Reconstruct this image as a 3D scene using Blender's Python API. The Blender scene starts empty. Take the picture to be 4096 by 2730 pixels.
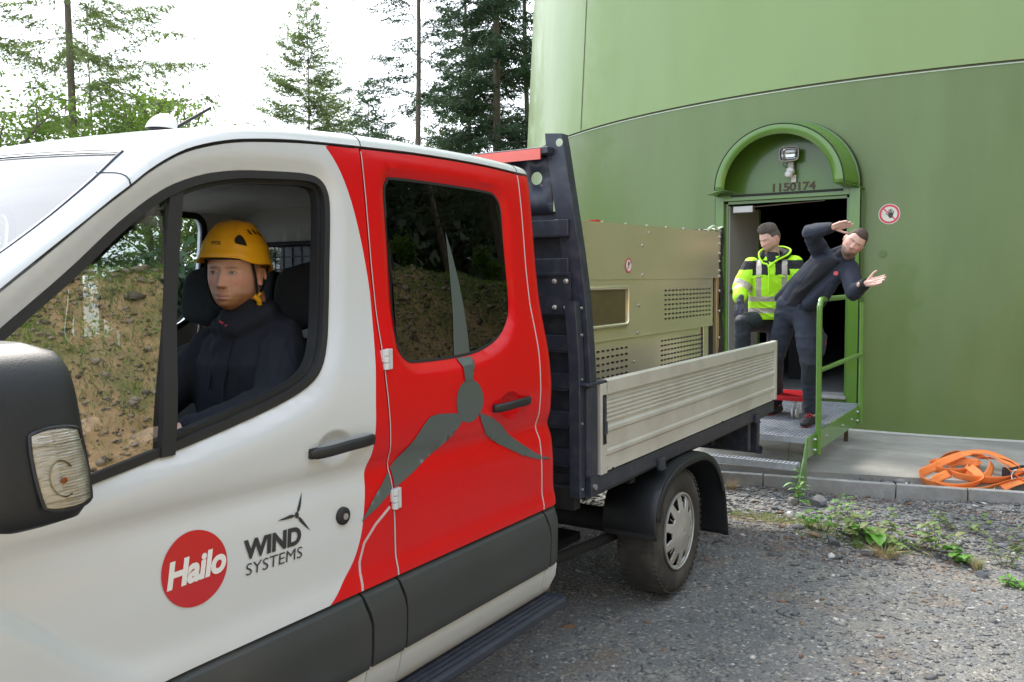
import bpy, bmesh, math, random
import numpy as np
from mathutils import Vector, Matrix, noise
from mathutils.geometry import delaunay_2d_cdt
R = math.radians
SC = bpy.context.scene
COL = SC.collection

# ------------------------------------------------------------------ camera, world, sun, exposure
cd = bpy.data.cameras.new('camera'); cam = bpy.data.objects.new('camera', cd); COL.objects.link(cam)
cd.sensor_width = 36.0; cd.lens = 30.446; cd.clip_start = 0.05; cd.clip_end = 1500
cam.location = (0, 0, 1.75)
cam.rotation_euler = (R(85.9426), R(0.5732), R(32.6840))
SC.camera = cam

SUN_EL, SUN_AZ = R(50), R(-53)          # azimuth measured from +Y towards +X
w = bpy.data.worlds.new('World'); SC.world = w; w.use_nodes = True
nt = w.node_tree; nt.nodes.clear()
wo = nt.nodes.new('ShaderNodeOutputWorld'); bg = nt.nodes.new('ShaderNodeBackground')
sky = nt.nodes.new('ShaderNodeTexSky'); sky.sky_type = 'NISHITA'; sky.sun_disc = False
sky.sun_elevation = SUN_EL; sky.sun_rotation = SUN_AZ; sky.air_density = 1.0; sky.dust_density = 4.0; sky.ozone_density = 1.0
mx = nt.nodes.new('ShaderNodeMix'); mx.data_type = 'RGBA'; mx.inputs[0].default_value = 0.62
mx.inputs[7].default_value = (8.8, 9.6, 10.6, 1)   # thin bright overcast veil
nt.links.new(sky.outputs[0], mx.inputs[6]); nt.links.new(mx.outputs[2], bg.inputs[0])
bg.inputs[1].default_value = 0.12
nt.links.new(bg.outputs[0], wo.inputs[0])

sl = bpy.data.lights.new('sun', 'SUN'); sun = bpy.data.objects.new('sun', sl); COL.objects.link(sun)
sl.energy = 2.2; sl.angle = R(18); sl.color = (1.0, 0.94, 0.86)
sd = Vector((math.sin(SUN_AZ) * math.cos(SUN_EL), math.cos(SUN_AZ) * math.cos(SUN_EL), math.sin(SUN_EL)))
sun.rotation_euler = sd.to_track_quat('Z', 'Y').to_euler()
sun.location = (0, 0, 30)

SC.view_settings.view_transform = 'Standard'; SC.view_settings.look = 'None'
SC.view_settings.gamma = 1.0; SC.view_settings.use_curve_mapping = False
SC.view_settings.exposure = 1.38
SC.cycles.max_bounces = 8; SC.cycles.transparent_max_bounces = 12
SC.cycles.caustics_reflective = False; SC.cycles.caustics_refractive = False

# ------------------------------------------------------------------ materials
def mat(name, col, rough=0.5, metal=0.0, nscale=0, namt=0.0, bump=0.0, bscale=None, coat=0.0, col2=None,
        nscale2=0, col3=None, amt3=0.0, spec=0.5, transl=0.0, attr=False, rvar=0.0, detail=6, stretch=None):
    m = bpy.data.materials.new(name); m.use_nodes = True
    t = m.node_tree; b = t.nodes['Principled BSDF']; L = t.links.new
    b.inputs['Roughness'].default_value = rough; b.inputs['Metallic'].default_value = metal
    b.inputs['Coat Weight'].default_value = coat; b.inputs['Coat Roughness'].default_value = 0.04
    b.inputs['Specular IOR Level'].default_value = spec
    c = (*col, 1)
    b.inputs['Base Color'].default_value = c
    tc = t.nodes.new('ShaderNodeTexCoord'); src = tc.outputs['Object']
    if stretch:
        mp = t.nodes.new('ShaderNodeMapping'); mp.inputs['Scale'].default_value = stretch
        L(src, mp.inputs[0]); src = mp.outputs[0]
    out = None
    if attr:
        at = t.nodes.new('ShaderNodeVertexColor'); at.layer_name = 'Col'; out = at.outputs[0]
    if nscale:
        n = t.nodes.new('ShaderNodeTexNoise'); n.inputs['Scale'].default_value = nscale; n.inputs['Detail'].default_value = detail
        n.inputs['Roughness'].default_value = 0.65
        L(src, n.inputs[0])
        cr = t.nodes.new('ShaderNodeMapRange'); cr.inputs[1].default_value = 0.3; cr.inputs[2].default_value = 0.7
        L(n.outputs[0], cr.inputs[0])
        mxn = t.nodes.new('ShaderNodeMix'); mxn.data_type = 'RGBA'
        if out: L(out, mxn.inputs[6])
        else: mxn.inputs[6].default_value = c
        c2 = col2 if col2 else tuple(v * (1 - namt) for v in col)
        if attr:
            mm = t.nodes.new('ShaderNodeMix'); mm.data_type = 'RGBA'; mm.blend_type = 'MULTIPLY'; mm.inputs[0].default_value = 1
            L(out, mm.inputs[6]); mm.inputs[7].default_value = (1 - namt,) * 3 + (1,); L(mm.outputs[2], mxn.inputs[7])
        else: mxn.inputs[7].default_value = (*c2, 1)
        L(cr.outputs[0], mxn.inputs[0]); out = mxn.outputs[2]
        if rvar:
            rr = t.nodes.new('ShaderNodeMapRange'); rr.inputs[3].default_value = rough - rvar; rr.inputs[4].default_value = rough + rvar
            L(cr.outputs[0], rr.inputs[0]); L(rr.outputs[0], b.inputs['Roughness'])
    if nscale2 and col3:
        n2 = t.nodes.new('ShaderNodeTexNoise'); n2.inputs['Scale'].default_value = nscale2; n2.inputs['Detail'].default_value = 5
        L(src, n2.inputs[0])
        r2 = t.nodes.new('ShaderNodeMapRange'); r2.inputs[1].default_value = 0.48; r2.inputs[2].default_value = 0.66; r2.inputs[4].default_value = amt3
        L(n2.outputs[0], r2.inputs[0])
        m3 = t.nodes.new('ShaderNodeMix'); m3.data_type = 'RGBA'
        if out: L(out, m3.inputs[6])
        else: m3.inputs[6].default_value = c
        m3.inputs[7].default_value = (*col3, 1); L(r2.outputs[0], m3.inputs[0]); out = m3.outputs[2]
    if out: L(out, b.inputs['Base Color'])
    if bump:
        nb = t.nodes.new('ShaderNodeTexNoise'); nb.inputs['Scale'].default_value = bscale or nscale or 50; nb.inputs['Detail'].default_value = 4
        L(src, nb.inputs[0])
        bp = t.nodes.new('ShaderNodeBump'); bp.inputs['Strength'].default_value = 1.0; bp.inputs['Distance'].default_value = bump
        L(nb.outputs[0], bp.inputs['Height']); L(bp.outputs[0], b.inputs['Normal'])
    if transl:
        o = t.nodes['Material Output']; tr = t.nodes.new('ShaderNodeBsdfTranslucent'); ms = t.nodes.new('ShaderNodeMixShader')
        ms.inputs[0].default_value = transl
        if out: L(out, tr.inputs[0])
        else: tr.inputs[0].default_value = c
        L(b.outputs[0], ms.inputs[1]); L(tr.outputs[0], ms.inputs[2]); L(ms.outputs[0], o.inputs[0])
    return m

def glass(name, tint, ior=1.6, rough=0.0, base=0.0):
    m = bpy.data.materials.new(name); m.use_nodes = True; t = m.node_tree; t.nodes.clear(); L = t.links.new
    o = t.nodes.new('ShaderNodeOutputMaterial'); tr = t.nodes.new('ShaderNodeBsdfTransparent'); gl = t.nodes.new('ShaderNodeBsdfGlossy')
    fr = t.nodes.new('ShaderNodeFresnel'); ms = t.nodes.new('ShaderNodeMixShader')
    tr.inputs[0].default_value = (*tint, 1); gl.inputs['Roughness'].default_value = rough; gl.inputs[0].default_value = (1, 1, 1, 1)
    fr.inputs[0].default_value = ior
    f = fr.outputs[0]
    if base:
        ad = t.nodes.new('ShaderNodeMath'); ad.operation = 'ADD'; ad.use_clamp = True; ad.inputs[1].default_value = base; L(f, ad.inputs[0]); f = ad.outputs[0]
    L(f, ms.inputs[0]); L(tr.outputs[0], ms.inputs[1]); L(gl.outputs[0], ms.inputs[2]); L(ms.outputs[0], o.inputs[0])
    return m

M = {}
M['white'] = mat('white_paint', (0.62, 0.66, 0.69), 0.25, coat=0.8, nscale=3, namt=0.015, rvar=0.02, nscale2=1.3, col3=(.60, .59, .55), amt3=0.07)
M['red'] = mat('red_wrap', (0.66, 0.005, 0.008), 0.30, coat=0.12, spec=0.25, nscale=4, namt=0.06)
M['grey_decal'] = mat('grey_decal', (0.085, 0.108, 0.108), 0.35, nscale=6, namt=0.06, coat=0.3)
M['white_decal'] = mat('white_decal', (0.8, 0.8, 0.8), 0.4, nscale=8, namt=0.03)
M['black_decal'] = mat('black_decal', (0.03, 0.033, 0.038), 0.4, nscale=8, namt=0.1)
M['redlogo'] = mat('logo_red', (0.55, 0.008, 0.016), 0.35, nscale=4, namt=0.05, coat=0.4)
M['cladding'] = mat('grey_plastic', (0.044, 0.051, 0.054), 0.55, nscale=5, namt=0.2, bump=0.0006, bscale=420, nscale2=2.5, col3=(.085, .082, .075), amt3=0.35)
M['blackplastic'] = mat('black_plastic', (0.014, 0.016, 0.019), 0.5, nscale=8, namt=0.2, bump=0.0006, bscale=350)
M['rubber'] = mat('rubber_seal', (0.018, 0.019, 0.021), 0.6, nscale=10, namt=0.2)
M['tyre'] = mat('tyre_rubber', (0.040, 0.038, 0.036), 0.85, nscale=14, namt=0.3, bump=0.002, bscale=60, nscale2=5, col3=(.13, .12, .105), amt3=0.55)
M['hubcap'] = mat('silver_hubcap', (0.50, 0.50, 0.48), 0.38, metal=0.35, nscale=9, namt=0.12, nscale2=7, col3=(.30, .27, .22), amt3=0.35)
M['chassis'] = mat('chassis_anthracite', (0.026, 0.032, 0.052), 0.45, nscale=6, namt=0.2, bump=0.0004, bscale=200, nscale2=18, col3=(.10, .10, .11), amt3=0.25)
M['under'] = mat('underbody_black', (0.012, 0.012, 0.013), 0.8, nscale=6, namt=0.3, bump=0.003, bscale=30)
M['alu'] = mat('anodised_aluminium', (0.62, 0.61, 0.56), 0.38, metal=0.25, nscale=5, namt=0.08, nscale2=3, col3=(.40, .38, .33), amt3=0.4)
M['galv'] = mat('galvanised_sheet', (0.90, 0.83, 0.62), 0.27, metal=0.72, nscale=2.2, namt=0.08, rvar=0.0, detail=2, nscale2=1.2, col3=(.80, .72, .50), amt3=0.5)
M['bolt'] = mat('bolt_steel', (0.55, 0.54, 0.52), 0.35, metal=0.7, nscale=30, namt=0.2)
M['foil'] = mat('black_foil', (0.018, 0.018, 0.022), 0.22, nscale=6, namt=0.3, bump=0.02, bscale=9)
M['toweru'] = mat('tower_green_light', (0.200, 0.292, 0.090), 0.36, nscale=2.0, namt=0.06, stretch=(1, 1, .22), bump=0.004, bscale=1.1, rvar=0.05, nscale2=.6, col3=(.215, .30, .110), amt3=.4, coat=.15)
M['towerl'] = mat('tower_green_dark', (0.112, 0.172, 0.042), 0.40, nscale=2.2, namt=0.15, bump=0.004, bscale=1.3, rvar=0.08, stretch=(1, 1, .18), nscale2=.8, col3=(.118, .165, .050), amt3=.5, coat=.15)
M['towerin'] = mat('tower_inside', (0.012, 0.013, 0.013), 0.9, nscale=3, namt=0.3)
M['gloss_green'] = mat('door_green', (0.10, 0.215, 0.030), 0.22, nscale=3, namt=0.08, coat=0.5, bump=0.001, bscale=8, nscale2=9, col3=(.10, .19, .05), amt3=.3)
M['rail_green'] = mat('railing_green', (0.125, 0.28, 0.045), 0.30, nscale=9, namt=0.12, coat=0.4, nscale2=25, col3=(.12, .22, .07), amt3=.35)
M['seam'] = mat('joint_sealant', (0.10, 0.10, 0.055), 0.8, nscale=20, namt=0.3)
M['seaml'] = mat('joint_light', (0.42, 0.50, 0.36), 0.6, nscale=20, namt=0.15)
M['grate'] = mat('galvanised_grating', (0.56, 0.61, 0.68), 0.42, metal=0.6, nscale=18, namt=0.25, nscale2=6, col3=(.25, .24, .22), amt3=.3)
M['doorgrey'] = mat('door_leaf_grey', (0.36, 0.35, 0.32), 0.6, nscale=6, namt=0.08, bump=0.001, bscale=120, stretch=(1, 1, .2))
M['pad'] = mat('pad_concrete', (0.40, 0.385, 0.345), 0.9, nscale=5, col2=(.27, .26, .235), bump=0.004, bscale=60, nscale2=1.6, col3=(.22, .215, .20), amt3=.7, stretch=(.6, 1, 1))
M['kerb'] = mat('kerb_concrete', (0.36, 0.36, 0.35), 0.9, nscale=11, col2=(.25, .25, .25), bump=0.003, bscale=90, nscale2=4, col3=(.20, .19, .16), amt3=.6)
M['skin'] = mat('skin', (0.6, 0.36, 0.27), 0.5, attr=True, nscale=45, namt=0.16, bump=0.0009, bscale=220)
M['skin'].node_tree.nodes['Principled BSDF'].inputs['Subsurface Weight'].default_value = 0.12
M['skin'].node_tree.nodes['Principled BSDF'].inputs['Subsurface Radius'].default_value = (0.012, 0.004, 0.002)
M['navy'] = mat('navy_cloth', (0.010, 0.013, 0.024), 0.88, nscale=30, namt=0.25, bump=0.0012, bscale=320)
M['navy2'] = mat('dark_jacket_cloth', (0.020, 0.026, 0.044), 0.85, nscale=18, namt=0.25, bump=0.0012, bscale=220)
M['shirt'] = mat('black_shirt', (0.010, 0.011, 0.016), 0.9, nscale=20, namt=0.2, bump=0.001, bscale=300)
M['trouser'] = mat('grey_blue_work_trousers', (0.034, 0.043, 0.066), 0.88, nscale=14, namt=0.35, bump=0.0015, bscale=180)
M['trouserd'] = mat('dark_work_trousers', (0.020, 0.028, 0.038), 0.75, nscale=14, namt=0.35, bump=0.002, bscale=120)
M['hivis'] = mat('hi_vis_yellow', (0.46, 0.90, 0.010), 0.6, nscale=12, namt=0.10, bump=0.002, bscale=60)
M['hivis'].node_tree.nodes['Principled BSDF'].inputs['Emission Strength'].default_value = 0.0
M['reflect'] = mat('reflective_tape', (0.50, 0.45, 0.38), 0.4, metal=0.2, nscale=40, namt=0.15)
M['blackcloth'] = mat('black_jacket_cloth', (0.012, 0.013, 0.016), 0.8, nscale=20, namt=0.3, bump=0.001, bscale=150)
M['redcloth'] = mat('red_trim', (0.55, 0.02, 0.03), 0.6, nscale=20, namt=0.15)
M['glove'] = mat('grey_glove', (0.06, 0.063, 0.085), 0.8, nscale=60, namt=0.3)
M['hairbrown'] = mat('brown_hair', (0.085, 0.055, 0.038), 0.7, nscale=220, namt=0.5, bump=0.004, bscale=260)
M['hairgrey'] = mat('greying_hair', (0.13, 0.105, 0.085), 0.7, nscale=220, namt=0.5, bump=0.004, bscale=260)
M['helmet'] = mat('yellow_helmet', (0.92, 0.47, 0.012), 0.38, nscale=10, namt=0.06, bump=0.0004, bscale=200, coat=0.2)
M['dark'] = mat('dark_void', (0.008, 0.008, 0.009), 0.7, nscale=10, namt=0.3)
M['eyew'] = mat('eye_white', (0.60, 0.50, 0.45), 0.25, nscale=60, namt=0.1)
M['iris'] = mat('eye_iris', (0.10, 0.13, 0.15), 0.2, nscale=200, namt=0.4)
M['lining'] = mat('grey_headliner', (0.74, 0.73, 0.68), 0.9, nscale=80, namt=0.06, bump=0.0008, bscale=200)
M['seatc'] = mat('dark_seat_cloth', (0.022, 0.025, 0.028), 0.9, nscale=60, namt=0.3, bump=0.001, bscale=200)
M['chrome'] = mat('bright_metal', (0.62, 0.62, 0.62), 0.15, metal=1.0, nscale=20, namt=0.05)
M['orange'] = mat('orange_webbing', (0.95, 0.26, 0.06), 0.62, nscale=7, namt=0.16, bump=0.0012, bscale=300, nscale2=4, col3=(.80, .33, .11), amt3=.5)
M['redpaint'] = mat('red_dolly_paint', (0.50, 0.012, 0.02), 0.35, nscale=20, namt=0.15, coat=0.3)
M['casterw'] = mat('white_caster', (0.55, 0.54, 0.52), 0.4, nscale=15, namt=0.15)
M['stickerred'] = mat('sign_red', (0.58, 0.05, 0.09), 0.45, nscale=10, namt=0.08)
M['rust'] = mat('brown_digits', (0.080, 0.050, 0.030), 0.6, nscale=15, namt=0.3)
M['lampcase'] = mat('weathered_lamp_case', (0.36, 0.34, 0.28), 0.45, nscale=20, namt=0.3, metal=0.2)
M['sensorw'] = mat('white_sensor_plastic', (0.62, 0.61, 0.57), 0.4, nscale=20, namt=0.1)
M['glass'] = glass('clear_glass', (0.66, 0.74, 0.71), 1.7, 0.0, 0.32)
M['bglass'] = glass('back_window_glass', (0.10, 0.11, 0.11), 1.15, 0.0, 0.0)
M['fglass'] = glass('far_window_glass', (0.82, 0.88, 0.92), 1.5, 0.0, 0.02)
M['wglass'] = glass('windscreen_glass', (0.86, 0.93, 0.93), 1.5, 0.0, 0.14)
M['privacy'] = glass('privacy_glass', (0.02, 0.022, 0.02), 1.7, 0.0, 0.03)
M['lens'] = glass('clear_lens', (0.92, 0.92, 0.90), 1.35, 0.03, 0.0)
M['amber'] = mat('amber_bulb', (0.55, 0.13, 0.02), 0.2, nscale=40, namt=0.2)
M['plexi'] = mat('brown_board_window', (0.13, 0.095, 0.05), 0.3, nscale=9, namt=0.4, coat=.5)
M['bark'] = mat('tree_bark', (0.20, 0.165, 0.13), 0.95, nscale=14, namt=0.5, bump=0.01, bscale=20, stretch=(1, 1, .3))
M['needle'] = mat('spruce_needles', (0.055, 0.105, 0.042), 0.7, nscale=1.4, col2=(.035, .07, .035), transl=0.40)
M['larch'] = mat('larch_needles', (0.20, 0.27, 0.075), 0.7, nscale=1.2, col2=(.10, .15, .05), transl=0.5)
M['leafy'] = mat('broad_leaves', (0.22, 0.34, 0.045), 0.6, nscale=1.5, col2=(.10, .19, .03), transl=0.5)
M['weed'] = mat('weed_leaves', (0.13, 0.25, 0.055), 0.55, nscale=20, col2=(.12, .17, .05), transl=0.25, nscale2=9, col3=(.24, .14, .05), amt3=.4)
M['weed2'] = mat('bright_weed_leaves', (0.13, 0.34, 0.035), 0.5, nscale=20, col2=(.06, .18, .02), transl=0.25)
M['drygrass'] = mat('dry_grass', (0.55, 0.44, 0.26), 0.85, nscale=8, namt=0.3, transl=0.2)
M['grass'] = mat('green_grass', (0.19, 0.30, 0.07), 0.7, nscale=8, namt=0.35, transl=0.3)
M['rockd'] = mat('slate_rock', (0.125, 0.13, 0.14), 0.8, nscale=12, namt=0.4, bump=0.006, bscale=25, nscale2=5, col3=(.22, .20, .17), amt3=.4)

# ------------------------------------------------------------------ mesh helpers
def props(o, label=None, cat=None, group=None, kind=None):
    if label: o['label'] = label
    if cat: o['category'] = cat
    if group: o['group'] = group
    if kind: o['kind'] = kind
    return o

def empty(name, loc=(0, 0, 0), **k):
    o = bpy.data.objects.new(name, None); COL.objects.link(o); o.location = loc; o.empty_display_size = .1
    bpy.context.view_layer.update()
    return props(o, **k)

def link(name, me, parent=None, mats=None, smooth=None, bevel=0, label=None):
    o = bpy.data.objects.new(name, me); COL.objects.link(o)
    if mats is not None:
        for m in (mats if isinstance(mats, (list, tuple)) else [mats]):
            me.materials.append(M[m] if isinstance(m, str) else m)
    if parent is not None:
        o.parent = parent

        if parent.parent is None: o.matrix_parent_inverse = Matrix.Translation(-parent.location)
        # parts of parts: the parent part sits at its thing's frame, world offset zero
    if smooth is not None:
        me.shade_smooth() if hasattr(me, 'shade_smooth') else [setattr(p, 'use_smooth', True) for p in me.polygons]
        if smooth < 180: me.set_sharp_from_angle(angle=R(smooth))
    if bevel:
        b = o.modifiers.new('bevel', 'BEVEL'); b.width = bevel; b.segments = 2; b.limit_method = 'ANGLE'; b.angle_limit = R(40)
    if label: o['label'] = label
    return o

class MB:
    def __init__(s): s.v = []; s.f = []; s.m = []
    def add(s, vs, fs, m=0):
        n = len(s.v); s.v += [tuple(map(float, p)) for p in vs]; s.f += [tuple(i + n for i in f) for f in fs]; s.m += [m] * len(fs); return s
    def box(s, a, b, m=0, mtx=None):
        x0, y0, z0 = a; x1, y1, z1 = b
        vs = [(x0, y0, z0), (x1, y0, z0), (x1, y1, z0), (x0, y1, z0), (x0, y0, z1), (x1, y0, z1), (x1, y1, z1), (x0, y1, z1)]
        if mtx is not None: vs = [mtx @ Vector(v) for v in vs]
        return s.add(vs, [(0, 3, 2, 1), (4, 5, 6, 7), (0, 1, 5, 4), (1, 2, 6, 5), (2, 3, 7, 6), (3, 0, 4, 7)], m)
    def beam(s, p, q, w, h, m=0, up=(0, 0, 1)):
        p = Vector(p); q = Vector(q); d = (q - p); L = d.length; d.normalize()
        x = d.cross(Vector(up)).normalized(); z = x.cross(d)
        mt = Matrix((x, d, z)).transposed().to_4x4(); mt.translation = p
        return s.box((-w / 2, 0, -h / 2), (w / 2, L, h / 2), m, mt)
    def cyl(s, p, q, r, n=16, r2=None, m=0, caps=True):
        p = Vector(p); q = Vector(q); d = (q - p).normalized(); r2 = r if r2 is None else r2
        a = d.orthogonal().normalized(); b = d.cross(a)
        vs = []
        for c, rr in ((p, r), (q, r2)):
            for i in range(n):
                t = 2 * math.pi * i / n; vs.append(c + (a * math.cos(t) + b * math.sin(t)) * rr)
        fs = [(i, (i + 1) % n, n + (i + 1) % n, n + i) for i in range(n)]
        if caps: fs += [tuple(range(n - 1, -1, -1)), tuple(range(n, 2 * n))]
        return s.add(vs, fs, m)
    def tube(s, pts, r, n=8, m=0, caps=True):
        pts = [Vector(p) for p in pts]; k = len(pts)
        rr = r if isinstance(r, (list, tuple)) else [r] * k
        t0 = (pts[1] - pts[0]).normalized(); a = t0.orthogonal().normalized(); vs = []
        for i in range(k):
            t = (pts[min(i + 1, k - 1)] - pts[max(i - 1, 0)]).normalized()
            a = (a - t * a.dot(t)); a = a.normalized() if a.length > 1e-6 else t.orthogonal().normalized()
            b = t.cross(a)
            for j in range(n):
                q = 2 * math.pi * j / n; vs.append(pts[i] + (a * math.cos(q) + b * math.sin(q)) * rr[i])
        fs = [(i * n + j, i * n + (j + 1) % n, (i + 1) * n + (j + 1) % n, (i + 1) * n + j) for i in range(k - 1) for j in range(n)]
        if caps: fs += [tuple(range(n - 1, -1, -1)), tuple(range((k - 1) * n, k * n))]
        return s.add(vs, fs, m)
    def lathe(s, prof, c, axis='x', n=32, m=0, sgn=1):
        vs = []; k = len(prof); c = Vector(c)
        for (h, r) in prof:
            for j in range(n):
                t = 2 * math.pi * j / n; a, b = math.cos(t) * r, math.sin(t) * r
                vs.append(c + (Vector((h, a, b)) if axis == 'x' else Vector((a, h, b)) if axis == 'y' else Vector((a, b, h))))
        fs = [(i * n + j, i * n + (j + 1) % n, (i + 1) * n + (j + 1) % n, (i + 1) * n + j) for i in range(k - 1) for j in range(n)]
        return s.add(vs, fs, m)
    def grid(s, P, m=0, flip=False, closeu=False):
        a = len(P); b = len(P[0]); vs = [p for r_ in P for p in r_]; fs = []
        for i in range(a - 1):
            for j in range(b if closeu else b - 1):
                f = (i * b + j, i * b + (j + 1) % b, (i + 1) * b + (j + 1) % b, (i + 1) * b + j)
                fs.append(f[::-1] if flip else f)
        return s.add(vs, fs, m)
    def build(s, name, mats, parent=None, smooth=None, bevel=0, label=None, fix=False):
        me = bpy.data.meshes.new(name); me.from_pydata(s.v, [], s.f); me.update()
        if any(s.m): me.polygons.foreach_set('material_index', s.m)
        if fix:
            bm = bmesh.new(); bm.from_mesh(me); bmesh.ops.recalc_face_normals(bm, faces=bm.faces); bm.to_mesh(me); bm.free()
        return link(name, me, parent, mats, smooth, bevel, label)

def ss(x): x = np.clip(x, 0, 1); return x * x * (3 - 2 * x)

def spline(pts, n=6, closed=False):
    P = [np.array(p, float) for p in pts]; k = len(P); out = []
    rng = range(k if closed else k - 1)
    for i in rng:
        p0 = P[(i - 1) % k] if (closed or i > 0) else P[0]; p1 = P[i]; p2 = P[(i + 1) % k]
        p3 = P[(i + 2) % k] if (closed or i + 2 < k) else P[-1]
        for j in range(n):
            t = j / n
            out.append(0.5 * ((2 * p1) + (-p0 + p2) * t + (2 * p0 - 5 * p1 + 4 * p2 - p3) * t * t + (-p0 + 3 * p1 - 3 * p2 + p3) * t ** 3))
    if not closed: out.append(P[-1])
    return [tuple(p) for p in out]

def resample(pts, step, closed=True):
    P = np.array(pts, float); 
    if closed: P = np.vstack([P, P[:1]])
    d = np.r_[0, np.cumsum(np.linalg.norm(np.diff(P, axis=0), axis=1))]
    out = []
    for i in range(len(P) - 1):
        n = max(1, int(math.ceil((d[i + 1] - d[i]) / step)))
        for j in range(n): out.append(P[i] + (P[i + 1] - P[i]) * j / n)
    if not closed: out.append(P[-1])
    return np.array(out)

def inside(pts, poly):
    x = pts[:, 0]; y = pts[:, 1]; r = np.zeros(len(pts), bool); P = np.array(poly); Q = np.roll(P, -1, 0)
    for (x0, y0), (x1, y1) in zip(P, Q):
        if y0 == y1: continue
        c = ((y0 > y) != (y1 > y)) & (x < (x1 - x0) * (y - y0) / (y1 - y0) + x0); r ^= c
    return r

def pdist(pts, poly):
    P = np.array(poly, float); Q = np.roll(P, -1, 0); d = np.full(len(pts), 1e9)
    for a, b in zip(P, Q):
        ab = b - a; L = ab.dot(ab) + 1e-12; t = np.clip(((pts - a) @ ab) / L, 0, 1)
        d = np.minimum(d, np.linalg.norm(pts - (a + t[:, None] * ab), axis=1))
    return d

def offset_poly(poly, d):
    P = np.array(poly, float); n = len(P); A = np.roll(P, 1, 0); B = np.roll(P, -1, 0)
    t = B - A; t /= np.linalg.norm(t, axis=1)[:, None] + 1e-9; nrm = np.stack([t[:, 1], -t[:, 0]], 1)
    area = 0.5 * np.sum(P[:, 0] * np.roll(P[:, 1], -1) - np.roll(P[:, 0], -1) * P[:, 1])
    if area < 0: nrm = -nrm
    return P + nrm * d          # positive = outwards

def panel(name, outer, mats, holes=(), regions=(), off=0.0, rim=0.022, step=.03, parent=None, dense=(), smooth=35, rimmat=0, fn=None, label=None):
    fn = fn or sidex
    outer = resample(outer, .022); loops = [outer] + [resample(h, .022) for h in holes] + [resample(r_, .015, False) if op else resample(r_, .015) for r_, _, op in regions]
    lo = outer.min(0); hi = outer.max(0)
    gx, gy = np.meshgrid(np.arange(lo[0] + step / 2, hi[0], step), np.arange(lo[1] + step / 2, hi[1], step))
    G = np.stack([gx.ravel(), gy.ravel()], 1)
    for (cy, cz, r_) in dense:
        a, b = np.meshgrid(np.arange(cy - r_, cy + r_, .0045), np.arange(cz - r_ * .7, cz + r_ * .7, .0045)); G = np.vstack([G, np.stack([a.ravel(), b.ravel()], 1)])
    keep = inside(G, outer) & (pdist(G, outer) > .006)
    for h in loops[1:1 + len(holes)]: keep &= ~inside(G, h) & (pdist(G, h) > .008)
    G = G[keep]
    vs = []; es = []
    for i, l in enumerate(loops):
        n0 = len(vs); vs += [Vector(p) for p in l]; op = i > len(holes) and regions[i - 1 - len(holes)][2]
        es += [(n0 + j, n0 + (j + 1) % len(l)) for j in range(len(l) - (1 if op else 0))]
    vs += [Vector(p) for p in G]
    V2, E2, F2, ov, oe, of = delaunay_2d_cdt(vs, es, [], 0, 1e-5)
    V = np.array([tuple(v) for v in V2]); F = np.array([f for f in F2 if len(f) == 3])
    c = V[F].mean(1); k = inside(c, outer)
    for h in loops[1:1 + len(holes)]: k &= ~inside(c, h)
    F = F[k]; c = c[k]
    a = V[F[:, 0]]; b = V[F[:, 1]]; d = V[F[:, 2]]
    cr = (b[:, 0] - a[:, 0]) * (d[:, 1] - a[:, 1]) - (b[:, 1] - a[:, 1]) * (d[:, 0] - a[:, 0])
    F[cr < 0] = F[cr < 0][:, ::-1]
    mi = np.zeros(len(F), int)
    for poly, m_, op in regions:
        q = inside(c, poly); mi[q] = m_
    X = fn(V[:, 0], V[:, 1]) + off
    verts = [(X[i], V[i, 0], V[i, 1]) for i in range(len(V))]; faces = [tuple(map(int, f)) for f in F]; mi = list(map(int, mi))
    if rim:
        from collections import Counter
        cnt = {}
        for fi, f in enumerate(faces):
            for u, v in ((f[0], f[1]), (f[1], f[2]), (f[2], f[0])): cnt[(u, v)] = fi
        bd = [(u, v) for (u, v) in cnt if (v, u) not in cnt]; mp = {}
        for u, v in bd:
            for q in (u, v):
                if q not in mp: mp[q] = len(verts); x, y, z = verts[q]; verts.append((x - rim, y, z))
        for u, v in bd: faces.append((v, u, mp[u], mp[v])); mi.append(rimmat)
    used = sorted({i for f in faces for i in f}); re = {u: i for i, u in enumerate(used)}
    me = bpy.data.meshes.new(name); me.from_pydata([verts[i] for i in used], [], [tuple(re[i] for i in f) for f in faces]); me.update()
    me.polygons.foreach_set('material_index', mi)
    return link(name, me, parent, mats, smooth, label=label)


def text_on(name, s, m, fn3, parent, w_, h_, bold=0.0, shear=0.0, ext=0.0, spacing=1.0, sub=.02):
    cu = bpy.data.curves.new(name, 'FONT'); cu.body = s; cu.size = 1.0; cu.offset = bold; cu.shear = shear; cu.space_character = spacing; cu.resolution_u = 4
    o = bpy.data.objects.new(name, cu); COL.objects.link(o); bpy.context.view_layer.update()
    dg = bpy.context.evaluated_depsgraph_get(); me = bpy.data.meshes.new_from_object(o.evaluated_get(dg)); bpy.data.objects.remove(o); bpy.data.curves.remove(cu)
    me.name = name
    v = np.empty(len(me.vertices) * 3); me.vertices.foreach_get('co', v); v = v.reshape(-1, 3)
    lo = v.min(0); hi = v.max(0); v = (v - lo) / np.maximum(hi - lo, 1e-6)
    bm = bmesh.new(); bm.from_mesh(me)
    for vert, c in zip(bm.verts, v): vert.co = (c[0] * w_, c[1] * h_, 0)
    for _ in range(3):
        es = [e for e in bm.edges if e.calc_length() > sub]
        if not es: break
        bmesh.ops.subdivide_edges(bm, edges=es, cuts=1)
    for vert in bm.verts: vert.co = fn3(vert.co.x / w_, vert.co.y / h_)
    bm.to_mesh(me); bm.free(); me.update()
    return link(name, me, parent, m)
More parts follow.
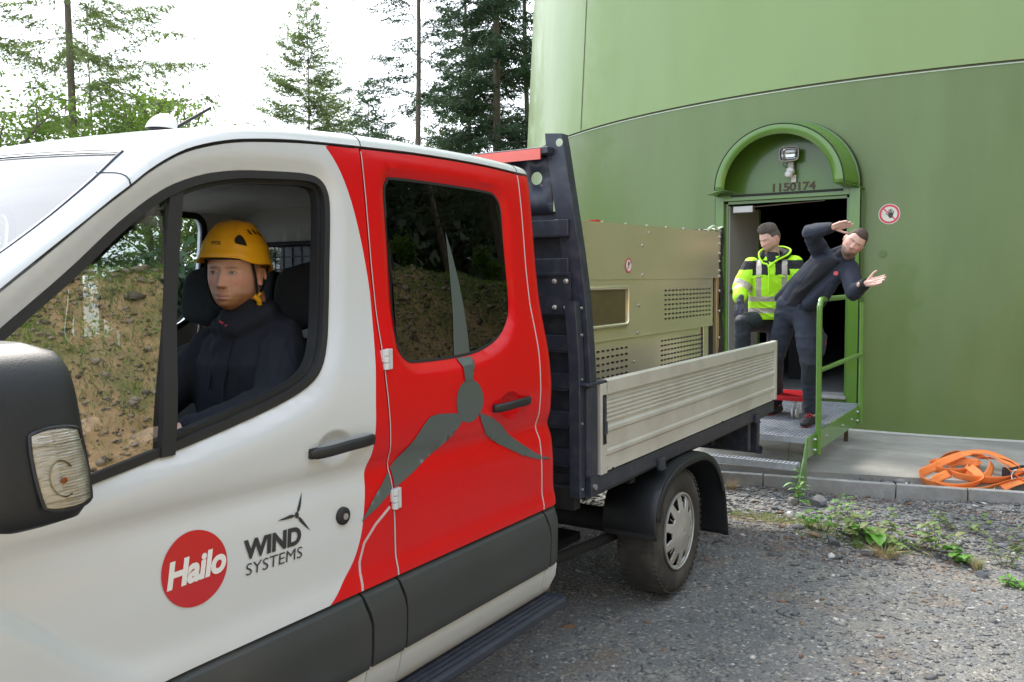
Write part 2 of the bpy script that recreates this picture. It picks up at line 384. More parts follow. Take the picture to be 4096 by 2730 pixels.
# ------------------------------------------------------------------ wind turbine tower base with arched entrance
TC = (-1.7886, 18.2035); TR = 8.2501; TK = 0.05686; ZS = 3.905
tower = empty('wind_turbine_tower', (TC[0], TC[1], 0), label='huge round green tower base with an arched doorway', cat='tower')
def tp(a, z, off=0.0):                       # a: angle from -Y direction towards +X
    r = TR - TK * z + off
    return (TC[0] + r * math.sin(a), TC[1] - r * math.cos(a), z)
def ang(x, z=1.5): return math.asin((x - TC[0]) / (TR - TK * z))
DX0, DX1, DZ0, DZ1 = -3.43, -2.03, 0.42, 2.64
a0, a1 = ang(DX0), ang(DX1)
angs = sorted(list(np.linspace(-math.pi, a0, 150)) + list(np.linspace(a0, a1, 8))[1:-1] + list(np.linspace(a1, math.pi, 160)))
zsl = [-.1, .1, DZ0, 1.0, 1.5, 2.0, DZ1, 3.0, 3.5, ZS - .012]
mb = MB(); vs = [tp(a, z) for z in zsl for a in angs]; n = len(angs); fs = []
for i in range(len(zsl) - 1):
    for j in range(n - 1):
        am = (angs[j] + angs[j + 1]) / 2; zm = (zsl[i] + zsl[i + 1]) / 2
        if a0 < am < a1 and DZ0 < zm < DZ1: continue
        fs.append((i * n + j, i * n + j + 1, (i + 1) * n + j + 1, (i + 1) * n + j))
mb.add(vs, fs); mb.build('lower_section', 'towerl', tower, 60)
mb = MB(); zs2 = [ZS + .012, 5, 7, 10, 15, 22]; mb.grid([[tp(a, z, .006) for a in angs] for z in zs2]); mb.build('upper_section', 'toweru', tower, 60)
mb = MB(); mb.grid([[tp(a, z, -.010) for a in angs] for z in (ZS - .02, ZS + .02)]); mb.build('ring_joint', 'seam', tower, 60)
mb = MB(); mb.grid([[tp(a, ZS - .0125, o_) for a in angs] for o_ in (.0, .006)]); mb.grid([[tp(a, z, .006) for a in angs] for z in (ZS - .026, ZS - .0125)]); mb.build('ring_joint_edge', 'seaml', tower, 60)
for ax_ in (math.asin((-6.10 - TC[0]) / 8.03), math.asin((-6.10 - TC[0]) / 8.03) - math.pi * 2 / 6, math.asin((-6.10 - TC[0]) / 8.03) + math.pi * 2 / 5):
    mb = MB(); w_ = .0016; mb.grid([[tp(ax_ - w_, z, .009), tp(ax_ + w_, z, .009)] for z in (ZS + .02, 8, 15, 22)]); mb.build('panel_joint', 'seam', tower)
# concrete interior: dark drum and floor
mb = MB()
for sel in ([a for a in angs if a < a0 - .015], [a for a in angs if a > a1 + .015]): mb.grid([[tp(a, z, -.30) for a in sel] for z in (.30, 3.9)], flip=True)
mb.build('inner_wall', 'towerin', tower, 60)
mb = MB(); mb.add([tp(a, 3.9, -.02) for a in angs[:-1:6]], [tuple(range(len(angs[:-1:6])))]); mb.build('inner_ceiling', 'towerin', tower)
mb = MB(); mb.add([tp(a, .40, -.02) for a in angs[:-1:6]], [tuple(range(len(angs[:-1:6])))]); mb.build('inner_floor', mat('inner_floor_concrete', (.16, .165, .165), .7, nscale=4, namt=.3), tower)
mb = MB(); mb.box((-3.1, 11.6, .4), (-2.75, 12.0, 1.1)); mb.cyl((-2.3, 12.2, .4), (-2.3, 12.2, 1.0), .16, 16); mb.build('stored_drum', 'towerin', tower)
# door frame
df = MB(); YF = 9.95; YB = 10.26
for (xa, xb) in ((-3.530, DX0), (DX1, -1.920)):
    df.box((xa, YF, .30), (xb, YB, 2.70))
df.box((DX0, YF, DZ1 - .005), (DX1, YB, 2.70)); o = df.build('door_frame', 'gloss_green', tower, bevel=.004)
df = MB()
for (xa, xb) in ((DX0, DX0 + .035), (DX1 - .035, DX1)): df.box((xa, YF + .06, DZ0), (xb, YF + .11, DZ1 - .03))
df.box((DX0 + .035, YF + .06, DZ1 - .04), (DX1 - .035, YF + .11, DZ1 - .005)); df.build('door_rebate', 'gloss_green', o, bevel=.003)
mb = MB(); mb.box((DX0, 9.93, .395), (DX1, 10.3, .425)); mb.build('door_sill', 'kerb', tower, bevel=.004)
for x_ in (-3.537, -1.914): mb = MB(); mb.tube([(x_, 9.97, .30), (x_, 9.97, 2.70)], .006, 6); mb.build('frame_seal', 'rubber', tower)
# open leaf swung inwards on the left
mb = MB(); mt = Matrix.Translation((-3.40, 10.03, 0)) @ Matrix.Rotation(R(7), 4, 'Z').inverted()
mb.box((-.02, 0, .46), (.02, .80, 1.56), 0, mt); mb.box((-.02, 0, 1.56), (.02, .80, 2.585), 0, mt)
leaf = mb.build('door_leaf', 'doorgrey', tower, bevel=.003)
mb = MB(); mb.box((-.025, .80, .46), (.025, .86, 2.59), 0, mt); mb.box((.0201, .01, 1.555), (.024, .79, 1.60), 0, mt); mb.build('leaf_edge', 'gloss_green', leaf, bevel=.003)
mb = MB(); mb.box((-3.33, 9.99, 2.50), (-3.10, 10.07, 2.575)); dc = mb.build('door_closer', 'hubcap', tower, bevel=.006)
mb = MB(); mb.beam((-3.14, 10.03, 2.56), (-2.55, 10.06, 2.585), .018, .012); mb.beam((-2.55, 10.06, 2.585), (-2.30, 10.02, 2.59), .014, .01); mb.build('closer_arm', 'rust', dc)
# canopy: half barrel with front flange and feet
can = []; ZC = 2.735; XCn = -2.7165
aa = np.linspace(0, math.pi, 49)
def arc(r, y, dz=0.0): return [(XCn - r * math.cos(a) * (1.0), y, ZC + dz + r * .965 * math.sin(a)) for a in aa]
mb = MB()
mb.grid([arc(.588, 9.600), arc(.665, 9.592), arc(.692, 9.598), arc(.700, 9.61), arc(.706, 9.80), arc(.735, 9.86), arc(.775, 10.02), arc(.79, 10.16)])
canopy = mb.build('door_canopy', 'gloss_green', tower, 35); so = canopy.modifiers.new('t', 'SOLIDIFY'); so.thickness = .006
mb = MB(); mb.tube(arc(.702, 9.602), .006, 6); mb.tube(arc(.786, 10.07, .0), .008, 6); mb.build('canopy_seal', 'rubber', canopy)
for pf in ([(XCn - .60, 9.60, ZC), (XCn - .80, 9.60, ZC - .045), (XCn - .82, 10.1, ZC - .03), (XCn - .60, 10.1, ZC)], [(XCn + .588, 9.60, ZC), (XCn + .588, 10.1, ZC), (XCn + .82, 10.1, ZC - .035), (XCn + .705, 9.60, ZC + .0)]):
    mb = MB(); mb.add(pf, [(0, 1, 2, 3)]); o = mb.build('canopy_foot', 'gloss_green', canopy); so = o.modifiers.new('t', 'SOLIDIFY'); so.thickness = .008
mb = MB(); vs = [(XCn, 9.985, ZC - .05)] + [(XCn - .80, 9.985, ZC - .05)] + arc(.785, 9.985) + [(XCn + .80, 9.985, ZC - .05)]
mb.add(vs, [(0, i, i + 1) for i in range(1, len(vs) - 1)]); mb.build('tympanum', mat('tympanum_green', (.085, .18, .022), .25, coat=.3, nscale=2, namt=.2, bump=.006, bscale=2.2), tower, fix=True)
mb = MB(); mb.tube([(XCn - .62, 9.93, ZC - .045), (XCn + .62, 9.93, ZC - .045)], .012, 6); mb.build('lintel_seal', 'rubber', tower)
def flat_map(x0, x1, y, z0, h):
    return lambda u, v: (x0 + (x1 - x0) * u, y, z0 + h * v)
text_on('door_number', '1150174', 'rust', flat_map(-2.868, -2.392, 9.982, 2.712, .096), tower, .476, .096, .035, 0, spacing=.95)
# floodlight and motion sensor on the tympanum
fl = empty('floodlight', (-2.65, 9.93, 3.05), label='weathered halogen floodlight with motion sensor above the door', cat='lamp')
def rrect(cx_, cz_, w_, h_, y, n=40, e=.45): return [(cx_ + w_ * math.copysign(abs(math.cos(a)) ** e, math.cos(a)), y, cz_ + h_ * math.copysign(abs(math.sin(a)) ** e, math.sin(a))) for a in np.linspace(0, 2 * math.pi, n, endpoint=False)]
fx, fz = -2.655, 3.110
mb = MB(); mb.grid([rrect(fx, fz, .06, .045, 9.93), rrect(fx, fz, .090, .066, 9.90), rrect(fx, fz, .100, .074, 9.86), rrect(fx, fz, .108, .082, 9.855), rrect(fx, fz, .108, .082, 9.84), rrect(fx, fz, .092, .066, 9.838), rrect(fx, fz, .088, .062, 9.85)], closeu=True); mb.add(rrect(fx, fz, .06, .045, 9.93), [tuple(range(40))])
mb.build('lamp_case', 'lampcase', fl, 40, fix=True)
mb = MB(); mb.tube(rrect(fx, fz, .092, .066, 9.838) + rrect(fx, fz, .092, .066, 9.838)[:1], .006, 6); mb.build('lamp_gasket', 'rubber', fl, 60)
mb = MB(); mb.grid([rrect(fx, fz, .088, .062, 9.852), rrect(fx, fz, .05, .03, 9.90)], closeu=True); mb.add(rrect(fx, fz, .05, .03, 9.90), [tuple(range(40))]); mb.build('lamp_reflector', 'chrome', fl, 40)
mb = MB(); mb.add(rrect(fx, fz, .088, .062, 9.845), [tuple(range(40))]); mb.build('lamp_glass', 'lens', fl)
mb = MB(); mb.cyl((fx - .05, 9.875, fz + .015), (fx + .055, 9.875, fz + .015), .009, 10); mb.build('lamp_tube', 'sensorw', fl, 40)
mb = MB()
for sx_ in (-1, 1):
    for sz_ in (-1, 1): mb.lathe([(0, .012), (-.010, .010), (-.012, 0)], (fx + sx_ * .095, 9.84, fz + sz_ * .058), 'y', 10)
mb.box((fx - .02, 9.90, fz - .19), (fx + .035, 9.965, fz - .08)); mb.build('lamp_bracket', 'lampcase', fl, 40)
mb = MB(); mb.tube([(fx - .06, 9.90, fz - .06), (fx - .085, 9.93, fz - .11), (fx - .04, 9.93, fz - .15)], .004, 6); mb.tube([(fx + .05, 9.92, fz - .10), (fx + .07, 9.93, fz - .14), (fx + .04, 9.94, fz - .19)], .004, 6); mb.build('lamp_cable', 'rubber', fl, 60)
sx0, sz0 = fx + .005, fz - .205
mb = MB(); mb.lathe([(0, .0), (.0, .040), (-.03, .046), (-.07, .046), (-.085, .036), (-.09, 0)], (sx0, 9.95, sz0 + .02), 'y', 22)
mb.lathe([(.03, .0), (.028, .03), (.012, .044), (-.02, .046), (-.035, .035), (-.038, 0)], (sx0 - .006, 9.86, sz0 - .012), 'z', 22)
mb.box((sx0 + .0, 9.94, sz0 - .10), (sx0 + .05, 9.975, sz0 - .02)); mb.build('motion_sensor', 'sensorw', fl, 40, fix=True)
# prohibition sign on the wall
def wall_frame(x, z):
    a = ang(x, z); p = Vector(tp(a, z, .0)); nrm = Vector((math.sin(a), -math.cos(a), 0)); t = Vector((math.cos(a), math.sin(a), 0)); return p, nrm, t
sp, sn, stv = wall_frame(-1.646, 2.412)
sg = empty('prohibition_sign', tuple(sp), label='round red and white no entry hand sign on the green wall', cat='sign')
def wpts(pts, off): return [tuple(sp + stv * u + Vector((0, 0, v)) + sn * off) for u, v in pts]
def circ_(r, n=48): return [(r * math.cos(a), r * math.sin(a)) for a in np.linspace(0, 2 * math.pi, n, endpoint=False)]
mb = MB(); a_ = wpts(circ_(.109), .002); b_ = wpts(circ_(.109), .008); n_ = 48; mb.add(a_ + b_, [(i, (i + 1) % n_, n_ + (i + 1) % n_, n_ + i) for i in range(n_)] + [tuple(range(n_, 2 * n_))]); mb.build('plate', mat('sign_white', (.66, .64, .54), .45, nscale=20, namt=.06), sg)
mb = MB(); A = wpts(circ_(.102), .0088); B = wpts(circ_(.080), .0088); mb.add(A + B, [(i, (i + 1) % n_, n_ + (i + 1) % n_, n_ + i) for i in range(n_)])
mb.add(wpts([(-.062, .052), (-.052, .062), (.062, -.052), (.052, -.062)], .0088), [(0, 1, 2, 3)]); mb.build('red_ring', 'stickerred', sg)
mb = MB()
palm = [(-.008, -.030), (.004, -.042), (.022, -.042), (.034, -.030), (.040, .0), (.034, .012), (-.004, .012), (-.010, .0)]
mb.add(wpts(palm, .0094), [tuple(range(8))])
for (x0, y0, x1, y1) in ((-.001, .0, -.004, .048), (.011, .0, .011, .056), (.023, .0, .026, .050), (.034, -.005, .046, .034), (-.004, -.018, -.034, .008)):
    d = Vector((x1 - x0, y1 - y0)); q = Vector((-d.y, d.x)).normalized() * .0046; mb.add(wpts([(x0 + q.x, y0 + q.y), (x0 - q.x, y0 - q.y), (x1 - q.x, y1 - q.y), (x1 + q.x, y1 + q.y)], .0094), [(0, 1, 2, 3)])
mb.build('hand_figure', 'black_decal', sg)
mb = MB(); hd = [(-.052 + .018 * math.cos(a), .010 + .018 * math.sin(a)) for a in np.linspace(.3, 5.6, 16)]
for i in range(15): p, q = wpts([hd[i], hd[i + 1]], .0094); mb.tube([p, q], .0007, 4)
mb.build('face_outline', 'chassis', sg)
kp, kn, kt = wall_frame(-1.70, 1.985)
mb = MB(); mb.cyl(kp - kn * .01, kp + kn * .006, .042, 28); mb.cyl(kp + kn * .006, kp + kn * .009, .028, 28); mb.build('capped_anchor', 'towerl', tower, 40)

# ------------------------------------------------------------------ entrance platform
plat = empty('steel_platform', (-2.5, 8.4, 0), label='galvanised grating platform with green railing at the tower door', cat='platform')
PX0, PX1, PY0, PY1 = -3.25, -1.795, 7.27, 9.50
mb = MB()
def grating(mb, x0, x1, y0, y1, z, h=.032, along='y', st=.0333):
    x = x0
    while x < x1: mb.box((x - .0038, y0, z - h), (x + .0038, y1, z)); x += st
    y = y0 + .02
    while y < y1: mb.box((x0, y - .0035, z - .008), (x1, y + .0035, z - .0006)); y += .050
grating(mb, PX0, PX1, PY0, PY1, .42); o = mb.build('grating', 'grate', plat); o['kind'] = 'stuff'
mb = MB(); mb.box((PX0, PY0 - .006, .372), (PX1, PY0, .4215)); mb.box((PX0, PY1, .385), (PX1, PY1 + .005, .4215)); mb.box((PX1, PY0, .385), (PX1 + .004, PY1, .4215)); mb.build('grating_edge', 'grate', plat)
mb = MB(); grating(mb, PX0, PX1 - .004, 7.02, 7.115, .242, st=.0333); o = mb.build('step_grating', 'grate', plat); o['kind'] = 'stuff'
mb = MB(); mb.box((PX0, 7.012, .19), (PX1 - .004, 7.018, .2435)); mb.box((PX0, 7.116, .20), (PX1 - .004, 7.12, .2435)); mb.build('step_edge', 'grate', plat)
mb = MB()
def plate_yz(mb, pts, x, th):
    n = len(pts); mb.add([(x, y, z) for y, z in pts] + [(x + th, y, z) for y, z in pts], [tuple(range(n))[::-1], tuple(range(n, 2 * n))] + [(i, (i + 1) % n, n + (i + 1) % n, n + i) for i in range(n)])
plate_yz(mb, [(7.262, .428), (7.262, .20), (7.275, .10), (7.10, -.08), (7.01, -.08), (7.00, .08), (7.17, .27), (7.255, .42)], -1.790, .012)
mb.build('step_cheek', 'rail_green', plat, bevel=.003, fix=True); mb = MB()
plate_yz(mb, [(7.275, .418), (9.44, .418), (9.44, .245), (7.275, .245)], -1.790, .012)
mb.build('stringer', 'rail_green', plat, bevel=.003, fix=True)
mb = MB(); mb.box((PX0, 8.3, .30), (PX1, 8.36, .38)); mb.build('cross_beam', 'rail_green', plat)
rp = [(-1.760, 7.56, .235), (-1.760, 7.545, .9), (-1.760, 7.535, 1.44), (-1.760, 7.55, 1.505), (-1.760, 7.59, 1.545), (-1.760, 7.65, 1.556), (-1.760, 8.4, 1.556), (-1.760, 9.16, 1.556), (-1.760, 9.25, 1.542), (-1.760, 9.30, 1.505), (-1.760, 9.315, 1.44), (-1.760, 9.325, .9), (-1.760, 9.33, .245)]
mb = MB(); mb.tube(spline(rp, 4), .0235, 16); mb.tube([(-1.76, 7.545, .955), (-1.76, 9.32, .955)], .0215, 14); mb.build('railing', 'rail_green', plat, 60)
mb = MB()
for y in (7.50, 7.62, 9.26, 9.40):
    for z in (.28, .37): mb.lathe([(0, .014), (.012, .013), (.018, .008), (.019, 0)], (-1.778, y, z), 'x', 8)
for y in (7.95, 8.6, 9.0): mb.lathe([(0, .012), (.010, .011), (.014, 0)], (-1.778, y, .33), 'x', 8)
for z in (.02, .12): mb.lathe([(0, .012), (.010, .011), (.014, 0)], (-1.778, 7.12, z), 'x', 8)
mb.build('bolt', 'bolt', plat, 40)
for y_ in (7.50, 9.27): mb = MB(); mb.box((-1.778, y_, .25), (-1.770, y_ + .14, .41)); mb.build('post_bracket', 'rail_green', plat, bevel=.002)
for x_ in (-1.88, -3.1): mb = MB(); mb.cyl((x_, 9.25, .06), (x_, 9.25, .40), .022, 12); mb.build('support_leg', 'rust', plat, 40)

# red furniture dolly standing on the platform
dol = empty('transport_dolly', (-2.3, 8.22, .42), label='red transport dolly with white twin casters on the grating', cat='dolly')
mb = MB(); mb.box((-2.75, 8.16, .590), (-2.035, 8.66, .634)); mb.build('deck', 'redpaint', dol, bevel=.006)
for (x, y) in ((-2.13, 8.21), (-2.66, 8.21), (-2.13, 8.6), (-2.66, 8.6)):
    c = None
    mb = MB(); mb.box((x - .035, y - .035, .582), (x + .035, y + .035, .590)); mb.box((x - .004, y - .02, .50), (x + .004, y + .02, .582)); mb.cyl((x, y, .56), (x, y, .582), .022, 12); mb.build('caster_fork', 'bolt', dol, 40)
    mb = MB()
    for s in (-1, 1): mb.lathe([(-.009, .0), (-.009, .045), (-.006, .052), (.006, .052), (.009, .045), (.009, 0)], (x + s * .018, y + .01, .474), 'x', 24)
    mb.build('caster_wheel', 'casterw', dol, 40)
# ------------------------------------------------------------------ ground, bank, kerb, slab
def gmat():
    m = bpy.data.materials.new('gravel_ground'); m.use_nodes = True; t = m.node_tree; b = t.nodes['Principled BSDF']; L = t.links.new
    tc = t.nodes.new('ShaderNodeTexCoord'); b.inputs['Roughness'].default_value = .92
    def noi(s, d=6, r=.6):
        n = t.nodes.new('ShaderNodeTexNoise'); n.inputs['Scale'].default_value = s; n.inputs['Detail'].default_value = d; n.inputs['Roughness'].default_value = r; L(tc.outputs['Object'], n.inputs[0]); return n
    def rmp(src, a, c, x=0, y=1):
        r = t.nodes.new('ShaderNodeMapRange'); r.inputs[1].default_value = a; r.inputs[2].default_value = c; r.inputs[3].default_value = x; r.inputs[4].default_value = y; L(src, r.inputs[0]); return r.outputs[0]
    def mixc(f, a, c):
        q = t.nodes.new('ShaderNodeMix'); q.data_type = 'RGBA'; L(f, q.inputs[0])
        for s, i in ((a, 6), (c, 7)):
            if isinstance(s, tuple): q.inputs[i].default_value = (*s, 1)
            else: L(s, q.inputs[i])
        return q.outputs[2]
    base = mixc(rmp(noi(1.1).outputs[0], .38, .62), (.112, .115, .116), (.245, .232, .198))
    base = mixc(rmp(noi(7).outputs[0], .40, .62), base, (.155, .159, .162))
    v = t.nodes.new('ShaderNodeTexVoronoi'); v.inputs['Scale'].default_value = 62; L(tc.outputs['Object'], v.inputs[0])
    hsv = t.nodes.new('ShaderNodeSeparateColor'); L(v.outputs['Color'], hsv.inputs[0])
    base = mixc(rmp(hsv.outputs[0], .35, .85, 0, .7), base, (.125, .13, .135))
    base = mixc(rmp(hsv.outputs[1], .80, .86, 0, .75), base, (.27, .26, .235))
    base = mixc(rmp(hsv.outputs[2], .975, .985, 0, .8), base, (.42, .41, .38))
    base = mixc(rmp(noi(2.4, 5).outputs[0], .56, .70, 0, .55), base, (.20, .14, .09))
    L(base, b.inputs['Base Color'])
    v2 = t.nodes.new('ShaderNodeTexVoronoi'); v2.inputs['Scale'].default_value = 50; L(tc.outputs['Object'], v2.inputs[0])
    ad = t.nodes.new('ShaderNodeMath'); ad.operation = 'ADD'; L(v.outputs['Distance'], ad.inputs[0]); L(v2.outputs['Distance'], ad.inputs[1])
    ad2 = t.nodes.new('ShaderNodeMath'); ad2.operation = 'ADD'; L(ad.outputs[0], ad2.inputs[0]); L(noi(30).outputs[0], ad2.inputs[1])
    bp = t.nodes.new('ShaderNodeBump'); bp.inputs['Distance'].default_value = .009; bp.inputs['Strength'].default_value = .9; bp.invert = True
    L(ad2.outputs[0], bp.inputs['Height']); L(bp.outputs[0], b.inputs['Normal'])
    return m
M['ground'] = gmat()
def hg(x, y):                                # gentle relief of the gravel
    x = np.asarray(x, float); y = np.asarray(y, float)
    return .012 * np.sin(x * 1.7 + y * .6) * np.cos(y * 1.3) + .008 * np.sin(3.1 * x - 2.2 * y) - .055 * ss((x + 1.9) / 2.0) * ss((y - 5.6) / .8) * ss((7.6 - y) / .3) * .6 - .012
def grid_sheet(name, xs, ys, f, m, kind='structure'):
    X, Y = np.meshgrid(xs, ys); Z = f(X, Y); n = len(xs); V = np.stack([X.ravel(), Y.ravel(), Z.ravel()], 1)
    me = bpy.data.meshes.new(name); i, j = np.meshgrid(np.arange(len(ys) - 1), np.arange(n - 1), indexing='ij'); a = (i * n + j).ravel()
    F = np.stack([a, a + 1, a + n + 1, a + n], 1)
    me.vertices.add(len(V)); me.vertices.foreach_set('co', V.ravel()); me.loops.add(F.size); me.loops.foreach_set('vertex_index', F.ravel()); me.polygons.add(len(F)); me.polygons.foreach_set('loop_start', np.arange(0, F.size, 4)); me.update(calc_edges=True)
    o = link(name, me, None, m, 180); o['kind'] = kind; return o
def nz(X, Y, s, seed=0): 
    r = np.random.RandomState(seed); out = 0
    for k in range(5):
        a = r.uniform(0, 6.28, 4); f = s * 1.9 ** k; out = out + (np.sin(X * f * math.cos(a[0]) + Y * f * math.sin(a[0]) + a[1]) * np.cos(X * f * math.cos(a[2]) - Y * f * math.sin(a[2]) + a[3])) * .6 ** k
    return out
near = lambda X, Y: hg(X, Y) * ss((14 - np.abs(Y)) / 4) - .02 * (1 - ss((14 - np.abs(Y)) / 4)) - 0.0
xs = sorted(set([-300, -150, -80, -40, -20, -12, -8] + list(np.round(np.arange(-6, 4.31, .08), 3)))); ys = sorted(set([-60, -30, -15, -8] + list(np.round(np.arange(-4, 12.1, .08), 3)) + [16, 22, 30, 50, 90, 150, 300, 600]))
grid_sheet('gravel_yard', xs, ys, near, 'ground')
# earth bank on the far side of the yard, behind the photographer (the truck glass mirrors it)
def bankmat():
    m = mat('bank_earth', (.72, .48, .24), .95, nscale=3.2, col2=(.42, .27, .13), bump=.08, bscale=6, nscale2=.9, col3=(.16, .23, .05), amt3=.85); return m
def bz(X, Y):
    t = X - (4.3 + .4 * np.sin(Y * .35) + .15 * np.sin(Y * 1.1)); s = 4.45 * ss(np.clip(t, 0, 9) / 4.0) ** .85 + np.maximum(0, t - 3.6) * .14
    return s - .05 + (.10 * nz(X, Y, 1.6, 3) + .03 * nz(X, Y, 6, 5)) * ss(t / .8)
grid_sheet('earth_bank', sorted(set(list(np.round(np.arange(3.4, 12.01, .12), 3)) + [13, 14, 16, 24, 40, 80, 200])), sorted(set([-60, -30, -16] + list(np.round(np.arange(-8, 34, .16), 3)) + [40, 60, 100, 200])), bz, bankmat())
# concrete slab in front of the tower
mb = MB()
pad = [(-8.0, 6.95), (-1.862, 7.652), (-.257, 8.029), (1.6, 8.47), (5.5, 10.4), (5.5, 16), (-8, 16)]
n = len(pad); mb.add([(x, y, .058) for x, y in pad] + [(x, y, -.10) for x, y in pad], [tuple(range(n))] + [(i, n + i, n + (i + 1) % n, (i + 1) % n) for i in range(n)])
o = mb.build('concrete_slab', 'pad', None); o['kind'] = 'structure'
mb = MB(); A = [tp(a, .0585, .0) for a in np.linspace(-.9, .9, 60)]; B = [tp(a, .061, .05) for a in np.linspace(-.9, .9, 60)]; C2 = [tp(a, .075, .0) for a in np.linspace(-.9, .9, 60)]
mb.grid([A, B, C2]); o = mb.build('mortar_fillet', mat('pale_mortar', (.50, .49, .45), .9, nscale=12, namt=.2), None); o['kind'] = 'structure'
# kerb: single stones
kd = Vector((-.241 + 2.445, 7.577 - 7.125, 0)).normalized(); kn_ = Vector((-kd.y, kd.x, 0)); k0 = Vector((-2.118, 7.192, 0))
kerb = empty('kerb_edging', (-2.1, 7.2, 0)); kerb['kind'] = 'structure'
def kst(s0, s1, dz, tilt):
    p = k0 + kd * s0; q = k0 + kd * s1; mb = MB(); w_ = .065
    zt = .085 + dz
    vs = []
    for P_, zt_ in ((p, zt), (q, zt + tilt)):
        vs += [tuple(P_ + Vector((0, 0, -.15))), tuple(P_ + kn_ * w_ + Vector((0, 0, -.15))), tuple(P_ + kn_ * w_ + Vector((0, 0, zt_))), tuple(P_ + Vector((0, 0, zt_)))]
    mb.add(vs, [(0, 1, 2, 3), (7, 6, 5, 4), (0, 4, 5, 1), (1, 5, 6, 2), (2, 6, 7, 3), (3, 7, 4, 0)])
    mb.build('kerb_stone', 'kerb', kerb, bevel=.007, fix=True)
cuts = [-5.1, -4.1, -3.1, -2.09, -1.045, -.003, 1.022, 1.536, 2.56, 3.58, 4.6, 5.6]
rk = random.Random(2)
for a, b in zip(cuts[:-1], cuts[1:]): kst(a + .004, b - .004, rk.uniform(-.005, .005), rk.uniform(-.004, .004))

# loose stones --------------------------------------------------------
def rock_mesh_data(rs, n=1):
    bm = bmesh.new(); bmesh.ops.create_icosphere(bm, subdivisions=n, radius=1); v = np.array([tuple(q.co) for q in bm.verts]); f = np.array([[q.index for q in p.verts] for p in bm.faces]); bm.free(); return v, f
BASE = {k: rock_mesh_data(None, k) for k in (1, 2)}
oct_v = np.array([(1, 0, 0), (-1, 0, 0), (0, 1, 0), (0, -1, 0), (0, 0, 1), (.0, .0, -1), (.7, .7, .5), (-.7, -.6, .55)]) ; oct_f = np.array([(0, 2, 6), (2, 4, 6), (4, 0, 6), (2, 1, 4), (1, 3, 7), (3, 4, 7), (4, 1, 7), (3, 0, 4), (2, 0, 5), (1, 2, 5), (3, 1, 5), (0, 3, 5)])
def stones(name, pts, sizes, mats, rs, base='oct', flat=(.35, .8), sink=.3, cols=None, parent=None, kind='stuff'):
    v0, f0 = (oct_v, oct_f) if base == 'oct' else BASE[base]
    N = len(pts); nv = len(v0)
    J = 1 + rs.uniform(-.28, .28, (N, nv, 1)); V = v0[None] * J
    sc = np.stack([rs.uniform(.7, 1.3, N), rs.uniform(.55, 1.0, N), rs.uniform(*flat, N)], 1) * sizes[:, None]
    V = V * sc[:, None]; a = rs.uniform(0, 6.28, N); tx = rs.normal(0, .25, N)
    y = V[:, :, 1] * np.cos(tx)[:, None] - V[:, :, 2] * np.sin(tx)[:, None]; z = V[:, :, 1] * np.sin(tx)[:, None] + V[:, :, 2] * np.cos(tx)[:, None]; V[:, :, 1] = y; V[:, :, 2] = z
    x = V[:, :, 0] * np.cos(a)[:, None] - V[:, :, 1] * np.sin(a)[:, None]; y = V[:, :, 0] * np.sin(a)[:, None] + V[:, :, 1] * np.cos(a)[:, None]; V[:, :, 0] = x; V[:, :, 1] = y
    V += pts[:, None]; V[:, :, 2] += (sc[:, 2] * (1 - 2 * sink) * .5)[:, None]
    F = (f0[None] + (np.arange(N) * nv)[:, None, None]).reshape(-1, 3); V = V.reshape(-1, 3)
    me = bpy.data.meshes.new(name); me.vertices.add(len(V)); me.vertices.foreach_set('co', V.ravel()); me.loops.add(F.size); me.loops.foreach_set('vertex_index', F.ravel()); me.polygons.add(len(F)); me.polygons.foreach_set('loop_start', np.arange(0, F.size, 3)); me.update(calc_edges=True)
    o = link(name, me, parent, mats)
    mi = np.repeat(rs.choice(len(mats), N, p=cols), len(f0)); me.polygons.foreach_set('material_index', mi.astype(np.int32))
    if kind: o['kind'] = kind
    return o
M['g1'] = mat('gravel_slate', (.185, .19, .195), .85, nscale=20, namt=.3); M['g2'] = mat('gravel_dark', (.125, .13, .137), .85, nscale=20, namt=.3)
M['g3'] = mat('gravel_pale', (.24, .235, .22), .85, nscale=20, namt=.2); M['g4'] = mat('gravel_white', (.55, .54, .52), .8, nscale=20, namt=.1); M['g5'] = mat('gravel_brown', (.22, .14, .09), .9, nscale=20, namt=.3)
GM = ['g1', 'g2', 'g3', 'g4', 'g5']; GP = [.50, .24, .20, .012, .048]
rs = np.random.RandomState(7)
def kerby(x): return 7.19 + (x + 2.118) * (.452 / 2.204)
def scat(N, x0, x1, y0, y1, cond=None):
    x = rs.uniform(x0, x1, N); y = rs.uniform(y0, y1, N); k = (y < kerby(x) - .01) if cond is None else cond(x, y); x = x[k]; y = y[k]
    return np.stack([x, y, near(x, y)], 1)
p = scat(26000, -3.6, 1.2, 1.8, 7.8); stones('fine_gravel', p, rs.gamma(2.0, .0018, len(p)) + .0018, GM, rs, cols=GP)
p = scat(7000, -3.4, 1.0, 1.9, 6.4); stones('chippings', p, rs.gamma(2.5, .0035, len(p)) + .004, GM, rs, cols=[.42, .22, .27, .02, .07], flat=(.15, .4), sink=.32)
p = scat(9000, -3.2, .9, 4.9, 7.9, lambda x, y: (y < kerby(x) - .01) & (rs.rand(len(x)) < ss((y - 5.3 + .25 * np.sin(x * 4)) / 1.0))); stones('coarse_gravel', p, rs.gamma(3, .0045, len(p)) + .006, GM, rs, cols=[.50, .27, .16, .015, .055], flat=(.2, .5), sink=.25)
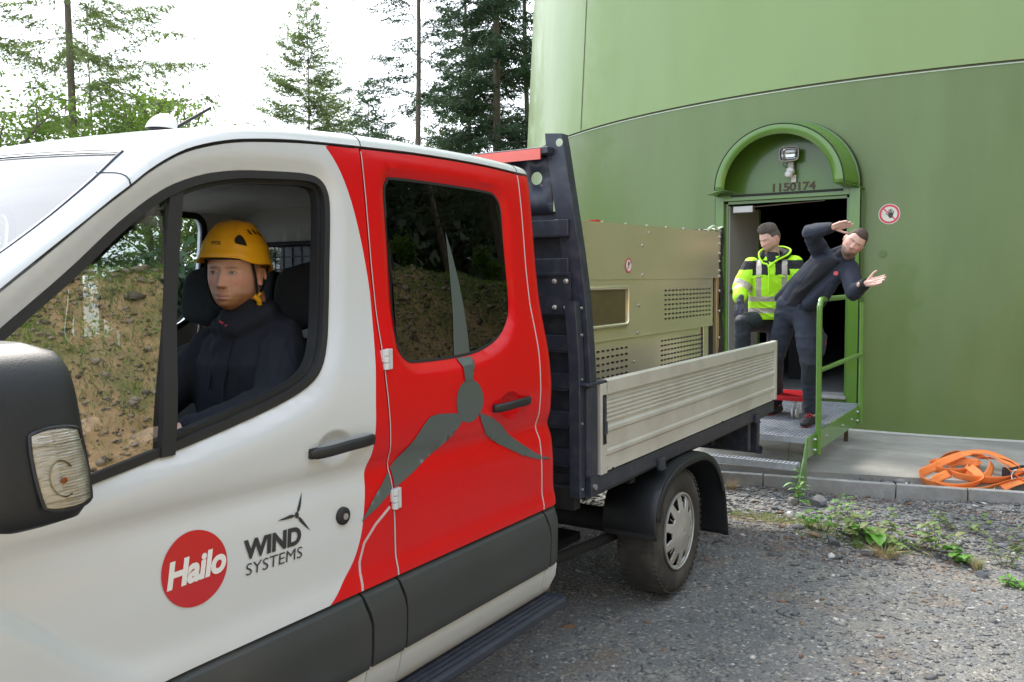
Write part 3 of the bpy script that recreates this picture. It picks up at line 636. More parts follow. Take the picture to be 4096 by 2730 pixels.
p = scat(2600, -3.2, 2.0, 7.1, 8.7, lambda x, y: (y > kerby(x) + .07) & (y < 7.652 + (x + 1.862) * .235 + .0)); p[:, 2] = .0; stones('kerb_strip_gravel', p, rs.gamma(3, .006, len(p)) + .012, GM, rs, cols=[.48, .30, .15, .02, .05], sink=.2)
mb = MB(); sp_ = [k0 + kd * s for s in (-6, 6)]; mb.add([tuple(sp_[0] + kn_ * .06 + Vector((0, 0, .004))), tuple(sp_[1] + kn_ * .06 + Vector((0, 0, .004))), tuple(sp_[1] + kn_ * 1.0 + Vector((0, 0, .004))), tuple(sp_[0] + kn_ * 1.0 + Vector((0, 0, .004)))], [(0, 1, 2, 3)]); o = mb.build('drain_strip', 'ground', None); o['kind'] = 'structure'
# bank stones
x = rs.uniform(4.3, 8.4, 22000); y = rs.uniform(-2, 24, 22000); p = np.stack([x, y, bz(x, y)], 1)
M['b1'] = mat('bank_stone', (.52, .42, .30), .9, nscale=9, namt=.3); M['b2'] = mat('bank_stone_dark', (.24, .19, .13), .9, nscale=9, namt=.3)
stones('bank_stones', p, rs.gamma(1.6, .014, len(p)) + .008, ['b1', 'b2'], rs, cols=[.6, .4], sink=.25)
# individual rocks that stand out
def one_rock(x, y, r, label, m='rockd', flat=.7, seed=1, z=None):
    r_ = np.random.RandomState(seed); v, f = BASE[2]; V = v.copy()
    for k in range(7):
        d = r_.normal(0, 1, 3); d /= np.linalg.norm(d); c = r_.uniform(.45, .8); q = V @ d; V = V - np.maximum(0, q - c)[:, None] * d
    V = V * np.array([r, r * r_.uniform(.7, .95), r * flat]); z0 = float(near(np.array(x), np.array(y))) if z is None else z
    mb = MB(); mb.add([tuple(p) for p in V], [tuple(q) for q in f]); o = mb.build('rock', m, None, 30); o.location = (x, y, z0 + r * flat * .45); o.rotation_euler = (0, 0, r_.uniform(0, 6))
    props(o, label, 'rock', 'rocks lying on the gravel')
M['rockb'] = mat('brown_rock', (.22, .15, .09), .9, nscale=12, namt=.4, bump=.006, bscale=25)
one_rock(-.375, 5.66, .042, 'lone grey rock on the open gravel at the right', seed=3)
one_rock(-1.249, 5.80, .060, 'dark upright rock at the front left edge of the weeds', seed=4, flat=.85)
one_rock(-1.02, 5.70, .052, 'pointed grey rock in front of the dry grass tuft', seed=5, flat=.6)
one_rock(-1.60, 6.88, .085, 'dark boulder beside the foot of the green stringer', seed=6)
one_rock(-1.78, 6.80, .055, 'brownish grey stone left of the green stringer foot', 'g3', seed=7)
one_rock(-1.40, 5.92, .050, 'small tan rock at the left edge of the weeds', 'rockb', seed=8, flat=.5)
one_rock(-1.55, 6.10, .052, 'flat grey stone left of the weeds', seed=9, flat=.45)
one_rock(-1.62, 6.42, .045, 'pale rounded stone behind the weeds', 'g3', seed=10)
one_rock(-.72, 7.80, .085, 'pale flat slate stone between kerb and slab', 'g3', seed=11, flat=.35, z=.01)
one_rock(-1.08, 7.66, .075, 'flat grey slate stone nearest the orange strap between kerb and slab', seed=12, flat=.35, z=.01)
one_rock(-1.20, 5.98, .045, 'dark slab of slate among the weed stems', seed=14, flat=.35)
one_rock(-.62, 6.12, .05, 'light flat slate plate right of the weeds', 'g3', seed=15, flat=.25)
# ------------------------------------------------------------------ trees
def quads_mesh(name, C_, A_, B_, mats, parent, mi=None):
    """many small leaves: centre, half axis a, half axis b -> kite shaped quads"""
    N = len(C_); V = np.stack([C_ - A_, C_ - B_ * .9 + A_ * .1, C_ + A_, C_ + B_ * .9 + A_ * .1], 1).reshape(-1, 3)
    me = bpy.data.meshes.new(name); me.vertices.add(4 * N); me.vertices.foreach_set('co', V.ravel().astype(np.float32)); me.loops.add(4 * N); me.loops.foreach_set('vertex_index', np.arange(4 * N, dtype=np.int32)); me.polygons.add(N); me.polygons.foreach_set('loop_start', np.arange(0, 4 * N, 4, dtype=np.int32)); me.update(calc_edges=True)
    o = link(name, me, parent, mats)
    if mi is not None: me.polygons.foreach_set('material_index', mi.astype(np.int32))
    return o
def unit(v): return v / (np.linalg.norm(v, axis=-1, keepdims=True) + 1e-9)
def conifer(x, y, H, Lmax, label, m='needle', seed=1, h0=.12, trunk_r=.14, dens=1.0, droop=.25, up=.15, leaf=.06, whorl=.42, shape=.9, z0=0.0, nb=5, twig=.34, group='conifers behind the yard', hang=.25, gap=0.0, ragged=.35, name='conifer_tree'):
    r = np.random.RandomState(seed); t = empty(name, (x, y, z0), label=label, cat='tree', group=group)
    base = np.array([x, y, z0]); lean = r.normal(0, .012, 2)
    axis = lambda h: base + np.array([lean[0] * h + .03 * math.sin(h * .7 + seed), lean[1] * h, h])
    mb = MB(); hs = np.linspace(-.2, H, 16); mb.tube([tuple(axis(h)) for h in hs], [max(.012, trunk_r * (1 - h / H) ** .85) for h in hs], 9)
    Cs_, As_, Bs_ = [], [], []; h = H * h0
    while h < H * .985:
        f = (h / H - h0) / (1 - h0); L0 = Lmax * min(1, (1 - f) ** shape + .03) * min(1, .55 + f * 3)
        for b in range(nb if f < .9 else 4):
            if r.rand() < gap: continue
            L = L0 * r.uniform(1 - ragged, 1.1); az = r.uniform(0, 6.28); p0 = axis(h + r.uniform(-.15, .15)); d = np.array([math.cos(az), math.sin(az), 0])
            el = up * (1 - .4 * f) + .5 * f ** 2 + r.normal(0, .08); ns = 7; pts = []
            for k in range(ns + 1):
                s = k / ns; pts.append(p0 + d * L * s + np.array([0, 0, L * (el * s - droop * s * s * (1 - .5 * f) + .10 * s ** 3)]) + np.array([r.normal(0, .012 * L), r.normal(0, .012 * L), 0]) * s)
            rb = max(.006, trunk_r * .13 * (L / Lmax)); mb.tube([tuple(q) for q in pts], [rb * (1 - .85 * k / ns) for k in range(ns + 1)], 4, caps=False)
            pts = np.array(pts); nt = int(L / .13 * dens) + 2
            s = np.clip(r.uniform(.10, 1.0, nt) ** .8, 0, .999); k = (s * ns).astype(int); fr = (s * ns - k)[:, None]; P = pts[k] * (1 - fr) + pts[k + 1] * fr
            D = unit(pts[np.minimum(k + 1, ns)] - pts[k]); side = np.cross(D, [0, 0, 1]); side = unit(side); sg = r.choice([-1, 1], nt)[:, None]
            tl = (twig * L * (1 - s) * .75 + .16)[:, None] * r.uniform(.6, 1.15, (nt, 1)); tl = np.minimum(tl, .9)
            TD = unit(D * .75 + side * sg * r.uniform(.5, 1.1, (nt, 1)) + np.array([0, 0, -1]) * (hang + r.uniform(-.2, .35, (nt, 1))))
            for q in range(0, nt, 3):
                if tl[q, 0] > .22: mb.tube([tuple(P[q]), tuple(P[q] + TD[q] * tl[q])], [rb * .35 + .0015, .0015], 3, caps=False)
            nl = np.maximum(2, (tl[:, 0] / (leaf * .62)).astype(int)); idx = np.repeat(np.arange(nt), nl); u = r.uniform(.0, 1.05, len(idx))[:, None]
            c = P[idx] + TD[idx] * tl[idx] * u + r.normal(0, leaf * .35, (len(idx), 3)) + np.array([0, 0, -1]) * (u ** 2 * tl[idx] * .12)
            a = unit(TD[idx] + r.normal(0, .55, (len(idx), 3))) * leaf * r.uniform(.6, 1.3, (len(idx), 1)); bb = unit(np.cross(a, r.normal(0, 1, (len(idx), 3)))) * leaf * r.uniform(.16, .34, (len(idx), 1))
            Cs_.append(c); As_.append(a); Bs_.append(bb)
        h += whorl * r.uniform(.7, 1.3) * (.55 + .45 * (1 - f))
    mb.build('trunk', 'bark', t, 60)
    o = quads_mesh('crown', np.vstack(Cs_), np.vstack(As_), np.vstack(Bs_), [m], t)
    return t
def broadleaf(x, y, H, W, label, m='leafy', seed=1, n=5200, leaf=.055, z0=0.0, group='leafy young trees behind the truck', low=.15, name='broadleaf_tree'):
    r = np.random.RandomState(seed); t = empty(name, (x, y, z0), label=label, cat='tree', group=group); mb = MB(); tips = []
    base = np.array([x, y, z0])
    def grow(p, d, L, rad, lev):
        q = [p]; dd = d.copy()
        for k in range(4): dd = unit(dd + r.normal(0, .12, 3) + np.array([0, 0, .04])); q.append(q[-1] + dd * L / 4)
        mb.tube([tuple(v) for v in q], [rad * (1 - .12 * k) for k in range(5)], 6 if lev < 2 else 4, caps=False)
        if lev >= 3: tips.extend([(q[k], q[k + 1]) for k in range(1, 4)]); return
        for b in range(r.randint(3, 5)):
            k = r.randint(1, 5) if lev else r.randint(2, 5); grow(q[k], unit(dd + r.normal(0, .62, 3) + np.array([0, 0, .15])), L * r.uniform(.50, .75), rad * .52, lev + 1)
        grow(q[-1], unit(dd + r.normal(0, .2, 3)), L * .62, rad * .6, lev + 1)
    grow(base + np.array([0, 0, -.1]), np.array([0, 0, 1.0]), H * .40, .028 * H * .5, 0)
    mb.build('trunk', 'bark', t, 60)
    T = np.array([a for a, b in tips]); Q = np.array([b for a, b in tips]); i = r.randint(0, len(T), n); u = r.rand(n, 1)
    c = T[i] * (1 - u) + Q[i] * u + r.normal(0, .10, (n, 3)) * W; a = unit(r.normal(0, 1, (n, 3))) * leaf * r.uniform(.6, 1.3, (n, 1)); b = unit(np.cross(a, r.normal(0, 1, (n, 3)))) * leaf * .6
    quads_mesh('crown', c, a, b, [m], t); return t
def at(px_az, D):                              # direction (degrees from the camera heading) and distance on the ground
    a = R(px_az); f = np.array([-.5399, .8417]); s = np.array([.8417, .5399]); v = f * math.cos(a) + s * math.sin(a); return v[0] * D, v[1] * D
LG = 'larches and firs behind the truck'
X = at(-26.6, 21); conifer(X[0], X[1], 17.5, 4.3, 'tall open larch with level branches left of the roof beacon', 'larch', 11, h0=.10, trunk_r=.105, dens=2.6, droop=.10, up=.05, leaf=.058, whorl=.42, group=LG, nb=5, gap=.12, twig=.28, hang=.35, ragged=.5)
X = at(-25.4, 27); conifer(X[0], X[1], 9.6, 3.2, 'slender larch behind the roof beacon', 'larch', 12, trunk_r=.07, dens=2.2, droop=.12, leaf=.065, whorl=.4, group=LG, gap=.1, hang=.3)
X = at(-12.9, 34); conifer(X[0], X[1], 12.5, 4.3, 'pointed pale green fir standing alone in the gap', 'larch', 13, h0=.05, trunk_r=.085, dens=2.1, droop=.08, up=.12, leaf=.075, whorl=.34, shape=.85, group=LG, nb=7, hang=.1, ragged=.25)
X = at(-6.2, 27); conifer(X[0], X[1], 17.5, 3.6, 'open dark fir with a bare grey trunk and long gaps', 'needle', 14, h0=.08, trunk_r=.12, dens=1.7, droop=.38, up=.18, leaf=.065, whorl=.52, group=LG, nb=5, gap=.15, hang=.2, ragged=.5)
X = at(-.9, 24); conifer(X[0], X[1], 19, 2.9, 'dense dark green spruce beside the tower', 'needle', 15, h0=.05, trunk_r=.14, dens=2.3, droop=.35, up=.12, leaf=.08, whorl=.32, group=LG, nb=8, hang=.35, ragged=.3, twig=.42)
X = at(-2.6, 30); conifer(X[0], X[1], 17, 3.0, 'brownish dark spruce left of the dense one', 'needle', 16, h0=.05, trunk_r=.11, dens=2.6, droop=.35, up=.12, leaf=.06, whorl=.42, group=LG, nb=6, hang=.3)
X = at(1.2, 27); conifer(X[0], X[1], 20, 2.6, 'spruce with a long bare stem at the edge of the tower', 'needle', 17, h0=.30, trunk_r=.11, dens=2.4, droop=.3, leaf=.075, whorl=.45, group=LG, nb=5)
X = at(-9.4, 30); conifer(X[0], X[1], 8.6, 2.8, 'low fir between the pale fir and the open fir', 'needle', 18, trunk_r=.08, dens=2.6, droop=.2, leaf=.08, whorl=.4, group=LG, nb=6)
X = at(-4.4, 30); conifer(X[0], X[1], 8.0, 2.4, 'small yellowish fir below the open fir', 'larch', 19, trunk_r=.07, dens=2.4, droop=.15, leaf=.075, whorl=.4, group=LG, nb=6)
X = at(-30.8, 18); broadleaf(X[0], X[1], 6.9, 2.4, 'bright green beech at the left edge', 'leafy', 21, 8000, .055)
X = at(-27.9, 20); broadleaf(X[0], X[1], 5.9, 2.4, 'lime green sapling under the larch', 'leafy', 22, 6500, .055)
X = at(-23.3, 20); broadleaf(X[0], X[1], 6.4, 2.4, 'yellow green beech right of the larch trunk', 'leafy', 23, 8000, .055)
X = at(-21.4, 23); broadleaf(X[0], X[1], 6.9, 2.4, 'light green beech behind the antenna', 'leafy', 24, 6500, .055)
# low dark growth added to block the brightness seen through the cab windows
for k, (xx, yy, hh) in enumerate(((-13, 9, 2.4), (-13.5, 11.6, 2.5), (-14, 6.3, 2.3), (-14, 14.2, 2.4), (-14, 17, 2.5), (-12.5, 20, 2.5), (-13, 3.6, 2.2), (-14, .8, 2.3), (-13.5, -2, 2.2))):
    broadleaf(xx, yy, hh, 1.6, 'dark growth added on the far side of the yard to dim the cab windows, ' + ('behind the tower side of it', 'behind the middle of the bed', 'behind the back seats', 'far beyond the tail of the bed', 'beyond the tower', 'furthest beyond the tower', 'behind the front seats', 'behind the dashboard', 'behind the bonnet')[k], 'needle', 40 + k, 8000, .11, group='shrubs added to darken the cab windows', low=0, name='filler_shrub')
# the wood above the bank behind the photographer, mirrored in the glass
src = [conifer(11.5, 2.0, 10.5, 2.2, 'dark spruce on the bank behind the photographer', 'needle', 31, h0=.16, trunk_r=.20, dens=.8, droop=.3, leaf=.10, whorl=.5, z0=4.7, group='spruces on the bank behind the photographer', nb=6),
       conifer(9.6, 6.0, 8.5, 2.0, 'dark spruce on the bank behind the photographer', 'needle', 32, h0=.30, trunk_r=.17, dens=.8, droop=.3, leaf=.10, whorl=.5, z0=4.7, group='spruces on the bank behind the photographer', nb=5)]
rt = random.Random(9); spots = []
for yy in np.arange(-6, 36, 2.6):
    for xx in (9.6, 13.0): spots.append((xx + rt.uniform(-1, 1), yy + rt.uniform(-1, 1)))
for i, (xx, yy) in enumerate(spots):
    s_ = src[i % 2]; c = s_.copy(); COL.objects.link(c); c.location = (xx, yy, float(bz(np.array(xx), np.array(yy))) - .1); c.rotation_euler = (0, 0, rt.uniform(0, 6.28)); sc_ = rt.uniform(.8, 1.15); c.scale = (sc_, sc_, sc_)
    for ch in s_.children:
        d = ch.copy(); COL.objects.link(d); d.parent = c; d.matrix_parent_inverse = ch.matrix_parent_inverse.copy()
rw = np.random.RandomState(77); nn = 30000; C3 = np.stack([rw.uniform(15, 26, nn), rw.uniform(-20, 62, nn), 5.5 + 8.0 * rw.rand(nn) ** 1.2], 1); A3 = unit(rw.normal(0, 1, (nn, 3))) * .42; B3 = unit(np.cross(A3, rw.normal(0, 1, (nn, 3)))) * .26
M['farwood'] = mat('far_wood_foliage', (.035, .065, .028), .8, nscale=.5, namt=.5)
o = quads_mesh('distant_wood', C3, A3, B3, ['farwood'], None); o['kind'] = 'stuff'
for k, (xx, yy, hh) in enumerate(((8.2, 8.6, .8), (8.5, 6.5, 1.2), (8.0, 12.0, .9), (8.3, 15.0, 1.1), (7.9, 5.0, .9), (8.6, 10.2, 1.4), (8.3, 18, 1.2))):
    broadleaf(xx, yy, hh, .7, 'leafy bush on the bank behind the photographer, ' + ('low and round by the rear wheel', 'beside the rear door', 'low across from the tail', 'across from the platform', 'beside the front door', 'tall across from the bed', 'far end near the tower')[k], 'leafy', 60 + k, 1500, .05, z0=float(bz(np.array(xx), np.array(yy))), group='bushes on the bank', name='bush')

rg = np.random.RandomState(5); ng = 150000; xg = rg.uniform(4.2, 11.5, ng); yg = rg.uniform(-3, 28, ng); kk_ = rg.rand(ng) < np.clip(ss((xg - 6.0) / .8) + .28 * (nz(xg, yg, 1.3, 8) > .35) + .45 * (xg < 5.3), 0, 1); xg = xg[kk_]; yg = yg[kk_]
Cg = np.stack([xg, yg, bz(xg, yg) + .03], 1); Ag = unit(np.stack([rg.normal(0, .5, len(xg)), rg.normal(0, .5, len(xg)), np.ones(len(xg))], 1)) * rg.uniform(.03, .09, (len(xg), 1)); Bg = unit(np.cross(Ag, rg.normal(0, 1, (len(xg), 3)))) * .006
M['bgrass'] = mat('bank_grass', (.30, .46, .08), .8, nscale=2, namt=.4, transl=.3); o = quads_mesh('bank_grass', Cg, Ag, Bg, ['bgrass'], None); o['kind'] = 'stuff'
# ------------------------------------------------------------------ the truck: cab skin described in metres on its left side (y back, z up)
PROF = [(0.2, -1.90), (0.3, -1.86), (0.44, -1.825), (.5, -1.80), (.56, -1.79), (.8, -1.785), (.9, -1.787), (1.0, -1.787), (1.08, -1.793), (1.16, -1.803), (1.22, -1.797), (1.3, -1.792),
        (1.4, -1.799), (1.47, -1.809), (1.55, -1.827), (1.65, -1.848), (1.8, -1.866), (2.0, -1.882), (2.1, -1.892), (2.17, -1.900), (2.24, -1.935), (2.3, -2.0)]
_z = np.linspace(0.2, 2.3, 421); _x = np.interp(_z, [a for a, b in PROF], [b for a, b in PROF])
_k = np.exp(-0.5 * (np.arange(-12, 13) / 4.0) ** 2); _k /= _k.sum(); _xp = np.pad(_x, 12, mode='edge'); _x = np.convolve(_xp, _k, 'valid')
XM = -2.82                                  # centre plane of the truck
def mir(x): return 2 * XM - x

WINF = [(0.62, 1.425), (0.80, 1.555), (0.928, 1.653), (0.994, 1.703), (1.065, 1.757), (1.125, 1.805), (1.196, 1.866), (1.262, 1.918), (1.327, 1.963), (1.393, 1.999), (1.487, 2.032),
        (1.60, 2.053), (1.742, 2.064), (1.847, 2.068), (1.900, 2.057), (1.928, 2.022), (1.931, 1.960), (1.911, 1.811), (1.883, 1.656), (1.853, 1.560), (1.815, 1.495), (1.755, 1.449),
        (1.638, 1.409), (1.417, 1.361), (1.229, 1.327), (1.085, 1.302), (0.90, 1.270), (0.72, 1.243), (0.60, 1.240), (0.55, 1.30), (0.565, 1.37)]
WINR = [(2.193, 1.99), (2.197, 2.05), (2.215, 2.079), (2.25, 2.090), (2.541, 2.092), (2.80, 2.088), (2.855, 2.073), (2.882, 2.035), (2.884, 1.96), (2.876, 1.815), (2.868, 1.68),
        (2.845, 1.600), (2.77, 1.536), (2.65, 1.496), (2.504, 1.480), (2.26, 1.480), (2.205, 1.492), (2.178, 1.530), (2.177, 1.60), (2.189, 1.80)]
WINF = spline(WINF, 3, True); WINR = spline(WINR, 3, True)
ARC = [(-1, 1.15), (0.3, 1.19), (0.6, 1.175), (0.75, 1.13), (0.869, 1.073), (0.93, 1.025), (1.007, .949), (1.084, .885), (1.16, .850), (1.3, .842), (2.0, .845), (3.2, .85)]
def sidex(y, z):
    y = np.asarray(y, float); z = np.asarray(z, float)
    x = np.interp(z, _z, _x)
    yz = np.stack([y.ravel(), z.ravel()], 1)
    df = np.where(inside(yz, WINF), 0, pdist(yz, WINF)).reshape(y.shape)
    dr = np.where(inside(yz, WINR), 0, pdist(yz, WINR)).reshape(y.shape)
    x = x - .016 * ss(1 - df / .045) - .010 * ss(1 - df / .085) * ss((1.5 - z) / .1) - .020 * ss(1 - (dr - .006) / .030)
    zc = np.interp(y, [a for a, b in ARC], [b for a, b in ARC])
    x = x + (.010 + .022 * ss((1.35 - y) / .5)) * ss((zc + .035 - z) / .060)
    x = x - .013 * np.exp(-((z - (1.168 + .02 * (2.0 - y))) / .034) ** 2) * ss((y - .3) / .4)      # recessed character line
    for cy, cz in ((1.829, 1.263), (2.777, 1.268)):
        q = ((y - cy) / .070) ** 2 + ((z - cz) / .050) ** 2
        x = x - .020 * ss((1.2 - q) * .95)
    x = x - .10 * ss((0.45 - y) / 1.3) ** 1.0                                # nose taper
    x = x - (1 - np.sqrt(np.clip(1 - np.clip((y - 3.06) / .10, 0, 1) ** 2, 0, 1))) * .09   # rounded rear corner of the cab
    return x

truck = empty('flatbed_truck', (XM, 3.0, 0), label='white and red crew cab flatbed truck filling the foreground', cat='truck')

SEAM = spline([(0.30, 1.262), (0.50, 1.41), (0.72, 1.575), (0.937, 1.737), (1.021, 1.799), (1.103, 1.862), (1.168, 1.913), (1.256, 1.977), (1.312, 2.019), (1.379, 2.060), (1.447, 2.091),
               (1.544, 2.119), (1.646, 2.137), (1.813, 2.155), (1.95, 2.164), (2.074, 2.169)], 3)
Bs = [(2.078, 2.169), (2.078, 1.813), (2.077, 1.676), (2.074, 1.552), (2.067, 1.43), (2.070, 1.319), (2.076, 1.19), (2.076, 1.093)]
g = .0035
door_out = [(y - 0, z - g) for y, z in SEAM[:-1]] + [(y - g, z) for y, z in Bs] + [(2.066, 1.055), (2.050, 1.030), (1.985, 1.000), (1.932, 0.955), (1.908, 0.90), (1.907, 0.812), (0.30, 0.806)]
RED = [(1.925, 2.3), (1.925, 2.156), (1.967, 2.104), (2.004, 2.027), (2.034, 1.921), (2.055, 1.80), (2.060, 1.676), (2.043, 1.541), (2.017, 1.408), (2.004, 1.288), (1.988, 1.208), (1.960, 1.133),
       (1.942, 1.056), (1.920, .975), (1.885, .909), (1.836, .861), (1.797, .828), (1.766, .807), (1.76, .79), (2.4, .79), (2.4, 2.3)]
RED = spline(RED[1:18], 3) + [(2.4, .7), (2.4, 2.3)]
door = panel('front_door', door_out, ['white', 'red'], holes=[WINF], regions=[(RED, 1, False)], parent=truck, step=.02, dense=[(1.829, 1.263, .1)], label='white front door with red rear edge')
bp = [(2.080, 1.088), (2.073, 1.020), (2.073, .812), (1.915, .812), (1.915, .90), (1.937, .950), (1.99, .993), (2.052, 1.023), (2.070, 1.05)]
panel('lower_pillar_panel', bp, ['red'], parent=truck, rim=.022)
Cs = [(3.012, 2.173), (3.013, 2.00), (3.012, 1.79), (3.012, 1.648), (3.015, 1.551), (3.013, 1.471), (3.003, 1.32), (2.997, 1.21), (2.990, 1.17), (2.996, 1.10), (2.996, .95), (2.992, .812)]
rtop = [(2.085, 2.167), (2.35, 2.179), (2.616, 2.184), (2.81, 2.183), (3.005, 2.176)]
rdoor_out = [(2.084, .812), (2.084, 1.09), (2.079, 1.20), (2.077, 1.319), (2.075, 1.43), (2.081, 1.552), (2.084, 1.676), (2.085, 1.813)] + rtop + [(y - g, z) for y, z in Cs]
WINRo = offset_poly(WINR, .004)
rdoor = panel('rear_door', rdoor_out[::-1], ['red'], holes=[WINRo], parent=truck, step=.02, dense=[(2.777, 1.268, .1)])
rear = [(y + g, z) for y, z in Cs] + [(3.06, .812), (3.10, .812), (3.135, .812), (3.15, 1.0), (3.158, 1.3), (3.158, 1.6), (3.158, 1.9), (3.158, 2.08), (3.150, 2.15), (3.12, 2.172), (3.06, 2.176)]
panel('rear_corner_panel', rear, ['red'], parent=truck, step=.015)
# light coloured body edge showing in the door gaps
def strip_on_side(name, path, wdt, m, parent, off=-.004):
    pts = resample(path, .02, False); mb = MB(); t = np.gradient(pts, axis=0); t /= np.linalg.norm(t, axis=1)[:, None] + 1e-9; nn = np.stack([-t[:, 1], t[:, 0]], 1)
    A = pts + nn * wdt / 2; B = pts - nn * wdt / 2; xa = sidex(A[:, 0], A[:, 1]) + off; xb = sidex(B[:, 0], B[:, 1]) + off
    mb.grid([[(xa[i], A[i, 0], A[i, 1]), (xb[i], B[i, 0], B[i, 1])] for i in range(len(pts))])
    return mb.build(name, m, parent, 60, fix=False)
M['edge'] = mat('door_edge_primer', (.62, .50, .52), .4, nscale=20, namt=.1)
strip_on_side('door_gap_edge', [(2.082, 2.16), (2.082, 1.813), (2.080, 1.676), (2.077, 1.552), (2.071, 1.43), (2.073, 1.319), (2.079, 1.19), (2.079, 1.09)], .0042, 'edge', truck, .0002)
strip_on_side('door_gap_edge', [(2.060, 1.036), (1.988, .997), (1.9345, .952), (1.912, .90), (1.911, .812)], .010, 'edge', truck, .0004)
strip_on_side('door_gap_edge', [(2.0785, 1.02), (2.0785, .812)], .007, 'edge', truck, .0004)
strip_on_side('door_gap_edge', Cs, .008, 'edge', truck, .0006)
strip_on_side('gap_seal', [(y, z + .003) for y, z in SEAM[12:]] + [(2.35, 2.183), (2.616, 2.188), (2.81, 2.187), (3.005, 2.180)], .008, 'rubber', truck, -.008)

# roof, A pillar and cab rail, lofted from the door seam up and across
A_ = [(-.05, 1.0), (.15, 1.15), (.30, 1.262), (.50, 1.41), (.72, 1.575), (.937, 1.737), (1.103, 1.862), (1.205, 1.940), (1.256, 1.977), (1.312, 2.019), (1.379, 2.060), (1.447, 2.091), (1.544, 2.119), (1.646, 2.137), (1.813, 2.155), (2.08, 2.170), (2.35, 2.182), (2.616, 2.187), (2.81, 2.186), (3.01, 2.179), (3.08, 2.178), (3.13, 2.174), (3.165, 2.150)]
B_ = [(-1.97, -.22, 1.06), (-1.955, -.02, 1.19), (-1.95, .14, 1.30), (-1.945, .36, 1.425), (-1.948, .60, 1.585), (-1.958, .875, 1.745), (-1.972, 1.06, 1.872), (-1.985, 1.18, 1.965), (-1.995, 1.245, 2.018), (-2.01, 1.318, 2.078), (-2.02, 1.40, 2.122), (-2.02, 1.48, 2.150), (-2.02, 1.585, 2.178), (-2.02, 1.69, 2.196), (-2.02, 1.85, 2.213), (-2.02, 2.10, 2.229), (-2.02, 2.35, 2.237), (-2.02, 2.616, 2.240), (-2.02, 2.81, 2.240), (-2.02, 3.0, 2.234), (-2.02, 3.07, 2.228), (-2.02, 3.12, 2.212), (-2.02, 3.16, 2.17)]
A_ = np.array(spline(A_, 3)); B_ = np.array(spline(B_, 3)); ax = sidex(A_[:, 0], A_[:, 1] + .001) + .004
rows = []
IH = 27                                       # first station of the roof (the header)
for i in range(len(A_)):
    a = np.array([ax[i], A_[i, 0], A_[i, 1] + .006]); b = B_[i]
    L = np.linalg.norm(b - a)
    ta = np.array([-.10, 0, .995]) * L * .9; tb = np.array([-1.0, -.12 if i < IH else 0, .12]) * L * 1.0
    row = []
    for t in np.linspace(0, 1, 9):
        h00 = 2 * t ** 3 - 3 * t ** 2 + 1; h10 = t ** 3 - 2 * t ** 2 + t; h01 = -2 * t ** 3 + 3 * t ** 2; h11 = t ** 3 - t ** 2
        row.append(tuple(h00 * a + h10 * ta + h01 * b + h11 * tb))
    rows.append(row)
mb = MB(); mb.grid([[tuple(np.array([ax[i] - .03, A_[i, 0], A_[i, 1] + .004]))] + rows[i] for i in range(IH + 1)], flip=True)
mb.build('windscreen_pillar', 'white', truck, 50); mb = MB()
mb.grid([[(mir(x), y, z) for x, y, z in [tuple(np.array([ax[i] - .03, A_[i, 0], A_[i, 1] + .004]))] + rows[i]] for i in range(IH + 1)])
mb.build('windscreen_pillar', 'white', truck, 50)
full = []
for i in range(IH, len(A_)):
    r_ = [tuple(np.array([ax[i] - .03, A_[i, 0], A_[i, 1] + .004]))] + rows[i]
    e = r_[-1]; W = XM - e[0]; cen = []
    for u in np.linspace(0, 2, 25)[1:-1]:
        x = e[0] + W * u; q = 1 - (1 - u) ** 2
        fwd = -.07 * q * (1 if i == IH else max(0, 1 - (A_[i, 0] - A_[IH, 0]) / .5))
        cen.append((x, e[1] + fwd, e[2] + .022 * q))
    full.append(r_ + cen + [(mir(x), y, z) for x, y, z in reversed(r_)])
mb = MB(); mb.grid(full, flip=True); mb.build('roof', 'white', truck, 50)
HEAD = full[0][9:-9]
# thin dark joint in the pillar and roof
pj = [rows[24][j] for j in range(9)]
mb = MB(); mb.tube([(x + .0012, y, z + .001) for x, y, z in pj], .0018, 5); mb.build('pillar_joint', 'rubber', truck)
k3 = min(range(len(A_)), key=lambda i: abs(A_[i, 0] - 2.08)); k4 = min(range(len(A_)), key=lambda i: abs(A_[i, 0] - 3.01))
for kk in (k3, k4):
    mb = MB(); mb.tube([(x, y, z + .0006) for x, y, z in rows[kk][:8]], .0018, 5); mb.build('roof_joint', 'rubber', truck)
# windscreen
ws = []
for i in list(range(0, IH + 1)):
    e = B_[i]; t = i / IH; row = []
    for u in np.linspace(0, 2, 25):
        q = 1 - (1 - u) ** 2
        row.append((e[0] + .010 + (XM - e[0] - .010) * u, e[1] - (.07 + .13 * (1 - t)) * q + .003, e[2] - .010 * (1 - t) - .001 + .022 * q * t))
    ws.append(row)
mb = MB(); mb.grid(ws, flip=True); o = mb.build('windscreen', 'wglass', truck, 60)
mb = MB(); mb.tube([tuple(np.array(ws[-1][j]) + np.array([0, -.004, .006])) for j in range(25)], .0022, 5); mb.build('windscreen_seal', 'hubcap', truck, 60); mb = MB(); mb.tube([(ws[i][0][0] + .004, ws[i][0][1] - .001, ws[i][0][2] + .003) for i in range(IH + 1)], .0035, 5); mb.build('windscreen_seal', 'chassis', truck, 60)
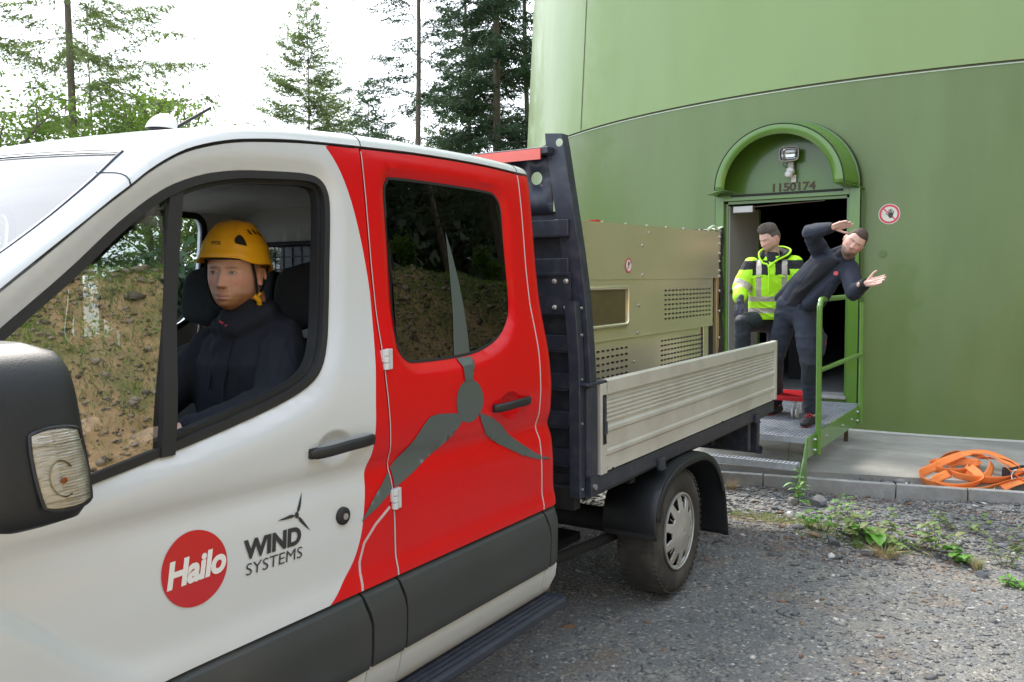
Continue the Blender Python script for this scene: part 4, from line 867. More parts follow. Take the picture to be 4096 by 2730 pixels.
# bonnet, wings and nose (mostly outside the frame)
mb = MB(); rowsb = []
for y, zt, in ((-.02, 1.185), (-.2, 1.14), (-.45, 1.09), (-.7, 1.02), (-.9, .93), (-1.02, .80), (-1.06, .62), (-1.05, .38)):
    xs = float(sidex(np.array([y]), np.array([.9]))[0]) - max(0, (-.5 - y)) * .35
    rowsb.append([(xs + (mir(xs) - xs) * u / 16, y - .10 * (1 - abs(u / 8 - 1) ** 2), zt + .06 * (1 - abs(u / 8 - 1) ** 2) - (.08 if u in (0, 16) else 0)) for u in range(17)])
mb.grid(rowsb, flip=True); mb.build('bonnet', 'white', truck, 50)
nose = [(.293, 1.255), (.293, .806), (.293, .50), (.12, .50), (.10, .60), (.02, .74), (-.12, .84), (-.30, .87), (-.48, .84), (-.62, .74), (-.70, .60), (-.72, .42), (-1.0, .42), (-1.0, .8), (-.88, .93), (-.7, 1.02), (-.45, 1.08), (-.2, 1.10), (0, 1.105), (.15, 1.16)]
fn = lambda y, z: sidex(y, z) - np.maximum(0, (-.5 - y)) * .35
panel('front_wing', nose, ['white'], parent=truck, fn=fn, step=.05)
o = panel('front_wing', nose, ['white'], parent=truck, fn=lambda y, z: mir(sidex(y, z) - np.maximum(0, (-.5 - y)) * .35) , step=.05, rim=-.02)

# cladding and sill
def clx(y, z):
    y = np.asarray(y, float); z = np.asarray(z, float)
    x = np.interp(z, [.50, .56, .575, .745, .80, .81], [-1.785, -1.770, -1.762, -1.757, -1.776, -1.800])
    x = x + .018 * ss((1.25 - y) / .45)
    return x - (1 - np.sqrt(np.clip(1 - np.clip((y - 3.04) / .10, 0, 1) ** 2, 0, 1))) * .07
CL = [(.30, 1.903, 1.925), (1.917, 2.078, 2.090), (2.088, 2.988, 3.008), (2.997, 3.128, 3.12)]
def cladp(y0, y1, yb0, yb1):
    return [(y0, .808), (y0 + .012, .76), (yb0, .70), (yb0, .62), (yb0 - .004, .566), (yb1 - .006, .563), (yb1, .62), (yb1, .70), (y1 + .006, .76), (y1, .808)]
for pp in ([.30, 1.903, .30, 1.930], [1.911, 2.073, 1.942, 2.096], [2.081, 2.988, 2.104, 3.016], [2.996, 3.118, 3.024, 3.132]):
    pl = cladp(*pp); panel('lower_cladding', pl[::-1], ['cladding'], parent=truck, fn=clx, rim=.035, step=.03, smooth=25)
sill = lambda y, z: np.interp(z, [.40, .44, .50, .55, .575], [-1.86, -1.815, -1.795, -1.784, -1.786]) + .018 * ss((1.25 - np.asarray(y, float)) / .45)
for a, b in ((.30, 1.928), (1.933, 2.093), (2.098, 3.008), (3.012, 3.105)):
    panel('sill_panel', [(a, .43), (a, .568), (b, .568), (b + (.01 if b > 3.1 else 0), .50), (b - (.03 if b > 3.1 else 0), .43)][::-1], ['white'], parent=truck, fn=sill, rim=.03, smooth=30)
# running board
mb = MB()
prof = [(-1.84, .425), (-1.735, .425), (-1.725, .418), (-1.722, .40), (-1.735, .385), (-1.84, .385)]
ys = [.8, 3.07, 3.10]
mb.grid([[(x + (0 if y < 3.09 else -.012), y, z) for x, z in prof] for y in ys], closeu=True); mb.add([(x - .012, 3.10, z) for x, z in prof], [tuple(range(6))])
for k in range(3): mb.box((-1.812 + k * .026, .82, .4251), (-1.800 + k * .026, 3.06, .4285))
rb = mb.build('running_board', M['chassis'], truck, 30, fix=True)

# door furniture
def bar_handle(name, y0, z0, y1, z1, par):
    mb = MB(); pts = []
    for t in np.linspace(0, 1, 15):
        y = y0 + (y1 - y0) * t; z = z0 + (z1 - z0) * t
        bow = .030 * (1 - (2 * t - 1) ** 4) + .004
        pts.append((float(np.interp(1.27, _z, _x)) + bow, y, z + .004 * math.sin(math.pi * t)))
    n = 12; rws = []
    for i, p in enumerate(pts):
        t = i / 14; h = .0165 if 0.03 < t < .97 else .012; d = .010
        rws.append([(p[0] + d * math.cos(a), p[1], p[2] + h * math.sin(a)) for a in np.linspace(0, 2 * math.pi, n, endpoint=False)])
    mb.grid(rws, closeu=True); mb.add(rws[0], [tuple(range(n))]); mb.add(rws[-1], [tuple(range(n - 1, -1, -1))])
    xx = float(np.interp(1.27, _z, _x))
    for t in (.06, .94):
        y = y0 + (y1 - y0) * t; mb.box((xx - .01, y - .014, z0 - .013), (xx + .012, y + .014, z0 + .016))
    mb.beam((pts[10][0] + .0105, pts[10][1], pts[10][2] - .012), (pts[10][0] + .0105, pts[10][1], pts[10][2] + .013), .002, .002)
    return mb.build(name, 'blackplastic', par, 50, fix=True)
bar_handle('door_handle', 1.722, 1.262, 1.990, 1.268, door)
bar_handle('door_handle', 2.652, 1.270, 2.905, 1.276, rdoor)
xl = float(np.interp(1.057, _z, _x))
mb = MB(); mb.lathe([(0, .027), (.008, .026), (.013, .020), (.014, .011), (.012, .010), (.012, .0)], (xl, 1.848, 1.057), 'x', 28); lk = mb.build('key_lock', 'blackplastic', door, 40)
mb = MB(); mb.lathe([(.012, .010), (.016, .0095), (.0165, .0)], (xl, 1.848, 1.057), 'x', 20); mb.box((xl + .0165, 1.8468, 1.052), (xl + .0172, 1.8492, 1.062)); mb.build('lock_barrel', 'bolt', lk, 40)
for cz in (1.502, 1.057):
    xh = float(np.interp(cz, _z, _x)); mb = MB()
    for k in range(3):
        z = cz - .033 + .022 * k; mb.cyl((xh + .006, 2.080, z + .0008), (xh + .006, 2.080, z + .0212), .012, 16)
    mb.box((xh - .006, 2.086, cz - .033), (xh + .010, 2.108, cz + .033)); mb.box((xh - .006, 2.066, cz - .008), (xh + .008, 2.078, cz + .03))
    mb.build('door_hinge', 'white', rdoor, 40, bevel=.0015)
# window frames, glass
frame_in = offset_poly(WINF, -.022)
def ring(name, o_, i_, m, par, off, rim=.02): return panel(name, o_, [m], holes=[i_], parent=par, off=off, rim=rim, step=.05)
wf = ring('window_seal', offset_poly(WINF, -.0008), frame_in, 'rubber', door, .004, .03)
ring('inner_seal', offset_poly(WINF, -.0225), offset_poly(WINF, -.036), 'blackplastic', wf, -.012, .03)
# divider bar between fixed quarter glass and the lowered window
mb = MB()
for (ya, za, yb, zb) in ((1.400, 2.000, 1.284, 1.330),):
    w2 = .0195; xa = float(sidex(np.array([ya]), np.array([za]))[0]) - .004; xb = float(sidex(np.array([yb]), np.array([zb]))[0]) - .004
    P = [(xa, ya - w2, za - .02), (xa, ya + w2, za - .004), (xb, yb + w2, zb + .008), (xb, yb - w2, zb)]
    n = 8; L = []
    for i in range(n + 1):
        t = i / n; yc = ya + (yb - ya) * t; zc = za - .012 + (zb - za + .016) * t; xc = float(np.interp(zc, _z, _x)) - .016
        L.append([(xc - .02, yc - w2, zc), (xc, yc - w2, zc), (xc, yc + w2, zc), (xc - .02, yc + w2, zc)])
    mb.grid(L, closeu=True)
mb.build('window_divider', 'rubber', wf, 30, fix=True)
qp = [p for p in WINF]
def ydiv(z): return 1.284 + (1.400 - 1.284) * (z - 1.33) / (2.0 - 1.33)
quarter = offset_poly(WINF, -.018); quarter = [(min(y, ydiv(z)), z) for y, z in quarter]
qq = [];
for p in quarter:
    if not qq or abs(p[0] - qq[-1][0]) + abs(p[1] - qq[-1][1]) > .004: qq.append(p)
panel('quarter_glass', qq, ['glass'], parent=wf, off=-.012, rim=0, step=.06, fn=lambda y, z: np.interp(z, [1.25, 2.05], [-1.806, -1.903]))
# rear window
panel('rear_window_glass', WINR, ['privacy'], parent=rdoor, off=0, rim=0, step=.06, fn=lambda y, z: np.interp(z, [1.4, 2.1], [-1.8235, -1.9145]))
ring('window_rubber', offset_poly(WINR, .005), offset_poly(WINR, -.004), 'rubber', rdoor, .0025 - .0, .012)

# decals --------------------------------------------------------------------
def decal(name, poly, m, par, off=.0022, fn=None, step=.03, holes=()):
    return panel(name, poly, [m], parent=par, off=off, rim=0, step=step, fn=fn, smooth=180, holes=holes)
winx = lambda y, z: np.interp(z, [1.4, 2.1], [-1.8235, -1.9145])
bu_win = [(2.507, 1.925), (2.532, 1.835), (2.552, 1.741), (2.563, 1.650), (2.568, 1.56), (2.566, 1.4845), (2.470, 1.4815), (2.478, 1.54), (2.492, 1.63), (2.503, 1.788)]
decal('turbine_blade', bu_win[::-1], 'grey_decal', rdoor, .0015, winx)
hub = [(2.508 + .083 * math.cos(a) * (1), 1.318 + .077 * math.sin(a)) for a in np.linspace(0, 2 * math.pi, 40, endpoint=False)]
decal('turbine_hub', hub, 'grey_decal', rdoor)
decal('turbine_blade', [(2.474, 1.4735), (2.564, 1.4735), (2.551, 1.44), (2.530, 1.392), (2.484, 1.391), (2.482, 1.43)][::-1], 'grey_decal', rdoor, .0045, step=.008)
def clip_y(poly, lo, hi):
    def cl(P, f, v, s):
        out = []
        for a, b in zip(P, P[1:] + P[:1]):
            ia, ib = (a[0] - v) * s >= 0, (b[0] - v) * s >= 0
            if ia: out.append(a)
            if ia != ib: t = (v - a[0]) / (b[0] - a[0]); out.append((v, a[1] + t * (b[1] - a[1])))
        return out
    return cl(cl(list(poly), 0, lo, 1), 0, hi, -1)
BL = [(2.438, 1.283), (2.36, 1.293), (2.306, 1.297), (2.271, 1.292), (2.24, 1.270), (2.193, 1.229), (2.08, 1.152), (1.99, 1.083), (1.923, 1.020), (2.005, 1.050), (2.081, 1.088), (2.207, 1.128), (2.331, 1.172), (2.40, 1.205), (2.462, 1.252)]
BR = [(2.566, 1.268), (2.640, 1.242), (2.713, 1.203), (2.853, 1.106), (2.95, 1.052), (2.998, 1.033), (3.083, 1.005), (2.98, 1.020), (2.85, 1.060), (2.704, 1.128), (2.619, 1.181), (2.576, 1.235)]
decal('turbine_blade', clip_y(BL, 2.087, 9), 'grey_decal', rdoor, .0032)
decal('turbine_blade', clip_y(BL, 0, 2.071), 'grey_decal', door, .0032)
decal('turbine_blade', clip_y(BR, 0, 2.992), 'grey_decal', rdoor, .0032)
decal('turbine_blade', clip_y(BR, 3.002, 9), 'grey_decal', truck, .0032)
# company logo on the front door
c0 = (1.332, 1.048)
circ = [(c0[0] + .0955 * math.cos(a), c0[1] + .0925 * math.sin(a)) for a in np.linspace(0, 2 * math.pi, 56, endpoint=False)]
logo = decal('logo_disc', circ, 'redlogo', door, .002)
def door_map(y0, z0, y1, z1, h, off):      # baseline start/end, height
    def f(u, v):
        y = y0 + (y1 - y0) * u; z = z0 + (z1 - z0) * u + h * v
        return (float(sidex(np.array([y]), np.array([z]))[0]) + off, y, z)
    return f
text_on('logo_lettering', 'Hailo', 'white_decal', door_map(1.247, 1.016, 1.423, 1.018, .066, .0036), logo, .176, .066, .040, .25, spacing=.97)
text_on('door_lettering', 'WIND', 'black_decal', door_map(1.484, 1.026, 1.681, 1.018, .051, .0025), door, .197, .051, .046, .14)
text_on('door_lettering', 'SYSTEMS', 'black_decal', door_map(1.482, .9845, 1.681, .980, .031, .0025), door, .199, .031, -.004, .12)
def blade(cx_, cz_, ang, L, W, kink=.3):
    pts = [(0, -.10), (.12, -.10), (.22, -.45), (.35, -.5), (.7, -.25), (1.0, .0), (.6, .28), (.25, .38), (.1, .1)]
    return [(cx_ + (u * L) * math.cos(ang) - (v * W) * math.sin(ang), cz_ + (u * L) * math.sin(ang) + (v * W) * math.cos(ang)) for u, v in pts]
lx, lz = 1.671, 1.101
for ang, L in ((math.atan2(.056, .036), .066), (math.atan2(.0, -.07), .070), (math.atan2(-.056, .046), .072)):
    decal('logo_blade', blade(lx, lz, ang, L, .011), 'black_decal', door, .0025, step=.05)
decal('logo_hub', [(lx + .0075 * math.cos(a), lz + .0085 * math.sin(a)) for a in np.linspace(0, 2 * math.pi, 16, endpoint=False)], 'black_decal', door, .0035, step=.05)

# mirror
def mirror_shell(zlo, zhi, grow=0.0, y0=.715, y1=.918, n=40, nz=21):
    rws = []
    for t in np.linspace(0, 1, nz):
        z = zlo + t * (zhi - zlo); e = abs(2 * t - 1); pr = (1 - e ** 5) ** .45 if e < 1 else 0
        pr = max(pr, .02); xo = -1.462 - .075 * t ** 1.3 + grow; xi = -1.80; Xc = (xo + xi) / 2; hx = (xo - xi) / 2; yc = (y0 + y1) / 2; hy = (y1 - y0) / 2 + grow
        k = hx - (1 - pr) * .075; ky = hy - (1 - pr) * .06
        rws.append([(Xc + k * math.copysign(abs(math.cos(a)) ** .30, math.cos(a)), yc + ky * math.copysign(abs(math.sin(a)) ** .36, math.sin(a)) - .10 * (k * math.copysign(abs(math.cos(a)) ** .30, math.cos(a))), z) for a in np.linspace(0, 2 * math.pi, n, endpoint=False)])
    return rws
rws = mirror_shell(1.316, 1.643); mb = MB(); mb.grid(rws, closeu=True); mb.add(rws[0], [tuple(range(40))]); mb.add(rws[-1], [tuple(range(39, -1, -1))])
mir_o = mb.build('side_mirror', 'blackplastic', truck, 50, fix=True)
mb = MB()                                   # bezel lip round the glass side
loop = []
for row in rws[1:-1]:
    j = max(range(len(row)), key=lambda q: row[q][0] * .75 + row[q][1]); loop.append((row[j][0] - .012, row[j][1] - .022, row[j][2]))
mb.tube([(x + .0125, y - .0, z) for x, y, z in loop], .003, 6); mb.build('mirror_rim', 'blackplastic', mir_o, 60)
mb = MB(); mb.box((-1.795, .70, 1.33), (-1.78, .86, 1.42)); mb.tube([(-1.80, .80, 1.37), (-1.72, .79, 1.38)], .03, 10); mb.build('mirror_arm', 'blackplastic', mir_o, 40)
mb = MB(); mb.box((-1.78, .900, 1.36), (-1.60, .915, 1.60)); mb.build('mirror_glass', 'chrome', mir_o)
def lens_pt(u, v, off):                      # u along y, v up
    y = .790 + .102 * u - .008 * v; z = 1.356 + .143 * v
    t = (z - 1.318) / .334; xo = -1.462 - .075 * t ** 1.3; hx = (xo + 1.80) / 2; hy = (.918 - .715) / 2; yc = (.918 + .715) / 2
    s = max(-.985, min(.985, (y + .10 * hx - yc) / hy)); c = (1 - abs(s) ** (2 / .36)) ** (.15) if abs(s) < 1 else 0
    return ((xo - 1.80) / 2 + hx * c + off, y, z)
def rnd(u, v):                               # rounded rectangle mapping
    return u, v
N_ = 14; P = [[None] * (N_ + 1) for _ in range(N_ + 1)]
def sq(u, v):
    a, b = 2 * u - 1, 2 * v - 1; k = .22
    return (.5 + .5 * a * math.sqrt(1 - k * b * b * a * a) , .5 + .5 * b * math.sqrt(1 - k * a * a * b * b))
for (nm, m_, off, bul) in (('indicator_reflector', 'lampin', .0015, 0), ('indicator_lens', 'lens', .004, .006)):
    if nm == 'indicator_reflector':
        M['lampin'] = mat('lamp_reflector', (.97, .97, .96), .22, metal=.55, nscale=70, namt=.10, bump=.006, bscale=70, stretch=(1, .3, 2.0))
    G_ = []
    for i in range(N_ + 1):
        G_.append([lens_pt(*sq(j / N_, i / N_), off + bul * math.sin(math.pi * i / N_) ** .4 * math.sin(math.pi * j / N_) ** .4) for j in range(N_ + 1)])
    mb = MB(); mb.grid(G_); lo_ = mb.build(nm, m_, mir_o, 60)
border = [sq(t, 0) for t in np.linspace(0, 1, 12)] + [sq(1, t) for t in np.linspace(0, 1, 12)][1:] + [sq(1 - t, 1) for t in np.linspace(0, 1, 12)][1:] + [sq(0, 1 - t) for t in np.linspace(0, 1, 12)][1:]
mb = MB(); mb.tube([lens_pt(u, v, .002) for u, v in border], .0035, 6); mb.build('indicator_frame', 'blackplastic', mir_o, 60)
mb = MB(); 
for v in np.linspace(.06, .94, 26): mb.tube([lens_pt(.42 + .5 * q, v, .003) for q in (0, .5, 1)], .0011, 4)
for v in (.12, .80): mb.tube([lens_pt(.05 + .9 * q, v, .004) for q in (0, .3, .6, 1)], .0018, 4)
mb.build('indicator_ribs', 'lens', mir_o)
c_ = Vector(lens_pt(.45, .36, .004)); mb = MB()
mb.lathe([(0, .0045), (.003, .0055), (.004, .004), (.005, 0)], c_, 'x', 16); mb.build('indicator_bulb', 'amber', mir_o, 60)
mb = MB(); mb.tube([lens_pt(.45 + .22 * math.cos(a), .38 + .22 * math.sin(a), .004) for a in np.linspace(.6, 5.2, 16)], .0016, 5); mb.build('indicator_bowl', 'chrome', mir_o, 60)

# ------------------------------------------------------------------ cab interior
inn = MB()
def insx(z): return float(np.interp(z, _z, _x)) - .07
# headliner
hl = []
for y, z in ((1.42, 2.035), (1.6, 2.09), (2.0, 2.13), (2.5, 2.15), (3.0, 2.15), (3.10, 2.12)):
    hl.append([(-1.965 + (mir(-1.965) + 1.965) * u / 10, y, z - (.05 if u in (0, 10) else 0.0) ) for u in range(11)])
mb = MB(); mb.grid(hl); mb.build('headliner', 'lining', truck, 60)
M['trimw'] = mat('cream_trim', (.50, .49, .44), .7, nscale=30, namt=.06)
# B pillar inner trim with belt
mb = MB(); mb.grid([[(-1.93 - .03 * k, 1.975 + .008 * k, 2.09), (-1.90 - .03 * k, 1.975, 1.70), (-1.88 - .03 * k, 1.965, 1.40), (-1.87 - .03 * k, 1.97, .85)] for k in range(4)]); mb.grid([[(-1.93, 1.945, 2.09), (-1.90, 1.96, 1.7), (-1.88, 1.955, 1.4), (-1.87, 1.96, .85)], [(-1.935, 2.13, 2.09), (-1.905, 2.13, 1.7), (-1.885, 2.13, 1.4), (-1.87, 2.13, .85)]])
mb.build('pillar_trim', 'trimw', truck, 60)
mb = MB(); mb.grid([[(-1.985 - .0 * k, 1.975 + .035 * k, 2.07), (-1.955, 1.965 + .035 * k, 1.70), (-1.95, 1.96 + .035 * k, 1.45)] for k in range(2)]); mb.build('seat_belt', 'seatc', truck)
# rear bulkhead with window and mesh
def bulk(y, z0, z1):
    mb = MB(); return mb
bwin = [(-2.62, 1.55), (-2.62, 1.88), (-2.56, 1.94), (-2.08, 1.94), (-2.03, 1.89), (-2.03, 1.55)]
def flat_xz(name, outer, holes, y, m, par, thick=.02):
    # reuse the constrained triangulation with x,z as plane coordinates
    o = panel(name, [(-a, b) for a, b in outer], [m], holes=[[(-a, b) for a, b in h] for h in holes], parent=None, rim=0, step=.1, fn=lambda p, q: p * 0, smooth=180)
    me = o.data; v = np.empty(len(me.vertices) * 3); me.vertices.foreach_get('co', v); v = v.reshape(-1, 3)
    nv = np.stack([-v[:, 1], np.full(len(v), y), v[:, 2]], 1); me.vertices.foreach_set('co', nv.ravel()); me.update()
    o.parent = par
    if par is not None and par.parent is None: o.matrix_parent_inverse = Matrix.Translation(-par.location)
    if thick:
        sm = o.modifiers.new('thick', 'SOLIDIFY'); sm.thickness = thick; sm.offset = 0
    return o
flat_xz('cab_back_wall', [(-1.90, .6), (-1.925, 2.15), (-2.1, 2.19), (-3.54, 2.19), (-3.715, 2.15), (-3.74, .6)], [bwin, [(mir(a), b) for a, b in bwin]], 3.10, 'trimw', truck)
for q, W_ in enumerate((bwin, [(mir(a), b) for a, b in bwin])):
    mb = MB(); xs_ = [a for a, b in W_]; x0, x1 = min(xs_), max(xs_)
    fr = offset_poly([(a, b) for a, b in W_], 0)
    mb.tube([(a, 3.085, b) for a, b in W_] + [(W_[0][0], 3.085, W_[0][1])], .014, 6)
    for k in range(1, 9): mb.box((x0 + (x1 - x0) * k / 9 - .002, 3.083, 1.55), (x0 + (x1 - x0) * k / 9 + .002, 3.087, 1.93))
    for k in range(1, 6): mb.box((x0, 3.0835, 1.55 + k * .065), (x1, 3.0875, 1.554 + k * .065))
    mb.build('back_window_guard', 'rubber', truck, 60)
    flat_xz('back_window_glass', [(a, b) for a, b in W_], [], 3.112, 'bglass', truck, 0)
# far side door skin with windows
fwin = [(mir(0), 0)]
fp = [(.30, 1.26), (.937, 1.737), (1.256, 1.977), (1.447, 2.091), (1.813, 2.155), (3.10, 2.17), (3.13, .6), (.30, .6)]
ff = lambda y, z: mir(np.interp(z, _z, _x))
panel('far_side_doors', fp[::-1], ['white'], holes=[WINF, WINR], parent=truck, fn=ff, rim=-.02, step=.08)
panel('far_side_trim', [(.32, 1.0), (.32, .6), (3.1, .6), (3.10, 2.12), (1.813, 2.11), (1.447, 2.05), (1.256, 1.93), (.937, 1.69), (.34, 1.25)], ['lining'], holes=[offset_poly(WINF, .01), offset_poly(WINR, .01)], parent=truck, fn=lambda y, z: mir(np.interp(z, _z, _x)) + .05, rim=0, step=.08)
for W_ in (WINF, WINR):
    ring('far_window_seal', offset_poly(W_, .012), offset_poly(W_, -.02), 'rubber', truck, 0)
    COL.objects[-1]
for o in [o for o in bpy.data.objects if o.name.startswith('far_window_seal')]:
    me = o.data; v = np.empty(len(me.vertices) * 3); me.vertices.foreach_get('co', v); v = v.reshape(-1, 3)
    v[:, 0] = mir(np.interp(v[:, 2], _z, _x)) + .06; me.vertices.foreach_set('co', v.ravel()); me.update()
panel('far_window_glass', WINR, ['fglass'], parent=truck, fn=lambda y, z: mir(np.interp(z, _z, _x)) + .01, rim=0, step=.1)
panel('far_window_glass', WINF, ['fglass'], parent=truck, fn=lambda y, z: mir(np.interp(z, _z, _x)) + .01, rim=0, step=.1)
# near inner trim of doors (dark), floor, dashboard
panel('door_trim', [(.32, .6), (2.06, .6), (2.06, 1.46), (1.85, 1.44), (1.64, 1.385), (1.42, 1.335), (1.23, 1.30), (.62, 1.21), (.32, 1.18)], ['blackplastic'], parent=truck, fn=lambda y, z: np.interp(z, _z, _x) - .085, rim=0, step=.1)
panel('door_trim', [(2.09, .6), (3.05, .6), (3.05, 1.46), (2.09, 1.46)], ['blackplastic'], parent=truck, fn=lambda y, z: np.interp(z, _z, _x) - .085, rim=0, step=.1)
mb = MB(); mb.box((mir(-1.87), .2, .55), (-1.87, 3.09, .60)); mb.build('cab_floor', 'under', truck)
mb = MB(); mb.grid([[(-1.90 + (mir(-1.9) + 1.9) * u / 8, y - .05 * math.sin(math.pi * u / 8), z) for u in range(9)] for y, z in ((-.05, 1.20), (.25, 1.235), (.52, 1.225), (.60, 1.17), (.58, .95), (.45, .7))])
mb.box((-2.50, .60, 1.18), (-2.0, .50, 1.262)); mb.build('dashboard', 'blackplastic', truck, 50)
mb = MB(); tilt = Matrix.Rotation(R(62), 4, 'X'); ctr = Vector((-2.24, 1.03, 1.20))
ringp = [ctr + tilt @ Vector((.19 * math.cos(a), .19 * math.sin(a), 0)) for a in np.linspace(0, 2 * math.pi, 41)]
mb.tube(ringp, .014, 8, caps=False); mb.tube([ctr, ctr + tilt @ Vector((0, 0, -.35))], .03, 8)
for a in (0, math.pi, -math.pi / 2): mb.tube([ctr, ctr + tilt @ Vector((.19 * math.cos(a), .19 * math.sin(a), 0))], .014, 6)
mb.build('steering_wheel', 'blackplastic', truck, 60)
def seat(xc, yb, w):
    mb = MB()
    def pad(c, h, n=10, ex=.5):
        rw = []
        for t in np.linspace(-1, 1, 11):
            p = (1 - abs(t) ** 4) ** .5; rw.append([(c[0] + h[0] * p * math.copysign(abs(math.cos(a)) ** ex, math.cos(a)), c[1] + h[1] * p * math.copysign(abs(math.sin(a)) ** ex, math.sin(a)) + (t * .10 if h[2] > .2 else t * .02), c[2] + h[2] * t) for a in np.linspace(0, 2 * math.pi, 20, endpoint=False)])
        mb.grid(rw, closeu=True)
    pad((xc, yb, 1.23), (w, .065, .32)); pad((xc, yb - .27, .90), (w, .27, .08))
    pad((xc, yb + .125, 1.70), (.125, .055, .12))
    o = mb.build('seat', 'seatc', truck, 60, fix=True)
    m2 = MB()
    for s in (-.06, .06): m2.cyl((xc + s, yb + .11, 1.50), (xc + s, yb + .125, 1.62), .007, 8)
    m2.box((xc + .085, yb + .03, 1.50), (xc + .10, yb + .05, 1.56)); m2.build('headrest_post', 'chrome', o, 40)
seat(-2.26, 2.05, .24); seat(-2.80, 2.07, .20); seat(-3.32, 2.05, .24)
seat(-2.20, 2.86, .24); seat(-2.80, 2.86, .24); seat(-3.4, 2.86, .24)

# roof beacon and antenna
mb = MB(); bx, by, bz_ = -2.40, 1.72, 2.215
n = 28; rw = []
for t in np.linspace(0, 1, 12):
    h = .050 * t; p = math.sqrt(max(0, 1 - t ** 2.2)); rw.append([(bx + .040 * p * math.cos(a), by + .049 * p * math.sin(a) + .02 * t, bz_ + .015 + h) for a in np.linspace(0, 2 * math.pi, n, endpoint=False)])
mb.grid(rw, closeu=True); bc = mb.build('roof_beacon', M['white_decal'], truck, 60, fix=True)
mb = MB(); mb.cyl((bx, by, bz_ - .025), (bx, by, bz_ + .016), .038, 28); mb.build('beacon_base', 'rubber', bc, 40)
ant = MB(); ant.tube([(bx + .0, by + .06, bz_ + .03), (bx + .0, by + .19, bz_ + .11)], [.006, .005], 8); ant.lathe([(0, .03), (.02, .022), (.03, .01), (.03, 0)], (bx - .02, by + .06, bz_ + .0), 'z', 14); ant.build('antenna', 'blackplastic', truck, 60)
# ------------------------------------------------------------------ flatbed body, chassis, wheel
mb = MB(); XL = -1.80; XR = mir(XL)
# side board (aluminium profile) : profile in z, x offset
def board(x0, sgn, par):
    pr = [(1.281, 0.0), (1.276, .006), (1.215, .006), (1.205, -.010)]
    z = 1.198
    for k in range(6): pr += [(z, -.010), (z - .006, -.003), (z - .012, -.003), (z - .018, -.010)]; z -= .0205
    pr += [(1.065, -.009), (1.055, .005), (1.040, .005), (1.030, -.003), (.955, -.003), (.945, .005), (.930, .005), (.920, -.003), (.862, -.003), (.852, .0), (.846, -.02)]
    mb = MB(); ys = [3.60, 6.335]
    rows = [[(x0 + sgn * d, y, zz) for zz, d in pr] for y in ys]; mb.grid(rows, flip=sgn > 0)
    back = [[(x0 - sgn * .030, y, zz) for zz in (1.281, .846)] for y in ys]; mb.grid(back, flip=sgn < 0)
    mb.grid([[(x0, y, 1.281), (x0 - sgn * .03, y, 1.281)] for y in ys])
    o = mb.build('side_board', 'alu', par, 22, fix=False)
    m2 = MB(); m2.box((x0 - .03, 3.535, .844), (x0 + .006, 3.60, 1.268)); m2.build('board_end_cap', 'alu', o, bevel=.003)
    m2 = MB(); m2.box((x0 + .0065, 3.553, .985), (x0 + .0085, 3.585, 1.215)); m2.build('latch_recess', 'dark', o)
    m2 = MB(); m2.box((x0 + .0085, 3.558, 1.08), (x0 + .013, 3.580, 1.20)); m2.box((x0 + .0085, 3.556, 1.03), (x0 + .017, 3.582, 1.09)); m2.build('latch_lever', 'chassis', o, bevel=.002)
    m2 = MB(); m2.box((x0 - .03, 6.335, .852), (x0 + .008, 6.385, 1.284)); m2.build('board_end_cap', 'alu', o, bevel=.003)
    m2 = MB()
    for zz in (1.25, 1.20, 1.13, .99, .93, .87): m2.cyl((x0 + .005, 3.592, zz), (x0 + .0085, 3.592, zz), .0045, 10)
    for zz in (1.24, 1.12, 1.0, .90): m2.cyl((x0 + .007, 6.362, zz), (x0 + .0105, 6.362, zz), .0045, 10)
    m2.build('rivet', 'bolt', o)
    m2 = MB()
    for yy in (3.66, 5.2, 6.30): m2.box((x0 + .0, yy, .847), (x0 + .0035, yy + .012, .858))
    m2.build('drain_slot', 'dark', o)
    return o
board(-1.795, 1, truck)
o = board(mir(-1.795), -1, truck)
mb = MB(); mb.box((mir(-1.80), 6.31, .86), (-1.84, 6.335, .93)); mb.build('tail_sill', 'chassis', truck)
# bed floor and edge rail
mb = MB(); mb.box((mir(-1.83), 3.47, .80), (-1.83, 6.38, .85)); mb.build('bed_floor', 'chassis', truck)
mb = MB(); mb.box((-1.835, 3.47, .765), (-1.80, 6.36, .843)); mb.box((-1.90, 3.47, .735), (-1.835, 6.30, .765)); mb.build('edge_rail', 'chassis', truck, bevel=.004)
mb = MB(); mb.box((mir(-1.80), 3.47, .765), (mir(-1.835), 6.36, .843)); mb.build('edge_rail', 'chassis', truck, bevel=.004)
for yy in (4.20, 5.88):
    mb = MB(); mb.box((-1.80, yy, .745), (-1.783, yy + .085, .80)); mb.box((-1.80, yy + .01, .735), (-1.775, yy + .075, .75)); mb.build('board_hinge', 'chassis', truck, bevel=.004)
# front corner post and headboard
mb = MB(); mb.box((-1.880, 3.44, .84), (-1.797, 3.53, 1.27)); mb.build('corner_post', 'chassis', truck, bevel=.018)
mb = MB(); mb.box((-1.885, 3.40, 1.268), (-1.79, 3.60, 1.283)); mb.build('post_cap', 'chassis', truck, bevel=.006)
